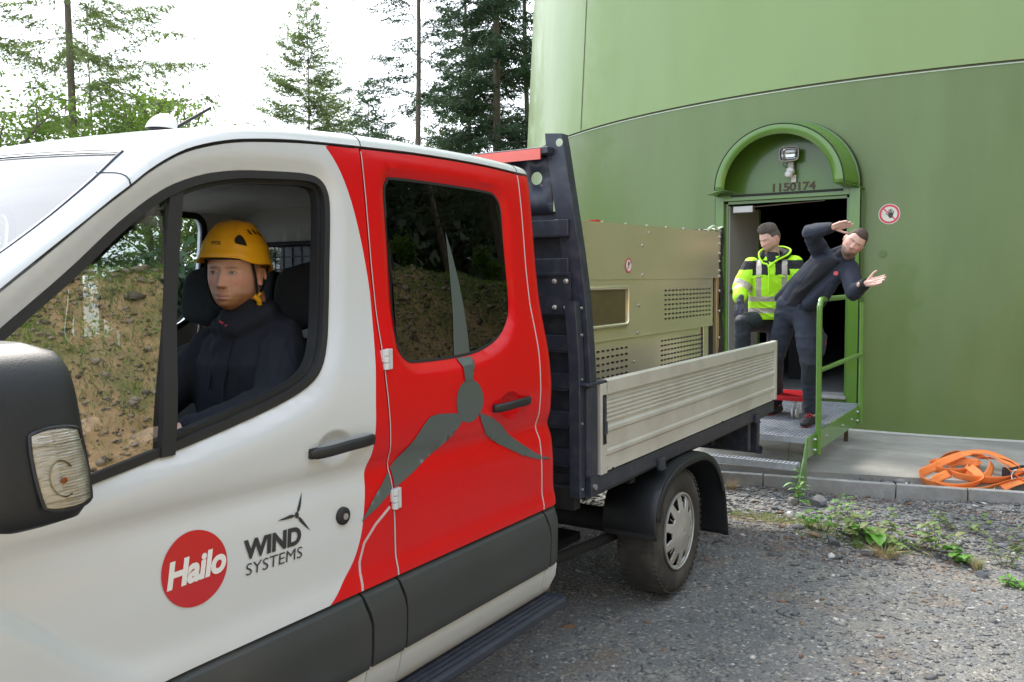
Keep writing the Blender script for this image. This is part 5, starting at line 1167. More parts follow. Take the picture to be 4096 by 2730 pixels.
# uprights: outer flange leaning inwards above the side boards
def upright(s):
    mb = MB(); f = (lambda x: x) if s > 0 else mir
    st = [(.76, -1.845), (1.28, -1.845), (1.45, -1.852), (1.65, -1.868), (1.85, -1.893), (2.05, -1.925), (2.25, -1.958), (2.405, -1.982)]
    st = spline(st, 4)
    L = []
    for z, x in st:
        tap = 1 if z < 2.33 else 1 - (z - 2.33) * 1.2
        w_ = .042 if z > 1.3 else .045
        L.append([(f(x + w_ * tap), 3.455, z), (f(x + w_ * tap), 3.515, z + .0), (f(x - .055 * tap), 3.515, z + .008), (f(x - .055 * tap), 3.455, z + .008)])
    mb.grid(L, closeu=True); mb.add(L[-1], [(0, 1, 2, 3)]); mb.add(L[0], [(3, 2, 1, 0)])
    o = mb.build('headboard_post', 'chassis', truck, 25, bevel=.003, fix=True)
    # front web flange towards the cab
    mb = MB(); L = []
    for z, x in st:
        if z > 1.66: continue
        L.append([(f(x + .020), 3.395, z), (f(x + .020), 3.445, z), (f(x - .035), 3.445, z), (f(x - .035), 3.395, z)])
    mb.grid(L, closeu=True); mb.add(L[-1], [(0, 1, 2, 3)]); mb.build('post_reinforcement', 'chassis', o, 25, bevel=.003, fix=True)
    mb = MB()
    for zz, yy in ((2.365, 3.485),): mb.cyl((f(-1.955), 3.4535, zz), (f(-1.955), 3.4545, zz), .018, 18)
    mb.build('lashing_hole', 'seaml', o)
    mb = MB()
    for zz in (.80, 1.30, 1.5, 1.62, 1.10): mb.cyl((f(-1.828), 3.415, zz), (f(-1.820), 3.415, zz), .006, 10)
    mb.cyl((f(-1.80), 3.485, .80), (f(-1.79), 3.485, .80), .013, 14); mb.build('post_bolt', 'bolt', o, 40)
upright(1); upright(-1)
def crossbar(name, z0, z1, y0, y1, m='chassis', x0=-1.89, **k):
    mb = MB(); mb.box((mir(x0), y0, z0), (x0, y1, z1)); return mb.build(name, m, truck, bevel=.004, **k)
crossbar('headboard_top_rail', 2.315, 2.345, 3.40, 3.50, x0=-1.985)
mb = MB(); mb.box((mir(-2.02), 3.392, 2.290), (-2.02, 3.400, 2.338)); mb.build('warning_strip', mat('faded_red_strip', (.72, .15, .12), .5, nscale=12, namt=.1), truck)
hw = [(-1.985, 2.315), (-2.0, 2.05), (-3.64, 2.05), (-3.64, 2.315)]
hole = [(-2.085 + .030 * math.cos(a), 2.215 + .030 * math.sin(a)) for a in np.linspace(0, 2 * math.pi, 24, endpoint=False)]
flat_xz('headboard_plate', hw, [hole] + [[(x - q, z) for x, z in hole] for q in (.4, .8, 1.2)], 3.47, 'chassis', truck, .003)
z = 2.02
k = 0
while z > .80:
    crossbar('headboard_slat', z - .075, z, 3.44 + .0, 3.475, x0=-1.905)
    mb = MB(); mb.box((mir(-1.905), 3.425, z - .078), (-1.905, 3.478, z - .075)); mb.build('slat_lip', M['hubcap'] if False else 'chassis', truck)
    z -= .175; k += 1
mb = MB()
for zz in (1.62, 1.74):
    for xx in (-1.915, -1.975): mb.lathe([(0, .013), (-.006, .011), (-.009, .005), (-.009, 0)], (xx, 3.437, zz), 'y', 14)
mb.build('headboard_bolt', 'bolt', truck, 50, fix=True)
mb = MB(); mb.box((mir(-1.90), 3.479, .80), (-1.90, 3.484, 2.06)); mb.build('headboard_sheet', 'chassis', truck)
crossbar('headboard_bracket', 1.58, 1.78, 3.437, 3.4385)
# chassis rails, cross members, fuel tank and exhaust glimpses
for x in (-2.32, mir(-2.32)):
    mb = MB(); mb.box((x - .04, 2.6, .52), (x + .04, 6.2, .68)); mb.build('chassis_rail', 'under', truck, bevel=.004)
for yy in (3.4, 4.0, 5.2, 6.1):
    mb = MB(); mb.box((mir(-1.86), yy, .70), (-1.86, yy + .06, .80)); mb.build('cross_member', 'under', truck)
mb = MB(); mb.tube([(-2.32, 3.18, .60), (-2.0, 3.22, .56), (-1.94, 3.26, .42), (-1.95, 3.28, .30)], [.03, .03, .032, .026], 8); mb.build('spring_hanger', 'rust', truck, 60)
mb = MB(); mb.tube([(-2.05, 3.3, .42), (-2.05, 4.5, .33), (-2.05, 5.6, .45)], .028, 8); mb.build('leaf_spring', 'under', truck, 60)
mb = MB(); mb.cyl((-2.1, 4.5, .34), (mir(-2.1), 4.5, .34), .07, 14); mb.build('rear_axle', 'under', truck, 60)
mb = MB(); mb.box((-2.5, 3.3, .40), (-1.96, 3.34, .70)); mb.box((-3.2, 1.0, .30), (-2.1, 3.0, .5)); mb.box((-2.55, 3.7, .33), (-2.2, 4.1, .38)); mb.build('underbody', 'under', truck, bevel=.01)
mb = MB(); mb.box((-2.05, 5.95, .53), (-1.86, 6.0, .76)); mb.box((-3.6, 6.16, .48), (-1.86, 6.22, .70)); mb.lathe([(0, .03), (.04, .03)], (-1.88, 6.19, .50), 'x', 14); mb.build('rear_underrun_bar', 'chassis', truck, bevel=.006)
mb = MB()
for zz in (.62, .55): mb.cyl((-1.858, 6.19, zz), (-1.850, 6.19, zz), .008, 10)
mb.build('underrun_bolt', 'bolt', truck)

def wheel(xo, yc, s, vis=True):
    f = (lambda x: x) if s > 0 else mir
    zc = .350; mb = MB()
    pr = [(-.235, .20), (-.238, .26), (-.235, .315), (-.222, .338), (-.20, .349), (-.12, .352), (-.04, .349), (-.020, .340), (-.006, .318), (0, .285), (-.002, .245), (-.010, .222), (-.02, .205)]
    mb.lathe([(s * a, b) for a, b in pr], (f(xo), yc, zc), 'x', 72)
    # tread grooves / shoulder lugs as real blocks
    for k in range(60):
        a = 2 * math.pi * k / 60
        mt = Matrix.Translation((f(xo), yc, zc)) @ Matrix.Rotation(a, 4, 'X')
        mb.box((-s * .026, -.009, .335), (-s * .006, .009, .3425), 0, mt)
        mb.box((-s * .215, -.010, .342), (-s * .045, -.002, .3535), 0, mt)
    wh = mb.build('wheel', 'tyre', truck, 35)
    mb = MB(); mb.lathe([(s * -.012, .214), (s * .001, .212), (s * .003, .206), (s * -.002, .200)], (f(xo), yc, zc), 'x', 64)
    # hub cap: disc with ten star openings
    def hy(r, a, base=0.0): return (f(xo) + s * (.010 - .030 * (r / .2) ** 2 + base), yc + r * math.sin(a), zc + r * math.cos(a))
    NS = 10; n = 240; rr = [0, .02, .045, .075, .10, .118, .126, .134, .142, .150, .158, .166, .174, .182, .190, .203]
    vs = []; fs = []; idx = {}
    for i, r in enumerate(rr):
        for j in range(n): idx[i, j] = len(vs); a = 2 * math.pi * j / n; vs.append(hy(r, a, .006 if r < .05 else 0))
    for i in range(len(rr) - 1):
        rm = (rr[i] + rr[i + 1]) / 2
        for j in range(n):
            ph = ((j + .5) / n * NS) % 1; d = abs(ph - .5) * 2         # 1 on a spoke, 0 between
            op = rm > .126 and rm < .190 and d < .34 + .34 * (rm - .118) / .072
            if not op: fs.append((idx[i, j], idx[i, (j + 1) % n], idx[i + 1, (j + 1) % n], idx[i + 1, j]))
    mb.add(vs, fs)
    hc = mb.build('hubcap', 'hubcap', wh, 40, fix=True)
    so = hc.modifiers.new('t', 'SOLIDIFY'); so.thickness = .012
    mb = MB()
    for k in range(5):
        a = 2 * math.pi * (k + .25) / 5; p, q = Vector(hy(.03, a, .005)), Vector(hy(.16, a, .004)); mb.tube([p, q], [.004, .002], 5)
    mb.lathe([(s * .012, .028), (s * .019, .024), (s * .020, 0)], (f(xo), yc, zc), 'x', 24); mb.build('hubcap_centre', 'hubcap', wh, 50)
    mb = MB(); mb.lathe([(-s * .05, .21), (-s * .05, 0)], (f(xo), yc, zc), 'x', 40); mb.build('brake_disc', 'under', wh)
wheel(-1.775, 4.47, 1); wheel(-1.775, 4.47, -1)
wheel(-1.80, -.35, 1); wheel(-1.80, -.35, -1)
text_on('tyre_lettering', 'TRANSPORT', M['tyre'], lambda u, v: (-1.7735, 4.47 + (.262 + .028 * v) * math.sin(2.55 - .9 * u), .35 + (.262 + .028 * v) * math.cos(2.55 - .9 * u)), bpy.data.objects['wheel'], 1, .1, .02) if False else None

# rear mudguards
for s in (1, -1):
    f = (lambda x: x) if s > 0 else mir
    arc = spline([(4.085, .40), (4.090, .50), (4.13, .60), (4.24, .69), (4.42, .745), (4.62, .755), (4.82, .735), (4.98, .665), (5.09, .56), (5.15, .45), (5.175, .36), (5.20, .25), (5.225, .14)], 3)
    L = []
    for i, (y, z) in enumerate(arc):
        k = ss((z - .36) / .1); L.append([(f(-2.06), y, z), (f(-1.80), y, z), (f(-1.765), y, z - .004), (f(-1.752), y, z - .022 * k)])
    mb = MB(); mb.grid(L); o = mb.build('mudguard', 'blackplastic', truck, 40); so = o.modifiers.new('t', 'SOLIDIFY'); so.thickness = .008
    mb = MB(); L = []
    for i, (y, z) in enumerate(arc[3:-9]):
        d = Vector((y - 4.60, z - .33)); d = d * (1 - .050 / d.length); L.append([(f(-1.753), y, z - .01), (f(-1.750), 4.60 + d.x, .33 + d.y)])
    mb.grid(L); o = mb.build('mudguard_lip', 'blackplastic', truck, 40); so = o.modifiers.new('t', 'SOLIDIFY'); so.thickness = .005
    mb = MB(); mb.box((min(f(-2.05), f(-1.76)), 4.078, .398), (max(f(-2.05), f(-1.76)), 4.082, .425)); mb.build('mudguard_edge', 'rubber', truck)

# ------------------------------------------------------------------ steel cabin crate on the bed
crate = empty('steel_cabin', (-2.8, 5.0, .85), label='bare sheet steel lift cabin riding on the flatbed', cat='metal crate')
XC = -2.2
def face_panel(name, y0, y1, z0, z1, x, m='galv', holes=(), par=crate, th=.02, z1b=None, rim=.02):
    o = panel(name, [(y0, z0), (y1, z0), (y1, z1b or z1), (y0, z1)], [m], holes=holes, parent=par, fn=lambda a, b: a * 0 + x, rim=rim, step=.25, smooth=30)
    return o
def slots(y0, y1, z0, z1, ny, nz, sh=0):
    H_ = []
    for j in range(nz):
        for i in range(ny):
            yc = y0 + (y1 - y0) * (i + .5 + (.0 if j % 2 == 0 else sh)) / ny; zc = z0 + (z1 - z0) * (j + .5) / nz
            H_.append([(yc - .0165, zc - .0052), (yc + .0165, zc - .0052), (yc + .0165, zc + .0052), (yc - .0165, zc + .0052)])
    return H_
def slot_panel(name, y0, y1, z0, z1, x, groups, extra=()):
    # dark blocks laid on the sheet stand for the shade inside open slots
    o = panel(name, [(y0, z0), (y1, z0), (y1, z1), (y0, z1)], ['galv'], holes=list(extra), parent=crate, fn=lambda a, b: a * 0 + x, rim=.02, step=.3, smooth=30)
    mb = MB()
    for g_ in groups:
        for h in slots(*g_):
            (a, b), _, (c, d), _ = h; mb.box((x + .0005, a, b), (x + .002, c, d))
    s_ = mb.build('vent_slots', 'dark', o); s_['kind'] = 'stuff'
    return o
face_panel('upper_sheet', 3.66, 6.305, 1.745, 2.055, XC + .004, z1b=2.090)
hatch = [(3.95, 1.465), (4.66, 1.465), (4.685, 1.49), (4.685, 1.68), (4.66, 1.705), (3.95, 1.705)]
slot_panel('middle_sheet', 3.66, 6.16, 1.40, 1.745, XC, [(5.24, 6.12, 1.47, 1.685, 14, 7)])
slot_panel('lower_sheet', 3.66, 5.93, .86, 1.40, XC - .006, [(5.20, 5.98, 1.14, 1.36, 14, 7), (3.80, 4.72, 1.02, 1.36, 15, 9)])
hf = [(3.98, 1.49), (4.655, 1.49), (4.672, 1.505), (4.672, 1.672), (4.655, 1.685), (3.98, 1.685)]
face_panel('hatch_window', 3.98, 4.66, 1.49, 1.685, XC + .004, 'plexi', rim=0)
mb = MB(); lp = [(3.96, 1.478), (4.67, 1.478), (4.69, 1.50), (4.69, 1.675), (4.67, 1.697), (3.96, 1.697)]
mb.tube([(XC + .006, y, z) for y, z in spline(lp, 1)], .012, 8); mb.build('hatch_frame', 'galv', crate, 60)
mb = MB()
for (a, b, c, d) in ((3.66, 6.16, 1.398, 1.402),): mb.box((XC - .004, a, c), (XC + .003, b, d))
mb.build('sheet_fold', 'galv', crate)
# end: dark slit, timber coloured post, corner profile
mb = MB(); mb.box((XC - .03, 6.20, 1.42), (XC - .02, 6.235, 1.75)); mb.box((XC - .03, 6.0, .86), (XC - .02, 6.22, 1.42)); mb.build('inner_gap', 'dark', crate)
mb = MB(); mb.box((XC - .04, 6.24, .86), (XC + .0, 6.30, 1.75)); mb.build('corner_profile', mat('brass_tinted_profile', (.55, .42, .24), .3, metal=.5, nscale=8, namt=.15, stretch=(1, 1, .2)), crate, bevel=.003)
mb = MB(); mb.box((XC - .03, 5.99, .86), (XC - .006, 6.09, 1.40)); mb.build('corner_profile', 'galv', crate, bevel=.003)
# body box behind
mb = MB(); mb.box((mir(XC) - .0, 3.645, .86), (XC - .05, 3.66, 2.03)); mb.build('cabin_front', 'foil', crate); mb = MB(); mb.box((mir(XC), 3.66, 2.02), (XC, 6.30, 2.03)); mb.box((mir(XC), 6.26, .86), (XC - .05, 6.30, 2.05)); mb.box((mir(XC), 3.66, .86), (mir(XC) + .02, 6.3, 2.03)); mb.build('cabin_shell', 'galv', crate)  # front sheet given black foil to darken the cab's back window
mb = MB()
for k in range(9): y = 3.80 + k * .305; mb.cyl((XC - .02, y, 2.05 + k * .0042), (XC - .02, y, 2.066 + k * .0042), .008, 8)
for y, z in ((4.9, 1.95), (4.9, 1.77), (4.85, 1.585), (4.83, 1.42), (4.78, 1.25), (5.0, 2.03)): mb.lathe([(0, .010), (.004, .008), (.005, 0)], (XC + .004, y, z), 'x', 10)
for z in (2.05, 2.0, 1.93, 1.87, 1.80, 1.76, 1.65, 1.5, 1.3): mb.lathe([(0, .011), (.006, .009), (.008, 0)], (XC + .005, 6.285, z), 'x', 10)
mb.build('screw', 'bolt', crate, 50)
mb = MB(); mb.cyl((XC - .10, 4.46, 2.03), (XC - .10, 4.46, 2.085), .035, 14); mb.build('red_cap', 'redpaint', crate, 40)
# crumpled black foil round the rear end
rnd_ = random.Random(4); L = []
for i in range(18):
    z = .86 + (2.12 - .86) * i / 17; row = []
    for j, (dx, y) in enumerate(((.006, 6.300), (.018, 6.325), (.014, 6.36), (-.01, 6.385), (-.08, 6.40), (-.2, 6.40), (-.5, 6.40), (-1.2, 6.40))):
        row.append((XC + dx + .016 * rnd_.uniform(-1, 1), y + .022 * rnd_.uniform(-1, 1) + .012 * math.sin(i * 1.3), z))
    L.append(row)
mb = MB(); mb.grid(L); o = mb.build('wrapping_foil', 'foil', crate, 60); sb = o.modifiers.new('s', 'SUBSURF'); sb.levels = 2; sb.render_levels = 2
mb = MB(); mb.tube(spline([(XC - .02, 6.10, 2.095), (XC - .01, 6.18, 2.125), (XC - .02, 6.26, 2.12), (XC - .0, 6.33, 2.09), (XC - .03, 6.22, 2.10), (XC - .02, 6.12, 2.10)], 4), .010, 6)
mb.add([(XC + .01, 6.22, 2.10), (XC + .0, 6.38, 2.135), (XC - .12, 6.40, 2.12), (XC - .10, 6.2, 2.105)], [(0, 1, 2, 3)]); mb.build('foil_knot', 'seaml', crate, 60)
def disc_sign(name, c, r, axis_n, parent=None, label=None, cat=None, figure='spray'):
    pass
# round warning sticker on the cabin
st = empty('warning_sticker', (XC + .006, 4.70, 1.826), label='small round red edged prohibition sticker on the steel cabin', cat='sticker')
def sdisc(name, yc, zc, ry, rz, x, m, par, n=36):
    mb = MB(); mb.add([(x, yc + ry * math.cos(a), zc + rz * math.sin(a)) for a in np.linspace(0, 2 * math.pi, n, endpoint=False)] + [(x - .001, yc + ry * math.cos(a), zc + rz * math.sin(a)) for a in np.linspace(0, 2 * math.pi, n, endpoint=False)], [tuple(range(n))] + [(i, n + i, n + (i + 1) % n, (i + 1) % n) for i in range(n)]); return mb.build(name, m, par)
sdisc('disc', 4.70, 1.826, .046, .044, XC + .006, 'stickerred', st); sdisc('white_field', 4.70, 1.826, .036, .034, XC + .0065, 'white_decal', st)
mb = MB(); mb.add([(XC + .0072, 4.70 + a, 1.826 + b) for a, b in ((-.012, .020), (-.004, .026), (.006, .020), (.008, .004), (.001, -.010), (-.004, -.016), (-.003, -.004), (-.012, .004))], [tuple(range(8))]); mb.build('figure', 'black_decal', st)
mb = MB(); mb.add([(XC + .0078, 4.70 + a, 1.826 + b) for a, b in ((-.028, -.022), (-.024, -.026), (.028, .022), (.024, .026))], [(0, 1, 2, 3)]); mb.build('slash', 'stickerred', st)
# ------------------------------------------------------------------ people
def p_caps(p, q, r1, r2, n=16):
    p = np.array(p, float); q = np.array(q, float); d = q - p; L = np.linalg.norm(d); d = d / max(L, 1e-9)
    a = np.cross(d, [0, 0, 1.0]); a = a / np.linalg.norm(a) if np.linalg.norm(a) > 1e-3 else np.array([1.0, 0, 0]); b = np.cross(d, a)
    rings = [(-r1 * math.cos(t), r1 * math.sin(t), 0) for t in (.3, .8, 1.2)] + [(0, r1, 0)] + [(r2 * math.sin(t), r2 * math.cos(t), 1) for t in (0, .4, .8, 1.25)]
    vs = [tuple(p - d * r1)]
    for h, r, e in rings:
        c = (q if e else p) + d * h
        vs += [tuple(c + r * (a * math.cos(2 * math.pi * j / n) + b * math.sin(2 * math.pi * j / n))) for j in range(n)]
    vs.append(tuple(q + d * r2)); k = len(rings); fs = [(0, 1 + (j + 1) % n, 1 + j) for j in range(n)]
    for i in range(k - 1): fs += [(1 + i * n + j, 1 + i * n + (j + 1) % n, 1 + (i + 1) * n + (j + 1) % n, 1 + (i + 1) * n + j) for j in range(n)]
    fs += [(len(vs) - 1, 1 + (k - 1) * n + j, 1 + (k - 1) * n + (j + 1) % n) for j in range(n)]
    return vs, fs
def p_loft(secs, n=24, ex=.9):
    """closed tube: secs = [(centre, side vector, rx, forward vector, ry)]"""
    vs = []; fs = []
    for c, s, rx, f, ry in secs:
        c, s, f = (np.array(v, float) for v in (c, s, f)); s = s / np.linalg.norm(s); f = f / np.linalg.norm(f)
        for j in range(n):
            t = 2 * math.pi * j / n; ca, sa = math.cos(t), math.sin(t)
            vs.append(tuple(c + s * rx * math.copysign(abs(ca) ** ex, ca) + f * ry * math.copysign(abs(sa) ** ex, sa)))
    k = len(secs)
    for i in range(k - 1): fs += [(i * n + j, i * n + (j + 1) % n, (i + 1) * n + (j + 1) % n, (i + 1) * n + j) for j in range(n)]
    fs += [tuple(range(n - 1, -1, -1)), tuple(range((k - 1) * n, k * n))]
    return vs, fs
def chain(pts, rad):
    return [p_caps(pts[i], pts[i + 1], rad[i], rad[i + 1]) for i in range(len(pts) - 1)]
def fuse(prims, voxel, smooth=2, disp=None):
    vs = []; fs = []
    for v, f in prims:
        n = len(vs); vs += v; fs += [tuple(i + n for i in q) for q in f]
    me = bpy.data.meshes.new('tmp'); me.from_pydata(vs, [], fs); me.update()
    bm = bmesh.new(); bm.from_mesh(me); bmesh.ops.recalc_face_normals(bm, faces=bm.faces); bm.to_mesh(me); bm.free()
    o = bpy.data.objects.new('tmp', me); COL.objects.link(o)
    r = o.modifiers.new('r', 'REMESH'); r.mode = 'VOXEL'; r.voxel_size = voxel; r.use_smooth_shade = True
    if smooth: s = o.modifiers.new('s', 'SMOOTH'); s.iterations = smooth; s.factor = .5
    dg = bpy.context.evaluated_depsgraph_get(); out = bpy.data.meshes.new_from_object(o.evaluated_get(dg))
    bpy.data.objects.remove(o); bpy.data.meshes.remove(me)
    if disp:
        n = len(out.vertices); co = np.empty(n * 3); out.vertices.foreach_get('co', co); co = co.reshape(-1, 3)
        no = np.empty(n * 3); out.vertex_normals.foreach_get('vector', no); no = no.reshape(-1, 3)
        co = co + no * disp(co)[:, None]; out.vertices.foreach_set('co', co.ravel()); out.update()
    out.shade_smooth()
    return out
def coords(me):
    n = len(me.vertices); co = np.empty(n * 3); me.vertices.foreach_get('co', co); return co.reshape(-1, 3)
def fcent(me):
    c = np.empty(len(me.polygons) * 3); me.polygons.foreach_get('center', c); return c.reshape(-1, 3)
def folds(centres, amp=.006, freq=55, seed=0, bands=()):
    """cloth creases: sharp ridged noise, stronger near the joints given"""
    r = np.random.RandomState(seed); D = r.normal(0, 1, (4, 3)); D /= np.linalg.norm(D, axis=1)[:, None]; P = r.uniform(0, 6, 4)
    def f(co):
        w_ = np.full(len(co), .25)
        for c, rad in centres: w_ = np.maximum(w_, np.exp(-(np.linalg.norm(co - np.array(c), axis=1) / rad) ** 2))
        out = 0
        for k in range(4):
            ph = co @ D[k] * freq * (.5 + .32 * k) + P[k] + 1.6 * np.sin(co @ D[(k + 1) % 4] * freq * .45 + P[k] * 2)
            out = out + (1 - np.abs(np.sin(ph))) ** 2 * (.6 ** k)
        return (out - .9) * amp * w_
    return f
def headframe(center, face, up):
    f = Vector(face).normalized(); u = Vector(up); u = (u - f * u.dot(f)).normalized(); x = f.cross(u).normalized()   # local -Y = face, local X = subject's left... kept right handed
    X = -f.cross(u); X = (-f).cross(u).normalized() * 1
    Yv = -f; Xv = Yv.cross(u).normalized()
    m = Matrix((Xv, Yv, u)).transposed().to_4x4(); m.translation = Vector(center); return m
def G(u, v, cu, cv, su, sv): return np.exp(-((u - cu) / su) ** 2 - ((v - cv) / sv) ** 2)
def head_mesh(nu=120, nv=110, eyes_open=True, wide=1.0, beardy=0, brow=1.0):
    th = np.linspace(0, 2 * np.pi, nu, endpoint=False); ph = np.linspace(0, np.pi, nv); T, P = np.meshgrid(th, ph)
    dx = np.sin(P) * np.cos(T); dy = np.sin(P) * np.sin(T); dz = np.cos(P)
    sg = lambda a, e: np.sign(a) * np.abs(a) ** e
    z = np.where(dz > 0, .128 * dz, .124 * sg(dz, .90))
    k = np.clip(-z / .124, 0, 1); kk = np.clip(z / .128, 0, 1)
    x = .0755 * wide * sg(dx, .95) * (1 - .10 * k ** 1.3 - .08 * k ** 4) * (1 + .02 * kk)
    r_low = np.sqrt(np.clip(1 - dz ** 2, 0, 1))
    yf = .098 * sg(np.minimum(dy, 0), .84); yb = .108 * np.maximum(dy, 0) * (1 - .55 * k ** 1.2)
    y = yf + yb; y = np.where(dy < 0, y * (1 + .10 * k) , y) + .004 * k
    # keep the face plane fuller near the chin
    front = ss((-dy - .15) / .5)
    y = y - front * .020 * np.exp(-((z + .092) / .030) ** 2) * np.exp(-(x / .045) ** 2)
    u, v = x, z; d = np.zeros_like(x)
    d += .0245 * np.clip(1 - np.abs(u) / (.0095 + .0105 * np.clip((.012 - v) / .05, 0, 1)), 0, 1) ** .75 * np.clip((.018 - v) / .055, 0, 1) ** 1.15 * (v > -.047) * ss((v + .047) / .010)
    d += .0045 * (G(u, v, .011, -.037, .0075, .0075) + G(u, v, -.011, -.037, .0075, .0075)) + .003 * G(u, v, 0, -.040, .008, .007)                                 # nostril wings
    d -= .0095 * brow * (G(u, v, .031, .003, .017, .0105) + G(u, v, -.031, .003, .017, .0105))
    d -= .0045 * (G(u, v, .014, .004, .007, .012) + G(u, v, -.014, .004, .007, .012))
    d += .0045 * brow * (G(u, v, .028, .021, .022, .0065) + G(u, v, -.028, .021, .022, .0065)) + .002 * G(u, v, 0, .02, .012, .008)
    d += .0045 * (G(u, v, .045, -.024, .017, .016) + G(u, v, -.045, -.024, .017, .016))
    d += .0060 * G(u, v, 0, -.0635, .021, .006) + .0075 * G(u, v, 0, -.0765, .018, .0055) - .0055 * G(u, v, 0, -.0702, .023, .0020)
    d -= .004 * G(u, v, 0, -.087, .020, .0045)
    d += .006 * G(u, v, 0, -.103, .020, .013)
    d -= .0018 * (G(u, v, .027, -.052, .004, .018) + G(u, v, -.027, -.052, .004, .018))   # smile folds
    if not eyes_open:
        d += .0065 * (G(u, v, .031, .001, .013, .008) + G(u, v, -.031, .001, .013, .008)) - .003 * (G(u, v, .031, -.003, .013, .0016) + G(u, v, -.031, -.003, .013, .0016))
    y = y - d * front
    vs = np.stack([x.ravel(), y.ravel(), z.ravel()], 1)
    fs = []
    for i in range(nv - 1):
        for j in range(nu):
            a, b, c, e = i * nu + j, i * nu + (j + 1) % nu, (i + 1) * nu + (j + 1) % nu, (i + 1) * nu + j
            fs.append((a, e, c, b) if 0 < i < nv - 2 else ((a, e, c) if i == 0 else (a, c, b)))
    return vs, fs
def ear_prims(m, wide=1.0):
    out = []
    for s in (-1, 1):
        c = Vector((s * .0755 * wide, .012, -.012))
        pts = []
        for a in np.linspace(-.2, 4.6, 12):
            rr = 1.0 - .25 * (a > 3); pts.append(m @ (c + Vector((s * (.002 + .009 * (.5 + .5 * math.cos(a - .2))), .015 * math.cos(a) * rr + .004, .027 * math.sin(a) * rr))))
        for i in range(11): out.append(p_caps(pts[i], pts[i + 1], .0042, .0042, 8))
        out.append(p_caps(m @ (c + Vector((-s * .003, .004, .012))), m @ (c + Vector((-s * .003, .003, -.014))), .0145, .011, 8))
        out.append(p_caps(m @ (c + Vector((s * .004, -.002, -.022))), m @ (c + Vector((s * .003, .0, -.014))), .006, .006, 8))
    return out
def hand_prims(w_, f, n, side, curl=.15, spread=.10, thumb=.8, sc=1.0):
    """w_: wrist, f: finger direction, n: palm normal (out of the palm), side: towards the thumb"""
    w_, f, n, side = (Vector(v) for v in (w_, f, n, side)); f.normalize(); n = (n - f * n.dot(f)).normalized(); s = f.cross(n); s = s if s.dot(side) > 0 else -s
    out = []; L = [.072, .080, .075, .060]; off = [.030, .010, -.011, -.030]; base = [.088, .092, .088, .080]
    for k in range(4):
        kn = w_ + f * base[k] * sc + s * off[k] * sc
        out.append(p_caps(w_ + s * off[k] * .55 * sc + f * .008, kn, .0145 * sc, .0120 * sc, 10))
        d = (f + s * spread * (1.5 - k) * .6 - n * 0).normalized(); p = kn; ang_ = 0; r = .0098 * sc
        for i, q in enumerate((.46, .30, .24)):
            ang_ += curl * (1 + .35 * k * .5) * (.6 if i == 0 else 1); dd = (d * math.cos(ang_) + n * math.sin(ang_)).normalized()
            e = p + dd * L[k] * q * sc; out.append(p_caps(p, e, r, r * .92, 10)); p = e; r *= .92
    out.append(p_caps(w_ + f * .02, w_ + f * .07 * sc - n * .002, .020 * sc, .017 * sc, 10))
    t0 = w_ + f * .018 + s * .016 * sc; t1 = w_ + f * .048 * sc + s * (.030 + .018 * thumb) * sc + n * .010; t2 = t1 + (f * .75 + s * thumb * .9 + n * .15).normalized() * .034 * sc; t3 = t2 + (f * .95 + s * thumb * .5 + n * .1).normalized() * .027 * sc
    out += [p_caps(t0, t1, .0155 * sc, .0125 * sc, 10), p_caps(t1, t2, .0115 * sc, .0100 * sc, 10), p_caps(t2, t3, .0098 * sc, .0082 * sc, 10)]
    out.append(p_caps(w_ - f * .05, w_ + f * .015, .024 * sc, .023 * sc, 12))
    return out
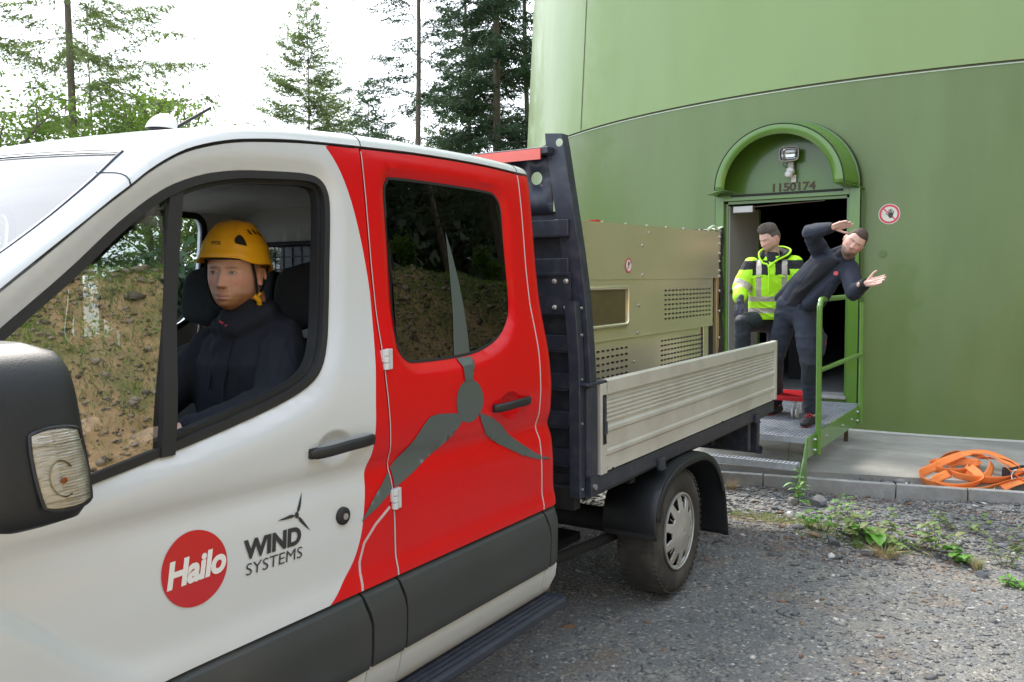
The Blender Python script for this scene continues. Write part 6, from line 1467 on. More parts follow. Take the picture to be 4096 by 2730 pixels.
def paint_skin(me, m, skin, beard=(.25, .15, .10), bamt=.0, lip=(.50, .20, .17), hair=None, hairamt=0, shave=0.0, browc=(.20, .13, .09)):
    co = coords(me); inv = np.array(m.inverted()); L = co @ inv[:3, :3].T + inv[:3, 3]; u, v, y = L[:, 0], L[:, 2], L[:, 1]
    c = np.tile(np.array(skin, float), (len(co), 1)); fr = (y < -.02).astype(float)
    ishead = (np.abs(u) < .11) & (np.abs(v) < .15) & (np.abs(y) < .14)
    def mixin(w_, col):
        nonlocal c
        w_ = np.clip(w_, 0, 1)[:, None]; c = c * (1 - w_) + np.array(col) * w_
    rd = np.array(skin) * np.array([1.0, .66, .60])
    mixin(.50 * fr * ishead * (G(u, v, .045, -.025, .026, .022) + G(u, v, -.045, -.025, .026, .022)), rd)
    mixin(.55 * fr * ishead * G(u, v, 0, -.036, .016, .014), rd); mixin(.6 * ishead * (np.abs(u) > .076), rd)
    jit = np.random.RandomState(1).uniform(.7, 1.1, len(co))
    jaw = ishead * ss((-.052 - v) / .02) * ss((-y + .045) / .03)
    mixin(bamt * jit * np.maximum(jaw * (1 - .75 * G(u, v, 0, -.0705, .025, .010)), fr * ishead * G(u, v, 0, -.056, .028, .006)), beard)
    mixin(.75 * fr * ishead * (G(u, v, 0, -.0640, .020, .0042) + G(u, v, 0, -.0762, .018, .0045)), lip)
    mixin(.9 * fr * ishead * G(u, v, 0, -.0702, .024, .0022), (.12, .045, .04)); mixin(.8 * fr * ishead * (G(u, v, .007, -.0465, .004, .0022) + G(u, v, -.007, -.0465, .004, .0022)), (.10, .04, .03))
    mixin(.35 * fr * ishead * (G(u, v, .027, -.050, .003, .016) + G(u, v, -.027, -.050, .003, .016)), np.array(skin) * .6); mixin(.45 * fr * ishead * (G(u, v, .031, -.0035, .014, .0016) + G(u, v, -.031, -.0035, .014, .0016)), (.12, .07, .06)); mixin(.4 * fr * ishead * G(u, v, 0, -.088, .022, .004), np.array(skin) * .55)  # smile-fold and chin-crease shade painted as darker skin
    mixin(.95 * fr * ishead * (G(u, v, .031, .0185, .019, .0042) + G(u, v, -.031, .0185, .019, .0042)) * jit, browc)
    mixin(.30 * fr * ishead * (G(u, v, .031, .001, .018, .010) + G(u, v, -.031, .001, .018, .010)), np.array(skin) * .5)  # eye socket shadow painted into the skin colour
    if hairamt:
        hl = .062 - .050 * ss((y + .055) / .04) - .085 * ss((y - .03) / .05)
        w_ = ishead * ss((v - hl) / .012) * hairamt; mixin(w_ * jit, hair)
        side = ishead * ss((v + .01) / .02) * ss((y + .035) / .03) * (np.abs(u) > .05) * .6; mixin(side * hairamt * jit, hair)
    a = me.color_attributes.new('Col', 'FLOAT_COLOR', 'POINT'); a.data.foreach_set('color', np.hstack([c, np.ones((len(c), 1))]).astype(np.float32).ravel())
def hair_cap(m, thick=.006, top=.010, wide=1.0, front=.066, quiff=0.0, low=-.045, seed=0, nu=110, nv=90, templ=.045):
    vs, fs = head_mesh(nu, nv, wide=wide); x, y, z = vs.T; n = vs / np.array([.0755, .105, .122]) ** 2; n /= np.linalg.norm(n, axis=1)[:, None] + 1e-9
    hl = front - (front - templ * .35) * ss((y + .062) / .030) - (.03 - low) * ss((y - .02) / .05)
    hl = hl + .010 * np.abs(x) / .07 * (y < -.04)
    w_ = ss((z - hl) / .012); earcut = np.exp(-((y - .010) / .022) ** 2) * (z < .02); w_ = w_ * (1 - earcut)
    r = np.random.RandomState(seed); j = r.uniform(0, 1, len(vs)); t = (thick + (top - thick) * ss((z - .05) / .05) + quiff * G(x, y, 0, -.05, .05, .04) * (z > .06)) * (.75 + .5 * j)
    P = vs + n * (t * w_ - .004 * (1 - w_))[:, None]
    F = [f for f in fs if max(w_[list(f)]) > .25]
    used = sorted({i for f in F for i in f}); re = {u_: i for i, u_ in enumerate(used)}
    return [tuple(m @ Vector(P[i])) for i in used], [tuple(re[i] for i in f) for f in F]
def mesh_obj(name, me, mats, parent, fmat=None):
    o = link(name, me, parent, mats); me.name = name
    if fmat is not None: me.polygons.foreach_set('material_index', fmat.astype(np.int32)); me.update()
    return o
def raw(vs, fs): return [tuple(v) for v in vs], fs
def add_mesh(name, vf, mats, parent, smooth=180):
    mb = MB(); mb.add(vf[0], vf[1]); return mb.build(name, mats, parent, smooth)
def eye_parts(m, par, hv, gaze=.0, op=.0046):
    H_ = np.array(hv)
    def ysurf(u, v):
        d = (H_[:, 0] - u) ** 2 + (H_[:, 2] - v) ** 2 + (H_[:, 1] > 0) * 1.0; k = np.argsort(d)[:3]; return float(H_[k, 1].mean())
    for s in (-1, 1):
        cu, cv = s * .0310, .0015; N = 14; P = lambda u, v, off: m @ Vector((u, ysurf(u, v) - off, v))
        up = [(cu + .0125 * t, cv + op * (1 - abs(t) ** 2.2) + .0006 * s * t) for t in np.linspace(-1, 1, N)]; lo = [(cu + .0125 * t, cv - op * .72 * (1 - abs(t) ** 2.0) + .0006 * s * t) for t in np.linspace(-1, 1, N)]
        mb = MB(); mb.grid([[P(*a_, .0012) for a_ in up], [P((a_[0] + b_[0]) / 2, (a_[1] + b_[1]) / 2, .0020) for a_, b_ in zip(up, lo)], [P(*b_, .0012) for b_ in lo]]); e = mb.build('eye', 'eyew', par, 180)
        ci = cu + gaze; pts = []
        for a in np.linspace(0, 2 * math.pi, 20, endpoint=False):
            u, v = ci + .0052 * math.cos(a), cv + .0004 + .0052 * math.sin(a); tt = (u - cu) / .0125; v = min(v, cv + op * (1 - abs(tt) ** 2.2) * .95); v = max(v, cv - op * .72 * (1 - abs(tt) ** 2) * .95); pts.append(P(u, v, .0026))
        mb = MB(); mb.add([P(ci, cv, .0028)] + pts, [(0, 1 + i, 1 + (i + 1) % 20) for i in range(20)]); mb.build('iris', 'iris', e, 180)
        mb = MB(); mb.tube([P(u, v, .0020) for u, v in up], .0009, 5); mb.build('lash_line', 'hairbrown', e, 60)
def shoe(parent, ankle, toe_dir, z0, lace='redcloth', foot=.27):
    a = Vector(ankle); d = Vector(toe_dir); d.z = 0; d.normalize(); s = d.cross(Vector((0, 0, 1)))
    heel = Vector((a.x, a.y, z0)) - d * .055; prims = [p_caps(heel + Vector((0, 0, .045)), heel + d * (foot - .08) + Vector((0, 0, .035)), .040, .038), p_caps(heel + d * .12 + Vector((0, 0, .04)) + s * .008, heel + d * (foot - .065) + Vector((0, 0, .034)) + s * .008, .040, .034), p_caps(heel + Vector((0, 0, .05)) + d * .01, a + Vector((0, 0, .02)), .042, .048), p_caps(heel + d * .05 + Vector((0, 0, .07)), heel + d * .15 + Vector((0, 0, .055)), .040, .036)]
    me = fuse(prims, .006, 2); co = coords(me); co[:, 2] = np.maximum(co[:, 2], z0 + .004); me.vertices.foreach_set('co', co.ravel()); me.update()
    fc = fcent(me); mesh_obj('shoe', me, ['blackplastic', 'redcloth'], parent, (fc[:, 2] < z0 + .017).astype(int))
    mb = MB()
    for k in range(4):
        c = heel + d * (.105 + .026 * k) + Vector((0, 0, .112 - .014 * k)); mb.tube([c - s * .026 - Vector((0, 0, .012)), c + Vector((0, 0, .002)) + d * .004, c + s * .026 - Vector((0, 0, .012))], .0045, 5)
    mb.build('laces', lace, parent, 60)

# ---- the driver ---------------------------------------------------------------
drv = empty('person', (-2.2, 1.9, .95), label='driver in yellow climbing helmet and dark hoodie behind the open window', cat='person')
HM = headframe((-2.203, 1.852, 1.784), (.44, -.90, -.02), (.02, .03, 1))
SK = (.76, .47, .37)
hv, hf_ = head_mesh(190, 170, eyes_open=False)
prims = [([tuple(HM @ Vector(v)) for v in hv], hf_)] + ear_prims(HM)
prims += chain([(-2.20, 1.89, 1.70), (-2.205, 1.90, 1.60), (-2.21, 1.92, 1.45)], [.060, .064, .10])
prims += chain([(-2.21, 1.93, 1.45), (-2.22, 1.95, 1.05)], [.11, .12])
prims += chain([(-2.05, 1.90, 1.54), (-1.98, 1.80, 1.385), (-2.03, 1.585, 1.345)], [.05, .04, .03]) + chain([(-2.37, 1.90, 1.54), (-2.45, 1.72, 1.36), (-2.33, 1.47, 1.345)], [.05, .04, .03]) + [p_caps((-2.05, 1.9, 1.54), (-2.37, 1.9, 1.54), .06, .06)]
prims += hand_prims((-2.045, 1.53, 1.345), (-.35, -.90, -.05), (-.2, 0, -.95), (-1, .2, 0), curl=.55, thumb=.6) + hand_prims((-2.32, 1.42, 1.35), (.25, -.95, .0), (.2, 0, -.95), (1, 0, 0), curl=.5, thumb=.6)
me = fuse(prims, .0030, 1); paint_skin(me, HM, SK, beard=(.44, .20, .08), bamt=.92, lip=(.52, .20, .17), browc=(.33, .18, .09), hair=(.30, .17, .10), hairamt=.6)
body = mesh_obj('body', me, ['skin'], drv)
eye_parts(HM, body, hv, gaze=-.0005)
hood_l = [((-2.22, 1.93, 1.02), (1, 0, 0), .19, (0, 1, 0), .13), ((-2.22, 1.92, 1.20), (1, 0, 0), .19, (0, 1, 0), .135), ((-2.215, 1.90, 1.38), (1, -.05, 0), .205, (0, 1, 0), .14), ((-2.21, 1.89, 1.50), (1, -.05, 0), .205, (0, 1, 0), .13), ((-2.21, 1.89, 1.56), (1, -.05, 0), .18, (0, 1, 0), .10), ((-2.205, 1.90, 1.605), (1, 0, 0), .11, (0, 1, 0), .085), ((-2.20, 1.895, 1.635), (1, 0, 0), .080, (0, 1, 0), .078)]
prims = [p_loft(hood_l)] + chain([(-2.055, 1.90, 1.530), (-1.975, 1.80, 1.385), (-2.03, 1.60, 1.345), (-2.042, 1.55, 1.343)], [.085, .072, .052, .046]) + chain([(-2.365, 1.90, 1.53), (-2.45, 1.72, 1.36), (-2.335, 1.47, 1.345)], [.085, .07, .046])
prims += [p_caps((-2.19, 1.83, 1.560), (-2.06, 1.93, 1.590), .040, .048), p_caps((-2.06, 1.93, 1.590), (-2.20, 2.01, 1.60), .048, .060), p_caps((-2.20, 2.01, 1.60), (-2.34, 1.93, 1.585), .060, .045), p_caps((-2.34, 1.93, 1.585), (-2.23, 1.81, 1.55), .045, .036)]
prims += [p_caps((-2.195, 1.86, 1.60), (-2.195, 1.872, 1.655), .078, .072)]
prims += [p_caps((-2.16, 1.815, 1.605), (-2.11, 1.89, 1.650), .034, .038), p_caps((-2.11, 1.89, 1.650), (-2.20, 1.98, 1.66), .038, .042), p_caps((-2.16, 1.815, 1.605), (-2.25, 1.82, 1.61), .034, .034), p_caps((-2.25, 1.82, 1.61), (-2.29, 1.91, 1.65), .034, .038)]
me = fuse(prims, .008, 3, folds([((-1.98, 1.80, 1.39), .16), ((-2.05, 1.88, 1.50), .14), ((-2.2, 1.85, 1.60), .12), ((-2.2, 1.8, 1.3), .1)], .011, 42, 3))
hoodie = mesh_obj('hoodie', me, ['navy'], drv)
mb = MB(); mb.tube(spline([(-2.165, 1.800, 1.575), (-2.150, 1.765, 1.50), (-2.16, 1.755, 1.42), (-2.155, 1.750, 1.36)], 4), .0035, 6); mb.tube(spline([(-2.235, 1.795, 1.565), (-2.225, 1.765, 1.48), (-2.23, 1.755, 1.42)], 4), .0035, 6); mb.build('drawstrings', 'navy', hoodie, 60)
mb = MB()
for a, b in (((-2.214, 1.796, 1.632), (-2.196, 1.794, 1.626)), ((-2.188, 1.795, 1.620), (-2.160, 1.799, 1.618))): mb.tube([a, b], .0048, 6)
mb.build('red_scarf_pattern', mat('red_pattern', (.60, .07, .10), .7, nscale=30, namt=.2), hoodie, 60)
prims = chain([(-2.14, 1.88, 1.0), (-2.10, 1.45, 1.04), (-2.1, 1.25, .70)], [.11, .085, .06]) + chain([(-2.30, 1.88, 1.0), (-2.36, 1.45, 1.04), (-2.36, 1.25, .70)], [.11, .085, .06]) + [p_caps((-2.12, 1.92, 1.02), (-2.32, 1.92, 1.02), .13, .13)]
mesh_obj('trousers', fuse(prims, .015, 2), ['trouserd'], drv)
# helmet
hlm = []
nu_, nv_ = 96, 40
def helm(T, P):
    dx, dy, dz = math.sin(P) * math.cos(T), math.sin(P) * math.sin(T), math.cos(P)
    x = .099 * math.copysign(abs(dx) ** .96, dx); y = .124 * dy + .004; z = .118 * dz + .048
    ridge = .004 * math.exp(-((abs(x) - .045) / .012) ** 2) * (dz > .2); return x, y, z + ridge
rows_o = []
for i in range(nv_):
    row = []
    for j in range(nu_):
        T = 2 * math.pi * j / nu_; q = math.sin(T)                       # -1 front, +1 back
        zl = .046 + .006 * (-q) if q < 0 else .046 - .052 * q ** 1.5     # rim height: higher in front, low at the back
        zl += -.016 * math.exp(-((abs(math.cos(T)) - .9) / .25) ** 2)
        Pm = math.acos(max(-.75, min(1, (zl - .048) / .118))); P_ = Pm * i / (nv_ - 1); x, y, z = helm(T, P_)
        fl = ss((i / (nv_ - 1) - .84) / .16) * .009 + ss((i / (nv_ - 1) - .66) / .03) * .0025; h = math.hypot(x, y) + 1e-6
        row.append(tuple(HM @ Vector((x + x / h * fl, y + y / h * fl, z))))
    rows_o.append(row)
mb = MB(); mb.grid(rows_o, closeu=True); hel = mb.build('helmet', 'helmet', drv, 45, fix=True); so = hel.modifiers.new('t', 'SOLIDIFY'); so.thickness = .006; so.offset = -1
mb = MB(); lo_r = rows_o[-1]; mb.tube([tuple(Vector(p) - Vector((0, 0, .001))) for p in lo_r] + [lo_r[0]], .0032, 6); mb.build('helmet_rim', 'helmet', hel, 60)
HI = HM.copy()
def on_helm(T, Pz, off):                       # point on the shell: T azimuth, Pz polar angle
    x, y, z = helm(T, Pz); c = Vector((0, .004, .048)); p = Vector((x, y, z)); n = Vector((x / .103 ** 2, (y - .004) / .128 ** 2, (z - .048) / .118 ** 2)).normalized(); return HM @ (p + n * off)
SIDE = 0.0                                      # subject's left side is local +X or -X
sgn_x = 1 if (HM.to_3x3() @ Vector((1, 0, 0))).dot(Vector((0, 1, 0)) * 1 + Vector((1, 0, 0)) * .5) > 0 else -1
def vent(name, cT, cP, wT, wP, shape, m='dark', off=.0045):
    pts = [(cT + sgn_x * wT * a, cP + wP * b) for a, b in shape]; c = (sum(p[0] for p in pts) / len(pts), sum(p[1] for p in pts) / len(pts))
    mb = MB(); N = len(pts); ring0 = [tuple(on_helm(math.pi / 2 * 0 + (0 if sgn_x > 0 else math.pi) + (t if True else t), p, off)) for t, p in pts]
    mb.add([tuple(on_helm((0 if sgn_x > 0 else math.pi) + c[0], c[1], off + .001))] + ring0, [(0, 1 + i, 1 + (i + 1) % N) for i in range(N)]); return mb.build(name, m, hel, 60)
half = [(math.cos(a), -math.sin(a)) for a in np.linspace(0, math.pi, 12)] + [(-1, .25), (1, .25)]
vent('helmet_vent', -.93, 1.16, .19, .17, [(-.8, .5), (-.95, 0), (-.75, -.5), (-.3, -.9), (.15, -.95), (.55, -.6), (.8, -.1), (1.0, .65), (.3, .55)])
for k, (dT, dP) in enumerate(((-.56, .86), (-.32, .84), (-.10, .90))): vent('helmet_vent', dT, dP, .085, .085, [(-.9, -.6), (-.2, -1), (.8, .5), (1, 1), (.2, 1)])
def helm_text(u, v):
    T = -1.80 + .30 * u; return tuple(on_helm(T, 1.245 - .085 * v, .0052))
text_on('helmet_lettering', 'PETZL', 'black_decal', helm_text, hel, 1, .35, .03, 0, sub=.5)
# chin strap
mb = MB()
xs_ = .079 * sgn_x
def strap(pts, w_=.0075):
    P_ = spline(pts, 5); L_ = []
    for i, p in enumerate(P_):
        t = Vector(P_[min(i + 1, len(P_) - 1)]) - Vector(P_[max(i - 1, 0)]); t.normalize(); nrm = Vector((p[0], 0, 0)).normalized(); b = t.cross(nrm).normalized() * w_
        L_.append([tuple(HM @ (Vector(p) + b)), tuple(HM @ (Vector(p) + b + nrm * .002)), tuple(HM @ (Vector(p) - b + nrm * .002)), tuple(HM @ (Vector(p) - b))])
    mb.grid(L_, closeu=True)
strap([(xs_ * .92, -.048, .045), (xs_ * .985, -.034, .0), (xs_ * .99, -.020, -.050), (xs_ * .90, -.012, -.088), (xs_ * .6, -.022, -.118), (0, -.035, -.130)])
strap([(xs_ * 1.06, .055, .02), (xs_ * 1.02, .035, -.030), (xs_ * .985, .005, -.062), (xs_ * .90, -.010, -.088)], .006)
strap([(-xs_ * .92, -.048, .045), (-xs_ * 1.0, -.034, .0), (-xs_ * .99, -.020, -.050), (-xs_ * .88, -.012, -.088), (-xs_ * .6, -.022, -.118), (0, -.035, -.130)])
mb.build('chin_strap', 'rubber', hel, 60)
mb = MB(); c = HM @ Vector((xs_ * .93, -.012, -.084)); mb.tube([c + Vector((.004, -.012, .014)), c + Vector((.012, 0, .0)), c + Vector((.004, .008, -.016))], .0085, 8); mb.tube([c + Vector((.006, .012, .022)), c + Vector((.006, -.004, .006))], .005, 6); mb.build('strap_buckle', 'helmet', hel, 60)
# dark cradle inside the helmet
mb = MB(); mb.tube([tuple(HM @ Vector((.084 * math.cos(a), .108 * math.sin(a) + .004, .048 - .020 * (math.sin(a) > 0) * math.sin(a)))) for a in np.linspace(0, 2 * math.pi, 40)], .007, 6); mb.build('helmet_cradle', 'rubber', hel, 60)

for o in bpy.data.objects:
    if o.parent == drv: o.matrix_parent_inverse = Matrix.Translation((-.018, -.011, -.004)) @ o.matrix_parent_inverse
# ---- man leaning out and pointing ----------------------------------------------
pm = empty('person', (-2.1, 8.1, .42), label='man in dark blue work jacket leaning over the railing with both arms pointing right', cat='person')
H2 = headframe((-1.520, 7.66, 2.030), (.24, -.955, -.17), (.80, .10, 1.0))
hv, hf_ = head_mesh(110, 100, eyes_open=False, wide=1.04)
Rsh, Lsh = (-1.815, 7.83, 1.935), (-1.560, 7.72, 1.800)
Relb, Rwr = (-1.868, 7.62, 2.125), (-1.650, 7.46, 2.150)
Lelb, Lwr = (-1.500, 7.56, 1.612), (-1.372, 7.38, 1.690)
Rh, Lh = (-2.15, 7.98, 1.42), (-1.98, 7.90, 1.41); Rk, Lk = (-2.27, 8.05, .99), (-1.900, 7.78, .98); Ra, La = (-2.385, 8.44, .53), (-1.905, 7.90, .53)
prims = [([tuple(H2 @ Vector(v)) for v in hv], hf_)] + ear_prims(H2, 1.04) + chain([(-1.545, 7.69, 1.98), (-1.63, 7.75, 1.89), (-1.72, 7.80, 1.82), (-2.05, 7.93, 1.45)], [.062, .064, .09, .085])
prims += chain([Rsh, Relb, Rwr], [.05, .042, .026]) + chain([Lsh, Lelb, Lwr], [.05, .042, .026]) + chain([Rh, Rk, Ra], [.08, .055, .045]) + chain([Lh, Lk, La], [.08, .055, .045]) + [p_caps(Rh, Lh, .085, .085), p_caps(Rsh, Lsh, .06, .06)]
prims += chain([Ra, (-2.39, 8.40, .48)], [.035, .022]) + chain([La, (-1.915, 7.87, .48)], [.035, .022])
prims += hand_prims(Rwr, (.93, -.22, .20), (.10, -.75, -.62), (0, -.3, -1), curl=.08, spread=.02, thumb=.75)
prims += hand_prims(Lwr, (.93, -.26, .20), (.05, -.85, .50), (-.1, -.2, 1), curl=.08, spread=.03, thumb=.95)
me = fuse(prims, .0042, 1); paint_skin(me, H2, (.70, .43, .34), beard=(.13, .09, .07), bamt=.85, browc=(.12, .07, .05)); mesh_obj('body', me, ['skin'], pm)
add_mesh('hair', hair_cap(H2, .004, .007, 1.04, front=.060), 'hairbrown', pm)
up = Vector((.30, -.13, .40)).normalized(); sdv = (Vector(Lsh) - Vector(Rsh)).normalized(); fw = Vector((-.1, -1, .2))
def S2(c, rx, ry, s=sdv): return (c, tuple(s), rx, tuple(fw), ry)
tor = [S2((-2.07, 7.95, 1.47), .185, .125, Vector((1, -.3, -.25))), S2((-2.03, 7.93, 1.54), .18, .125, Vector((1, -.3, -.32))), S2((-1.93, 7.88, 1.66), .185, .13, Vector((1, -.35, -.42))), S2((-1.80, 7.82, 1.79), .195, .135), S2((-1.735, 7.79, 1.845), .175, .125), S2((-1.675, 7.77, 1.885), .12, .10), S2((-1.63, 7.745, 1.915), .078, .075)]
jk = [p_loft(tor)] + chain([Rsh, Relb, (-1.675, 7.48, 2.149)], [.088, .072, .048]) + chain([Lsh, Lelb, (-1.392, 7.41, 1.679)], [.088, .072, .048])
jk += [p_caps((-1.735, 7.735, 1.95), (-1.64, 7.83, 1.99), .03, .034), p_caps((-1.64, 7.83, 1.99), (-1.56, 7.80, 1.90), .034, .03), p_caps((-1.735, 7.735, 1.95), (-1.70, 7.68, 1.89), .03, .022), p_caps((-1.56, 7.80, 1.90), (-1.56, 7.67, 1.85), .03, .022)]
jk += [p_caps((-2.22, 7.98, 1.56), (-1.86, 7.80, 1.88), .05, .06), p_caps((-1.92, 7.80, 1.50), (-1.62, 7.70, 1.78), .055, .06), p_caps((-1.80, 7.77, 1.50), (-1.70, 7.72, 1.68), .030, .05)]
me = fuse(jk, .009, 3, folds([(Relb, .13), (Lelb, .13), (Rsh, .12), (Lsh, .12), ((-1.95, 7.85, 1.62), .12)], .017, 34, 8))
jo = mesh_obj('jacket', me, ['navy2'], pm)
prims = [p_loft([S2((c[0] + .012, c[1] - .035, c[2]), rx * .56, ry * .93, Vector(s)) for (c, s, rx, f, ry) in tor[:6]])] + [p_caps((-1.655, 7.745, 1.885), (-1.62, 7.725, 1.925), .070, .068)]
mesh_obj('sweater', fuse(prims, .009, 3, folds([((-1.9, 7.8, 1.65), .2)], .012, 26, 2)), ['shirt'], pm)
mb = MB()
for a, b in (((-1.652, 7.515, 2.152), (-1.70, 7.545, 2.148)), ): pass
mb.tube([(-1.690, 7.492, 2.147), (-1.640, 7.453, 2.152)], [.050, .037], 20); mb.build('cuff', 'blackcloth', jo, 60); mb = MB(); mb.tube([(-1.400, 7.422, 1.673), (-1.362, 7.370, 1.695)], [.051, .038], 20); mb.build('cuff', 'blackcloth', jo, 60)
prims = chain([Rh, Rk, (-2.38, 8.43, .56)], [.108, .082, .066]) + chain([Lh, Lk, (-1.905, 7.90, .565)], [.108, .082, .066]) + [p_caps(Rh, Lh, .115, .11), p_caps((-2.13, 7.97, 1.50), (-2.0, 7.91, 1.50), .12, .12)]
prims += [p_caps((-1.81, 7.86, 1.22), (-1.815, 7.83, 1.08), .045, .04)]
me = fuse(prims, .010, 3, folds([(Rk, .14), (Lk, .14), ((-1.9, 7.88, .62), .12), ((-2.06, 7.9, 1.36), .16), (Rh, .12), (Lh, .12)], .017, 30, 5)); fc = fcent(me)
tr = mesh_obj('trousers', me, ['trouser', 'trouserd'], pm, ((fc[:, 2] < 1.08) & (fc[:, 2] > .80)).astype(int))
mb = MB(); mb.box((-1.779, 7.83, 1.155), (-1.772, 7.855, 1.185)); mb.build('red_pocket_label', 'redcloth', tr)
mb = MB(); mb.tube([(-1.80, 7.80, 1.30), (-1.785, 7.79, 1.27), (-1.79, 7.79, 1.25)], .008, 6); mb.box((-1.83, 7.79, 1.13), (-1.775, 7.86, 1.24)); mb.build('leg_pocket', 'trouserd', tr, bevel=.006)
shoe(pm, Ra, (.0, -1, 0), .42); shoe(pm, La, (-.12, -1, 0), .42)
# chest logo
bc_ = Vector((-1.655, 7.632, 1.775)); nn_ = Vector((.12, -.97, .18)).normalized(); t_ = Vector((.85, .06, -.42)); t_ = (t_ - nn_ * t_.dot(nn_)).normalized(); b_ = nn_.cross(t_)
mb = MB(); mb.add([tuple(bc_ + (t_ * math.cos(a) + b_ * math.sin(a)) * .019) for a in np.linspace(0, 2 * math.pi, 20, endpoint=False)], [tuple(range(20))]); cl_ = mb.build('chest_logo', 'redlogo', jo, fix=False)
# ---- man in the hi-vis jacket ----------------------------------------------------
ph_ = empty('person', (-2.42, 8.35, .42), label='man in hi vis yellow and black jacket stepping out of the tower doorway', cat='person')
H3 = headframe((-2.362, 8.15, 2.112), (-.50, -.80, -.40), (-.02, -.10, 1))
hv, hf_ = head_mesh(110, 100, eyes_open=False, wide=.98)
Rsh, Lsh = (-2.535, 8.17, 1.845), (-2.175, 8.27, 1.855); Relb, Rwr = (-2.610, 8.08, 1.655), (-2.560, 7.90, 1.520); Lelb, Lwr = (-2.08, 8.25, 1.60), (-2.15, 8.05, 1.45)
Rh, Lh = (-2.50, 8.27, 1.33), (-2.33, 8.34, 1.33); Rk = (-2.515, 7.83, 1.330); Ra = (-2.515, 7.86, .93); Lk, La = (-2.36, 8.33, .92), (-2.36, 8.42, .52)
prims = [([tuple(H3 @ Vector(v)) for v in hv], hf_)] + ear_prims(H3, .98) + chain([(-2.35, 8.18, 2.05), (-2.35, 8.21, 1.93), (-2.36, 8.23, 1.80), (-2.40, 8.28, 1.40)], [.060, .062, .10, .09])
prims += chain([Rsh, Relb, Rwr], [.05, .042, .026]) + chain([Lsh, Lelb, Lwr], [.05, .042, .026]) + chain([Rh, Rk, Ra], [.08, .055, .045]) + chain([Lh, Lk, La], [.08, .055, .045]) + [p_caps(Rh, Lh, .1, .1), p_caps(Rsh, Lsh, .07, .07)]
prims += hand_prims(Lwr, (-.1, -.6, -.8), (0, .8, -.6), (-1, 0, 0), curl=.3) + hand_prims(Rwr, (-.10, -.30, -.95), (.3, .9, -.2), (1, -.5, 0), curl=.3, thumb=.6) + chain([La, (-2.37, 8.38, .48)], [.035, .022]) + chain([Ra, (-2.52, 7.84, .90)], [.035, .022])
me = fuse(prims, .0045, 1); paint_skin(me, H3, (.72, .44, .35), beard=(.25, .16, .12), bamt=.5, browc=(.18, .11, .08), hair=(.20, .15, .12), hairamt=.4); mesh_obj('body', me, ['skin'], ph_)
add_mesh('hair', hair_cap(H3, .003, .018, .98, front=.064, quiff=.014, seed=3, low=-.02), 'hairgrey', ph_)
def S3(c, rx, ry): return (c, (1, .25, 0), rx, (-.25, 1, 0), ry)
tor = [S3((-2.385, 8.25, 1.345), .200, .145), S3((-2.385, 8.25, 1.42), .200, .150), S3((-2.375, 8.24, 1.60), .205, .150), S3((-2.36, 8.22, 1.78), .215, .145), S3((-2.355, 8.22, 1.86), .195, .125), S3((-2.352, 8.215, 1.915), .13, .10), S3((-2.35, 8.21, 1.945), .085, .085)]
prims = [p_loft(tor)] + chain([Rsh, Relb, (-2.585, 7.97, 1.565)], [.098, .085, .068]) + chain([Lsh, Lelb, Lwr], [.098, .085, .06])
me = fuse(prims, .0052, 5, folds([(Relb, .14), (Rsh, .12), ((-2.38, 8.1, 1.45), .2), (Lsh, .1)], .013, 32, 12))
fc = fcent(me); x, y, z = fc.T
armd = lambda p, q: (lambda t: (t, np.linalg.norm(fc - (np.array(p) + t[:, None] * (np.array(q) - np.array(p))), axis=1)))(np.clip(((fc - np.array(p)) @ (np.array(q) - np.array(p))) / np.dot(np.array(q) - np.array(p), np.array(q) - np.array(p)), 0, 1))
t1, d1 = armd(Rsh, Relb); t2, d2 = armd(Relb, (-2.585, 7.97, 1.565)); t3_, d3 = armd(Lsh, Lelb)
mi = np.zeros(len(fc), int)
xr = (x + 2.36) * .97 + (y - 8.22) * .25                     # sideways on the chest
arm = ((d1 < .105) & (x < -2.50)) | ((d2 < .09) & (x < -2.50) & (z < 1.70)) | ((d3 < .10) & (x > -2.2))
blk = (~arm | (z > 1.82)) & (z > 1.775 - .15 * np.abs(np.abs(xr) - .1) ) & (np.abs(xr) > .025) & (z < 1.905); mi[blk] = 1
mi[(z > 1.905) & (~arm)] = 0
for zc_ in (1.545, 1.435): mi[(~arm) & (np.abs(z - zc_ - .12 * 0) < .024)] = 2
mi[(~arm) & (np.abs(np.abs(xr) - .115) < .024) & (z > 1.545)] = 2
mi[arm & (d1 < .11) & (np.abs(t1 - .88) < .11) & (x < -2.5)] = 2; mi[arm & (d2 < .10) & (np.abs(t2 - .42) < .13) & (x < -2.5) & (t2 > 0.05)] = 2
hj = mesh_obj('hi_vis_jacket', me, ['hivis', 'blackcloth', 'reflect'], ph_, mi)
mb = MB(); mb.tube(spline([(-2.44, 8.085, 1.93), (-2.455, 8.13, 1.98), (-2.43, 8.24, 2.02), (-2.30, 8.33, 2.035), (-2.20, 8.26, 2.00), (-2.205, 8.16, 1.95), (-2.28, 8.08, 1.90), (-2.345, 8.06, 1.84)], 5), .009, 8); mb.tube(spline([(-2.44, 8.085, 1.93), (-2.40, 8.06, 1.88), (-2.345, 8.06, 1.84), (-2.345, 8.065, 1.60)], 4), .009, 8); mb.build('hood_piping', 'hivis', hj, 60)
prims = chain([(-2.43, 8.12, 1.93), (-2.44, 8.24, 1.975), (-2.32, 8.31, 1.99), (-2.22, 8.24, 1.965), (-2.27, 8.12, 1.91)], [.022, .035, .04, .035, .02]) + [p_caps((-2.35, 8.17, 1.90), (-2.35, 8.19, 1.96), .066, .062)]
mesh_obj('hood_lining', fuse(prims, .008, 2), ['blackcloth'], hj)
mb = MB()
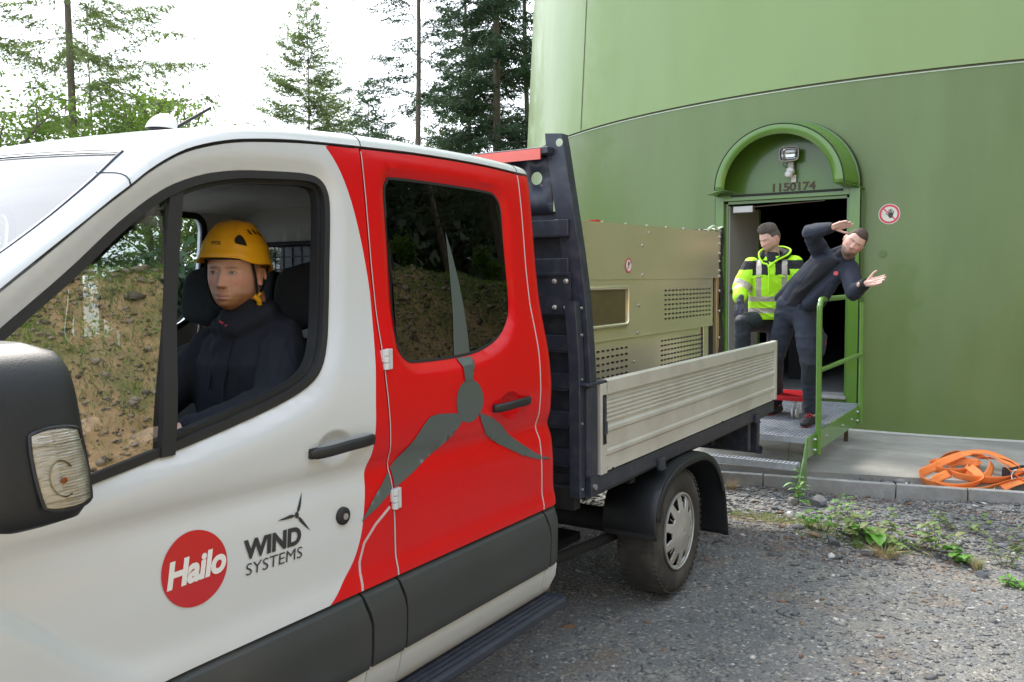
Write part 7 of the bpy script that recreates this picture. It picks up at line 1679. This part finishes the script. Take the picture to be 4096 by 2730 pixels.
for a, b in (((-2.50, 8.052, 1.745), (-2.41, 8.068, 1.765)), ((-2.30, 8.095, 1.765), (-2.21, 8.125, 1.75))): mb.beam(a, b, .006, .012)
for zc_ in (.0,): mb.tube(spline([(-2.29, 8.06, 1.87), (-2.285, 8.055, 1.80), (-2.29, 8.06, 1.76)], 3), .004, 5)
mb.build('pocket_flap', 'hivis', hj, 60)
prims = chain([Rh, Rk, (-2.515, 7.85, 1.02)], [.108, .085, .068]) + chain([Lh, Lk, (-2.36, 8.41, .56)], [.108, .08, .068]) + [p_caps(Rh, Lh, .115, .11)]
mesh_obj('trousers', fuse(prims, .010, 3, folds([(Rk, .16), (Lk, .14), (Rh, .12)], .018, 30, 15)), ['trouserd'], ph_)
gl_ = hand_prims(Rwr, (-.10, -.30, -.95), (.3, .9, -.2), (1, -.5, 0), curl=.3, thumb=.6, sc=1.13) + [p_caps((-2.575, 7.945, 1.555), Rwr, .036, .033)]
mesh_obj('glove', fuse(gl_, .0045, 1), ['glove'], ph_)
gl_ = hand_prims(Lwr, (-.1, -.6, -.8), (0, .8, -.6), (-1, 0, 0), curl=.3, sc=1.13); mesh_obj('glove', fuse(gl_, .0045, 1), ['glove'], ph_)
shoe(ph_, La, (-.2, -1, 0), .42); shoe(ph_, Ra, (-.1, -1, 0), .85)
# ------------------------------------------------------------------ orange lashing strap on the slab
strapo = empty('lashing_strap', (-.6, 8.2, .06), label='tangled orange lashing strap with metal hook lying on the concrete slab', cat='strap')
def ribbon(pts, w_, tilt, name='webbing', m='orange'):
    P_ = [np.array(p) for p in spline(pts, 9)]; n = len(P_); T_ = spline([(t, 0) for t in tilt], 9); mb = MB(); rows = []
    for i, p in enumerate(P_):
        t = unit(P_[min(i + 1, n - 1)] - P_[max(i - 1, 0)]); s = unit(np.cross(t, [0, 0, 1.0])); u = np.cross(s, t)
        a = .85 * T_[min(int(i * len(T_) / n), len(T_) - 1)][0]; b = s * math.cos(a) + u * math.sin(a); q = np.cross(t, b)
        rows.append([tuple(p + b * w_ / 2 * k + q * .0015 * (1 - abs(k))) for k in (-1, -.5, 0, .5, 1)])
    mb.grid(rows); o = mb.build(name, m, strapo, 60); so = o.modifiers.new('t', 'SOLIDIFY'); so.thickness = .003; return o
W5 = .070
# laid out on the slab in metres: x along the wall, y towards the wall, z up ; loops stand on edge (tilt ~ 1.4)
ribbon([(-.905, 8.20, .11), (-.965, 8.02, .10), (-1.0, 7.86, .085), (-.955, 7.74, .065), (-.86, 7.66, .06), (-.70, 7.64, .06), (-.56, 7.80, .085), (-.58, 7.98, .11), (-.66, 8.10, .15)], W5, [1.0, 1.2, 1.45, 1.5, 1.5, 1.45, 1.2, .9, .6])
ribbon([(-.80, 8.02, .09), (-.86, 7.84, .08), (-.875, 7.70, .07), (-.80, 7.60, .06), (-.68, 7.555, .055), (-.55, 7.60, .06), (-.46, 7.72, .075), (-.38, 7.86, .095), (-.30, 8.02, .10), (-.22, 8.14, .09), (-.12, 8.20, .08), (.02, 8.10, .075)], W5, [.8, 1.0, 1.3, 1.35, 1.35, 1.35, 1.2, .9, .6, .5, .8, 1.2])
ribbon([(-.78, 8.05, .085), (-.70, 7.95, .085), (-.56, 7.92, .085), (-.42, 7.98, .085), (-.33, 8.12, .10), (-.30, 8.30, .11), (-.40, 8.48, .15), (-.55, 8.55, .20), (-.70, 8.50, .19), (-.84, 8.38, .14), (-.92, 8.25, .10)], W5, [1.4, 1.45, 1.5, 1.3, 1.0, .8, .5, .35, .5, .8, 1.1])
ribbon([(-.95, 8.40, .09), (-.90, 8.55, .13), (-.80, 8.62, .16), (-.66, 8.52, .17), (-.55, 8.35, .19), (-.50, 8.20, .16), (-.52, 8.05, .10), (-.58, 7.99, .075), (-.65, 8.05, .075), (-.70, 8.2, .12)], W5, [1.3, 1.1, .9, .7, .9, 1.2, 1.4, 1.5, 1.4, 1.2])
ribbon([(-.62, 8.40, .17), (-.48, 8.28, .20), (-.36, 8.12, .14), (-.26, 8.00, .085), (-.18, 7.96, .07), (-.06, 7.99, .065), (.05, 7.95, .065)], W5, [.3, .5, .9, 1.1, 1.3, 1.4, 1.4])
ribbon([(-.90, 8.45, .10), (-.97, 8.35, .09), (-.95, 8.20, .085), (-.82, 8.12, .085), (-.68, 8.16, .10), (-.60, 8.30, .12), (-.66, 8.44, .12), (-.78, 8.46, .11), (-.84, 8.36, .09)], W5, [1.4, 1.5, 1.5, 1.3, 1.2, 1.3, 1.4, 1.5, 1.4])
ribbon([(-.32, 8.10, .11), (-.22, 8.30, .12), (-.16, 8.48, .13), (-.08, 8.50, .13), (-.02, 8.38, .11), (-.04, 8.22, .09), (-.14, 8.10, .08), (-.25, 8.02, .075)], W5, [.8, 1.1, 1.3, 1.4, 1.5, 1.5, 1.4, 1.3])
ribbon([(-.44, 8.42, .18), (-.34, 8.30, .17), (-.26, 8.16, .13), (-.20, 8.08, .09)], W5, [.5, .8, 1.0, 1.2])
ribbon([(-.10, 8.22, .10), (-.20, 8.10, .10), (-.30, 7.93, .095), (-.36, 7.82, .085), (-.395, 7.765, .07)], W5, [.5, .45, .5, .6, .7])
mb = MB(); mb.tube(spline([(-.445, 7.74, .075), (-.455, 7.70, .045), (-.44, 7.66, .05)], 4), .006, 6); mb.tube(spline([(-.425, 7.66, .045), (-.40, 7.655, .06), (-.36, 7.67, .055), (-.345, 7.70, .07)], 4), .006, 6); mb.build('strap_hook', 'chrome', strapo, 60)
mb = MB(); mb.box((-.50, 7.64, .03), (-.46, 7.655, .07)); mb.box((-.475, 7.665, .035), (-.45, 7.68, .072)); mb.build('hook_latch', M['weed2'] if False else mat('green_latch', (.20, .32, .08), .5, nscale=20, namt=.1), strapo, bevel=.003)
mb = MB(); mb.box((-.42, 8.10, .09), (-.36, 8.2, .15)); mb.cyl((-.40, 8.13, .14), (-.27, 8.22, .17), .012, 10); mb.build('ratchet', 'blackplastic', strapo, bevel=.003)
mb = MB(); mb.tube(spline([(-.335, 7.98, .08), (-.345, 8.02, .12), (-.33, 8.05, .16), (-.31, 8.05, .165)], 4), .006, 6); mb.build('ratchet_hook', 'chrome', strapo, 60)
mb = MB(); mb.box((-.35, 7.95, .07), (-.31, 7.975, .10)); mb.build('blue_tag', mat('blue_tag', (.03, .12, .42), .5, nscale=20, namt=.1), strapo, bevel=.003)

# ------------------------------------------------------------------ weeds and grass
def leaf_fan(mb, p, d, L, W_, curl=.3):
    d = Vector(d).normalized(); s = d.cross(Vector((0, 0, 1)));  s = s.normalized() if s.length > .01 else Vector((1, 0, 0)); rows = []
    for k, wd in enumerate((.15, .75, 1.0, .8, .08)):
        t = k / 4; c = Vector(p) + d * L * t + Vector((0, 0, -curl * L * t * t)); w_ = s * W_ * wd / 2; rows.append([tuple(c - w_ + Vector((0, 0, W_ * .12 * wd))), tuple(c), tuple(c + w_ + Vector((0, 0, W_ * .12 * wd)))])
    mb.grid(rows)
def weed(x, y, label, seed, n_stem=4, h=.16, leaf=.035, lw=.5, m='weed', spread=.08, z=None, per=8, group='weeds between gravel and kerb', up=.5, name='weed'):
    r = random.Random(seed); z0 = float(near(np.array(x), np.array(y))) if z is None else z; t = empty(name, (x, y, z0), label=label, cat='plant', group=group)
    st = MB(); lf = MB()
    for i in range(n_stem):
        a = r.uniform(0, 6.28); sp = spread * r.uniform(.3, 1); p = Vector((x + sp * math.cos(a) * .4, y + sp * math.sin(a) * .4, z0)); hh = h * 1.15 * r.uniform(.6, 1.1); top = p + Vector((sp * math.cos(a) * 1.6, sp * math.sin(a) * 1.6, hh)); mid = (p + top) / 2 + Vector((r.uniform(-.02, .02), r.uniform(-.02, .02), hh * .1))
        pts = spline([tuple(p), tuple(mid), tuple(top)], 5); st.tube(pts, [.0028 * (1 - .7 * k / (len(pts) - 1)) for k in range(len(pts))], 4, caps=False)
        for k in range(per):
            q = pts[min(len(pts) - 1, int((.25 + .75 * k / per) * len(pts)))]; b = k * 2.4 + r.uniform(-.5, .5); L = leaf * 1.35 * r.uniform(.7, 1.3); leaf_fan(lf, q, (math.cos(b), math.sin(b), r.uniform(-.1, up)), L, L * lw, r.uniform(.1, .5))
    st.build('stem', mat('weed_stem', (.14, .13, .05), .7, nscale=30, namt=.3) if 'weed_stem' not in bpy.data.materials else bpy.data.materials['weed_stem'], t); lf.build('leaf_tuft', m, t, 180); return t
weed(-1.38, 6.12, 'bushy weed with pointed leaves at the left of the patch', 1, 6, .17, .050, .38, spread=.09, m='weed2')
weed(-1.22, 6.02, 'reddish leaved bramble in the middle of the patch', 2, 7, .15, .040, .75, spread=.11)
weed(-1.05, 5.98, 'broad bright green dock leaves in the patch', 3, 3, .09, .115, .50, m='weed2', spread=.05, per=3, up=.9)
weed(-1.12, 6.20, 'pale green bramble behind the dock', 4, 6, .17, .040, .75, spread=.12)
weed(-.86, 6.02, 'round leaved seedling cluster right of the dock', 5, 6, .11, .045, .85, spread=.12)
weed(-.66, 6.05, 'tall bramble shoot at the right end of the patch', 6, 6, .19, .038, .75, spread=.10)
weed(-.50, 5.92, 'low round leaved seedling at the far right of the patch', 7, 4, .08, .042, .85, spread=.08, m='weed2')
weed(-1.72, 6.82, 'leafy stem beside the green stringer foot', 8, 3, .24, .050, .42, spread=.04, m='weed2')
weed(-1.33, 6.66, 'single upright leafy sprout in front of the kerb', 9, 1, .21, .050, .40, spread=.02, m='weed2', per=11)
weed(-.60, 6.66, 'sprawling twig with sparse leaves in front of the kerb at the right', 10, 4, .12, .035, .7, spread=.14)
weed(-.30, 6.36, 'thin twig with small leaves at the right edge', 11, 4, .12, .032, .7, spread=.14)
weed(-.28, 5.98, 'small feathery weed at the right', 12, 5, .12, .030, .3, spread=.05)
weed(-2.12, 7.95, 'slim seedling growing under the grating platform', 13, 1, .30, .050, .35, spread=.02, m='weed2', per=12, z=.06)
weed(-1.98, 7.90, 'shorter seedling under the grating platform', 14, 1, .20, .045, .35, spread=.02, m='weed2', per=10, z=.06)
weed(-1.52, 6.14, 'little weed between the stones at the left of the patch', 15, 3, .06, .035, .4, spread=.05, m='weed2')
weed(-.20, 5.55, 'tiny yellow green seedling at the lower right', 16, 3, .04, .04, .4, spread=.05, m='weed2')
def tuft(x, y, label, seed, n, h, rad, m, group='grass tufts in the gravel', z=None, flop=.6):
    r = random.Random(seed); z0 = float(near(np.array(x), np.array(y))) if z is None else z; mb = MB()
    for i in range(n):
        a = r.uniform(0, 6.28); q = r.random() ** .6 * rad * .35; p = Vector((q * math.cos(a), q * math.sin(a), 0)); L = h * r.uniform(.5, 1.2); fl = r.uniform(.2, 1.3) * flop; d = Vector((math.cos(a), math.sin(a), 0)); s = Vector((-d.y, d.x, 0)) * .0016
        rows = [[tuple(p + d * L * fl * t * t + Vector((0, 0, L * (t - .42 * fl * t * t))) - s * (1 - t)), tuple(p + d * L * fl * t * t + Vector((0, 0, L * (t - .42 * fl * t * t))) + s * (1 - t) + s * .1)] for t in (0, .4, .75, 1)]; mb.grid(rows)
    o = mb.build('grass_tuft', m, None); o.location = (x, y, z0); props(o, label, 'grass', group)
tuft(-2.32, 6.98, 'dry straw coloured tuft just behind the wheel', 1, 150, .11, .12, 'drygrass', flop=1.1)
tuft(-.93, 5.74, 'dry and green grass tuft in front of the weeds', 2, 260, .10, .16, 'drygrass', flop=1.3)
tuft(-.90, 5.78, 'green grass blades in front of the weeds', 3, 130, .10, .12, 'grass', flop=.9)
tuft(-1.10, 5.83, 'small green grass tuft left of the pointed rock', 4, 100, .08, .10, 'grass')
tuft(-.42, 5.80, 'small grass tuft right of the weeds', 5, 110, .10, .07, 'drygrass')
tuft(-.41, 5.81, 'fresh green blades inside the small grass tuft', 6, 60, .10, .07, 'grass')
def moss(x, y, rx, ry, n, m, name, seed, h=.018):
    r = np.random.RandomState(seed); a = r.uniform(0, 6.28, n); q = np.sqrt(r.rand(n)); X_ = x + rx * q * np.cos(a); Y_ = y + ry * q * np.sin(a); c = np.stack([X_, Y_, near(X_, Y_) + .006], 1)
    A_ = unit(np.stack([r.normal(0, 1, n), r.normal(0, 1, n), np.abs(r.normal(.5, .4, n))], 1)) * h * r.uniform(.5, 1.3, (n, 1)); B_ = unit(np.cross(A_, r.normal(0, 1, (n, 3)))) * .002; o = quads_mesh(name, c, A_, B_, [m], None); o['kind'] = 'stuff'
moss(-1.83, 6.28, .32, .13, 1500, 'grass', 'low_grass', 1); moss(-1.75, 6.22, .40, .15, 1300, 'drygrass', 'dry_needle_litter', 2, .022); moss(-1.45, 6.30, .15, .06, 600, 'grass', 'low_grass', 3)
moss(-1.1, 6.0, .45, .2, 900, 'grass', 'low_grass', 4); M['litter'] = mat('needle_litter', (.22, .10, .05), .9, nscale=20, namt=.3)
moss(-1.3, 5.75, .9, .35, 1500, 'litter', 'larch_needle_litter', 5, .014); moss(-1.0, 7.25, 1.6, .10, 1400, 'litter', 'larch_needle_litter', 6, .014); moss(-.7, 6.3, .9, .5, 1100, 'litter', 'larch_needle_litter', 7, .012)
moss(-1.2, 7.55, 1.2, .12, 900, 'litter', 'larch_needle_litter', 8, .014)
# cigarette end on the gravel
ce = MB(); ce.cyl((-.40, 5.02, .004), (-.375, 5.03, .004), .004, 8); o = ce.build('cigarette_end', 'sensorw', None); o['label'] = 'cigarette end lying on the open gravel'; o['category'] = 'litter'
# parts made of several pieces, each too small to pick apart in the photograph
for n_ in ('rivet', 'screw', 'bolt', 'headboard_bolt', 'post_bolt', 'drain_slot', 'underrun_bolt', 'back_window_guard', 'indicator_ribs', 'laces', 'lashing_hole', 'lamp_bracket', 'lamp_cable', 'caster_fork'):
    for o in bpy.data.objects:
        if o.name.split('.')[0] == n_ and o.type == 'MESH': o['kind'] = 'stuff'
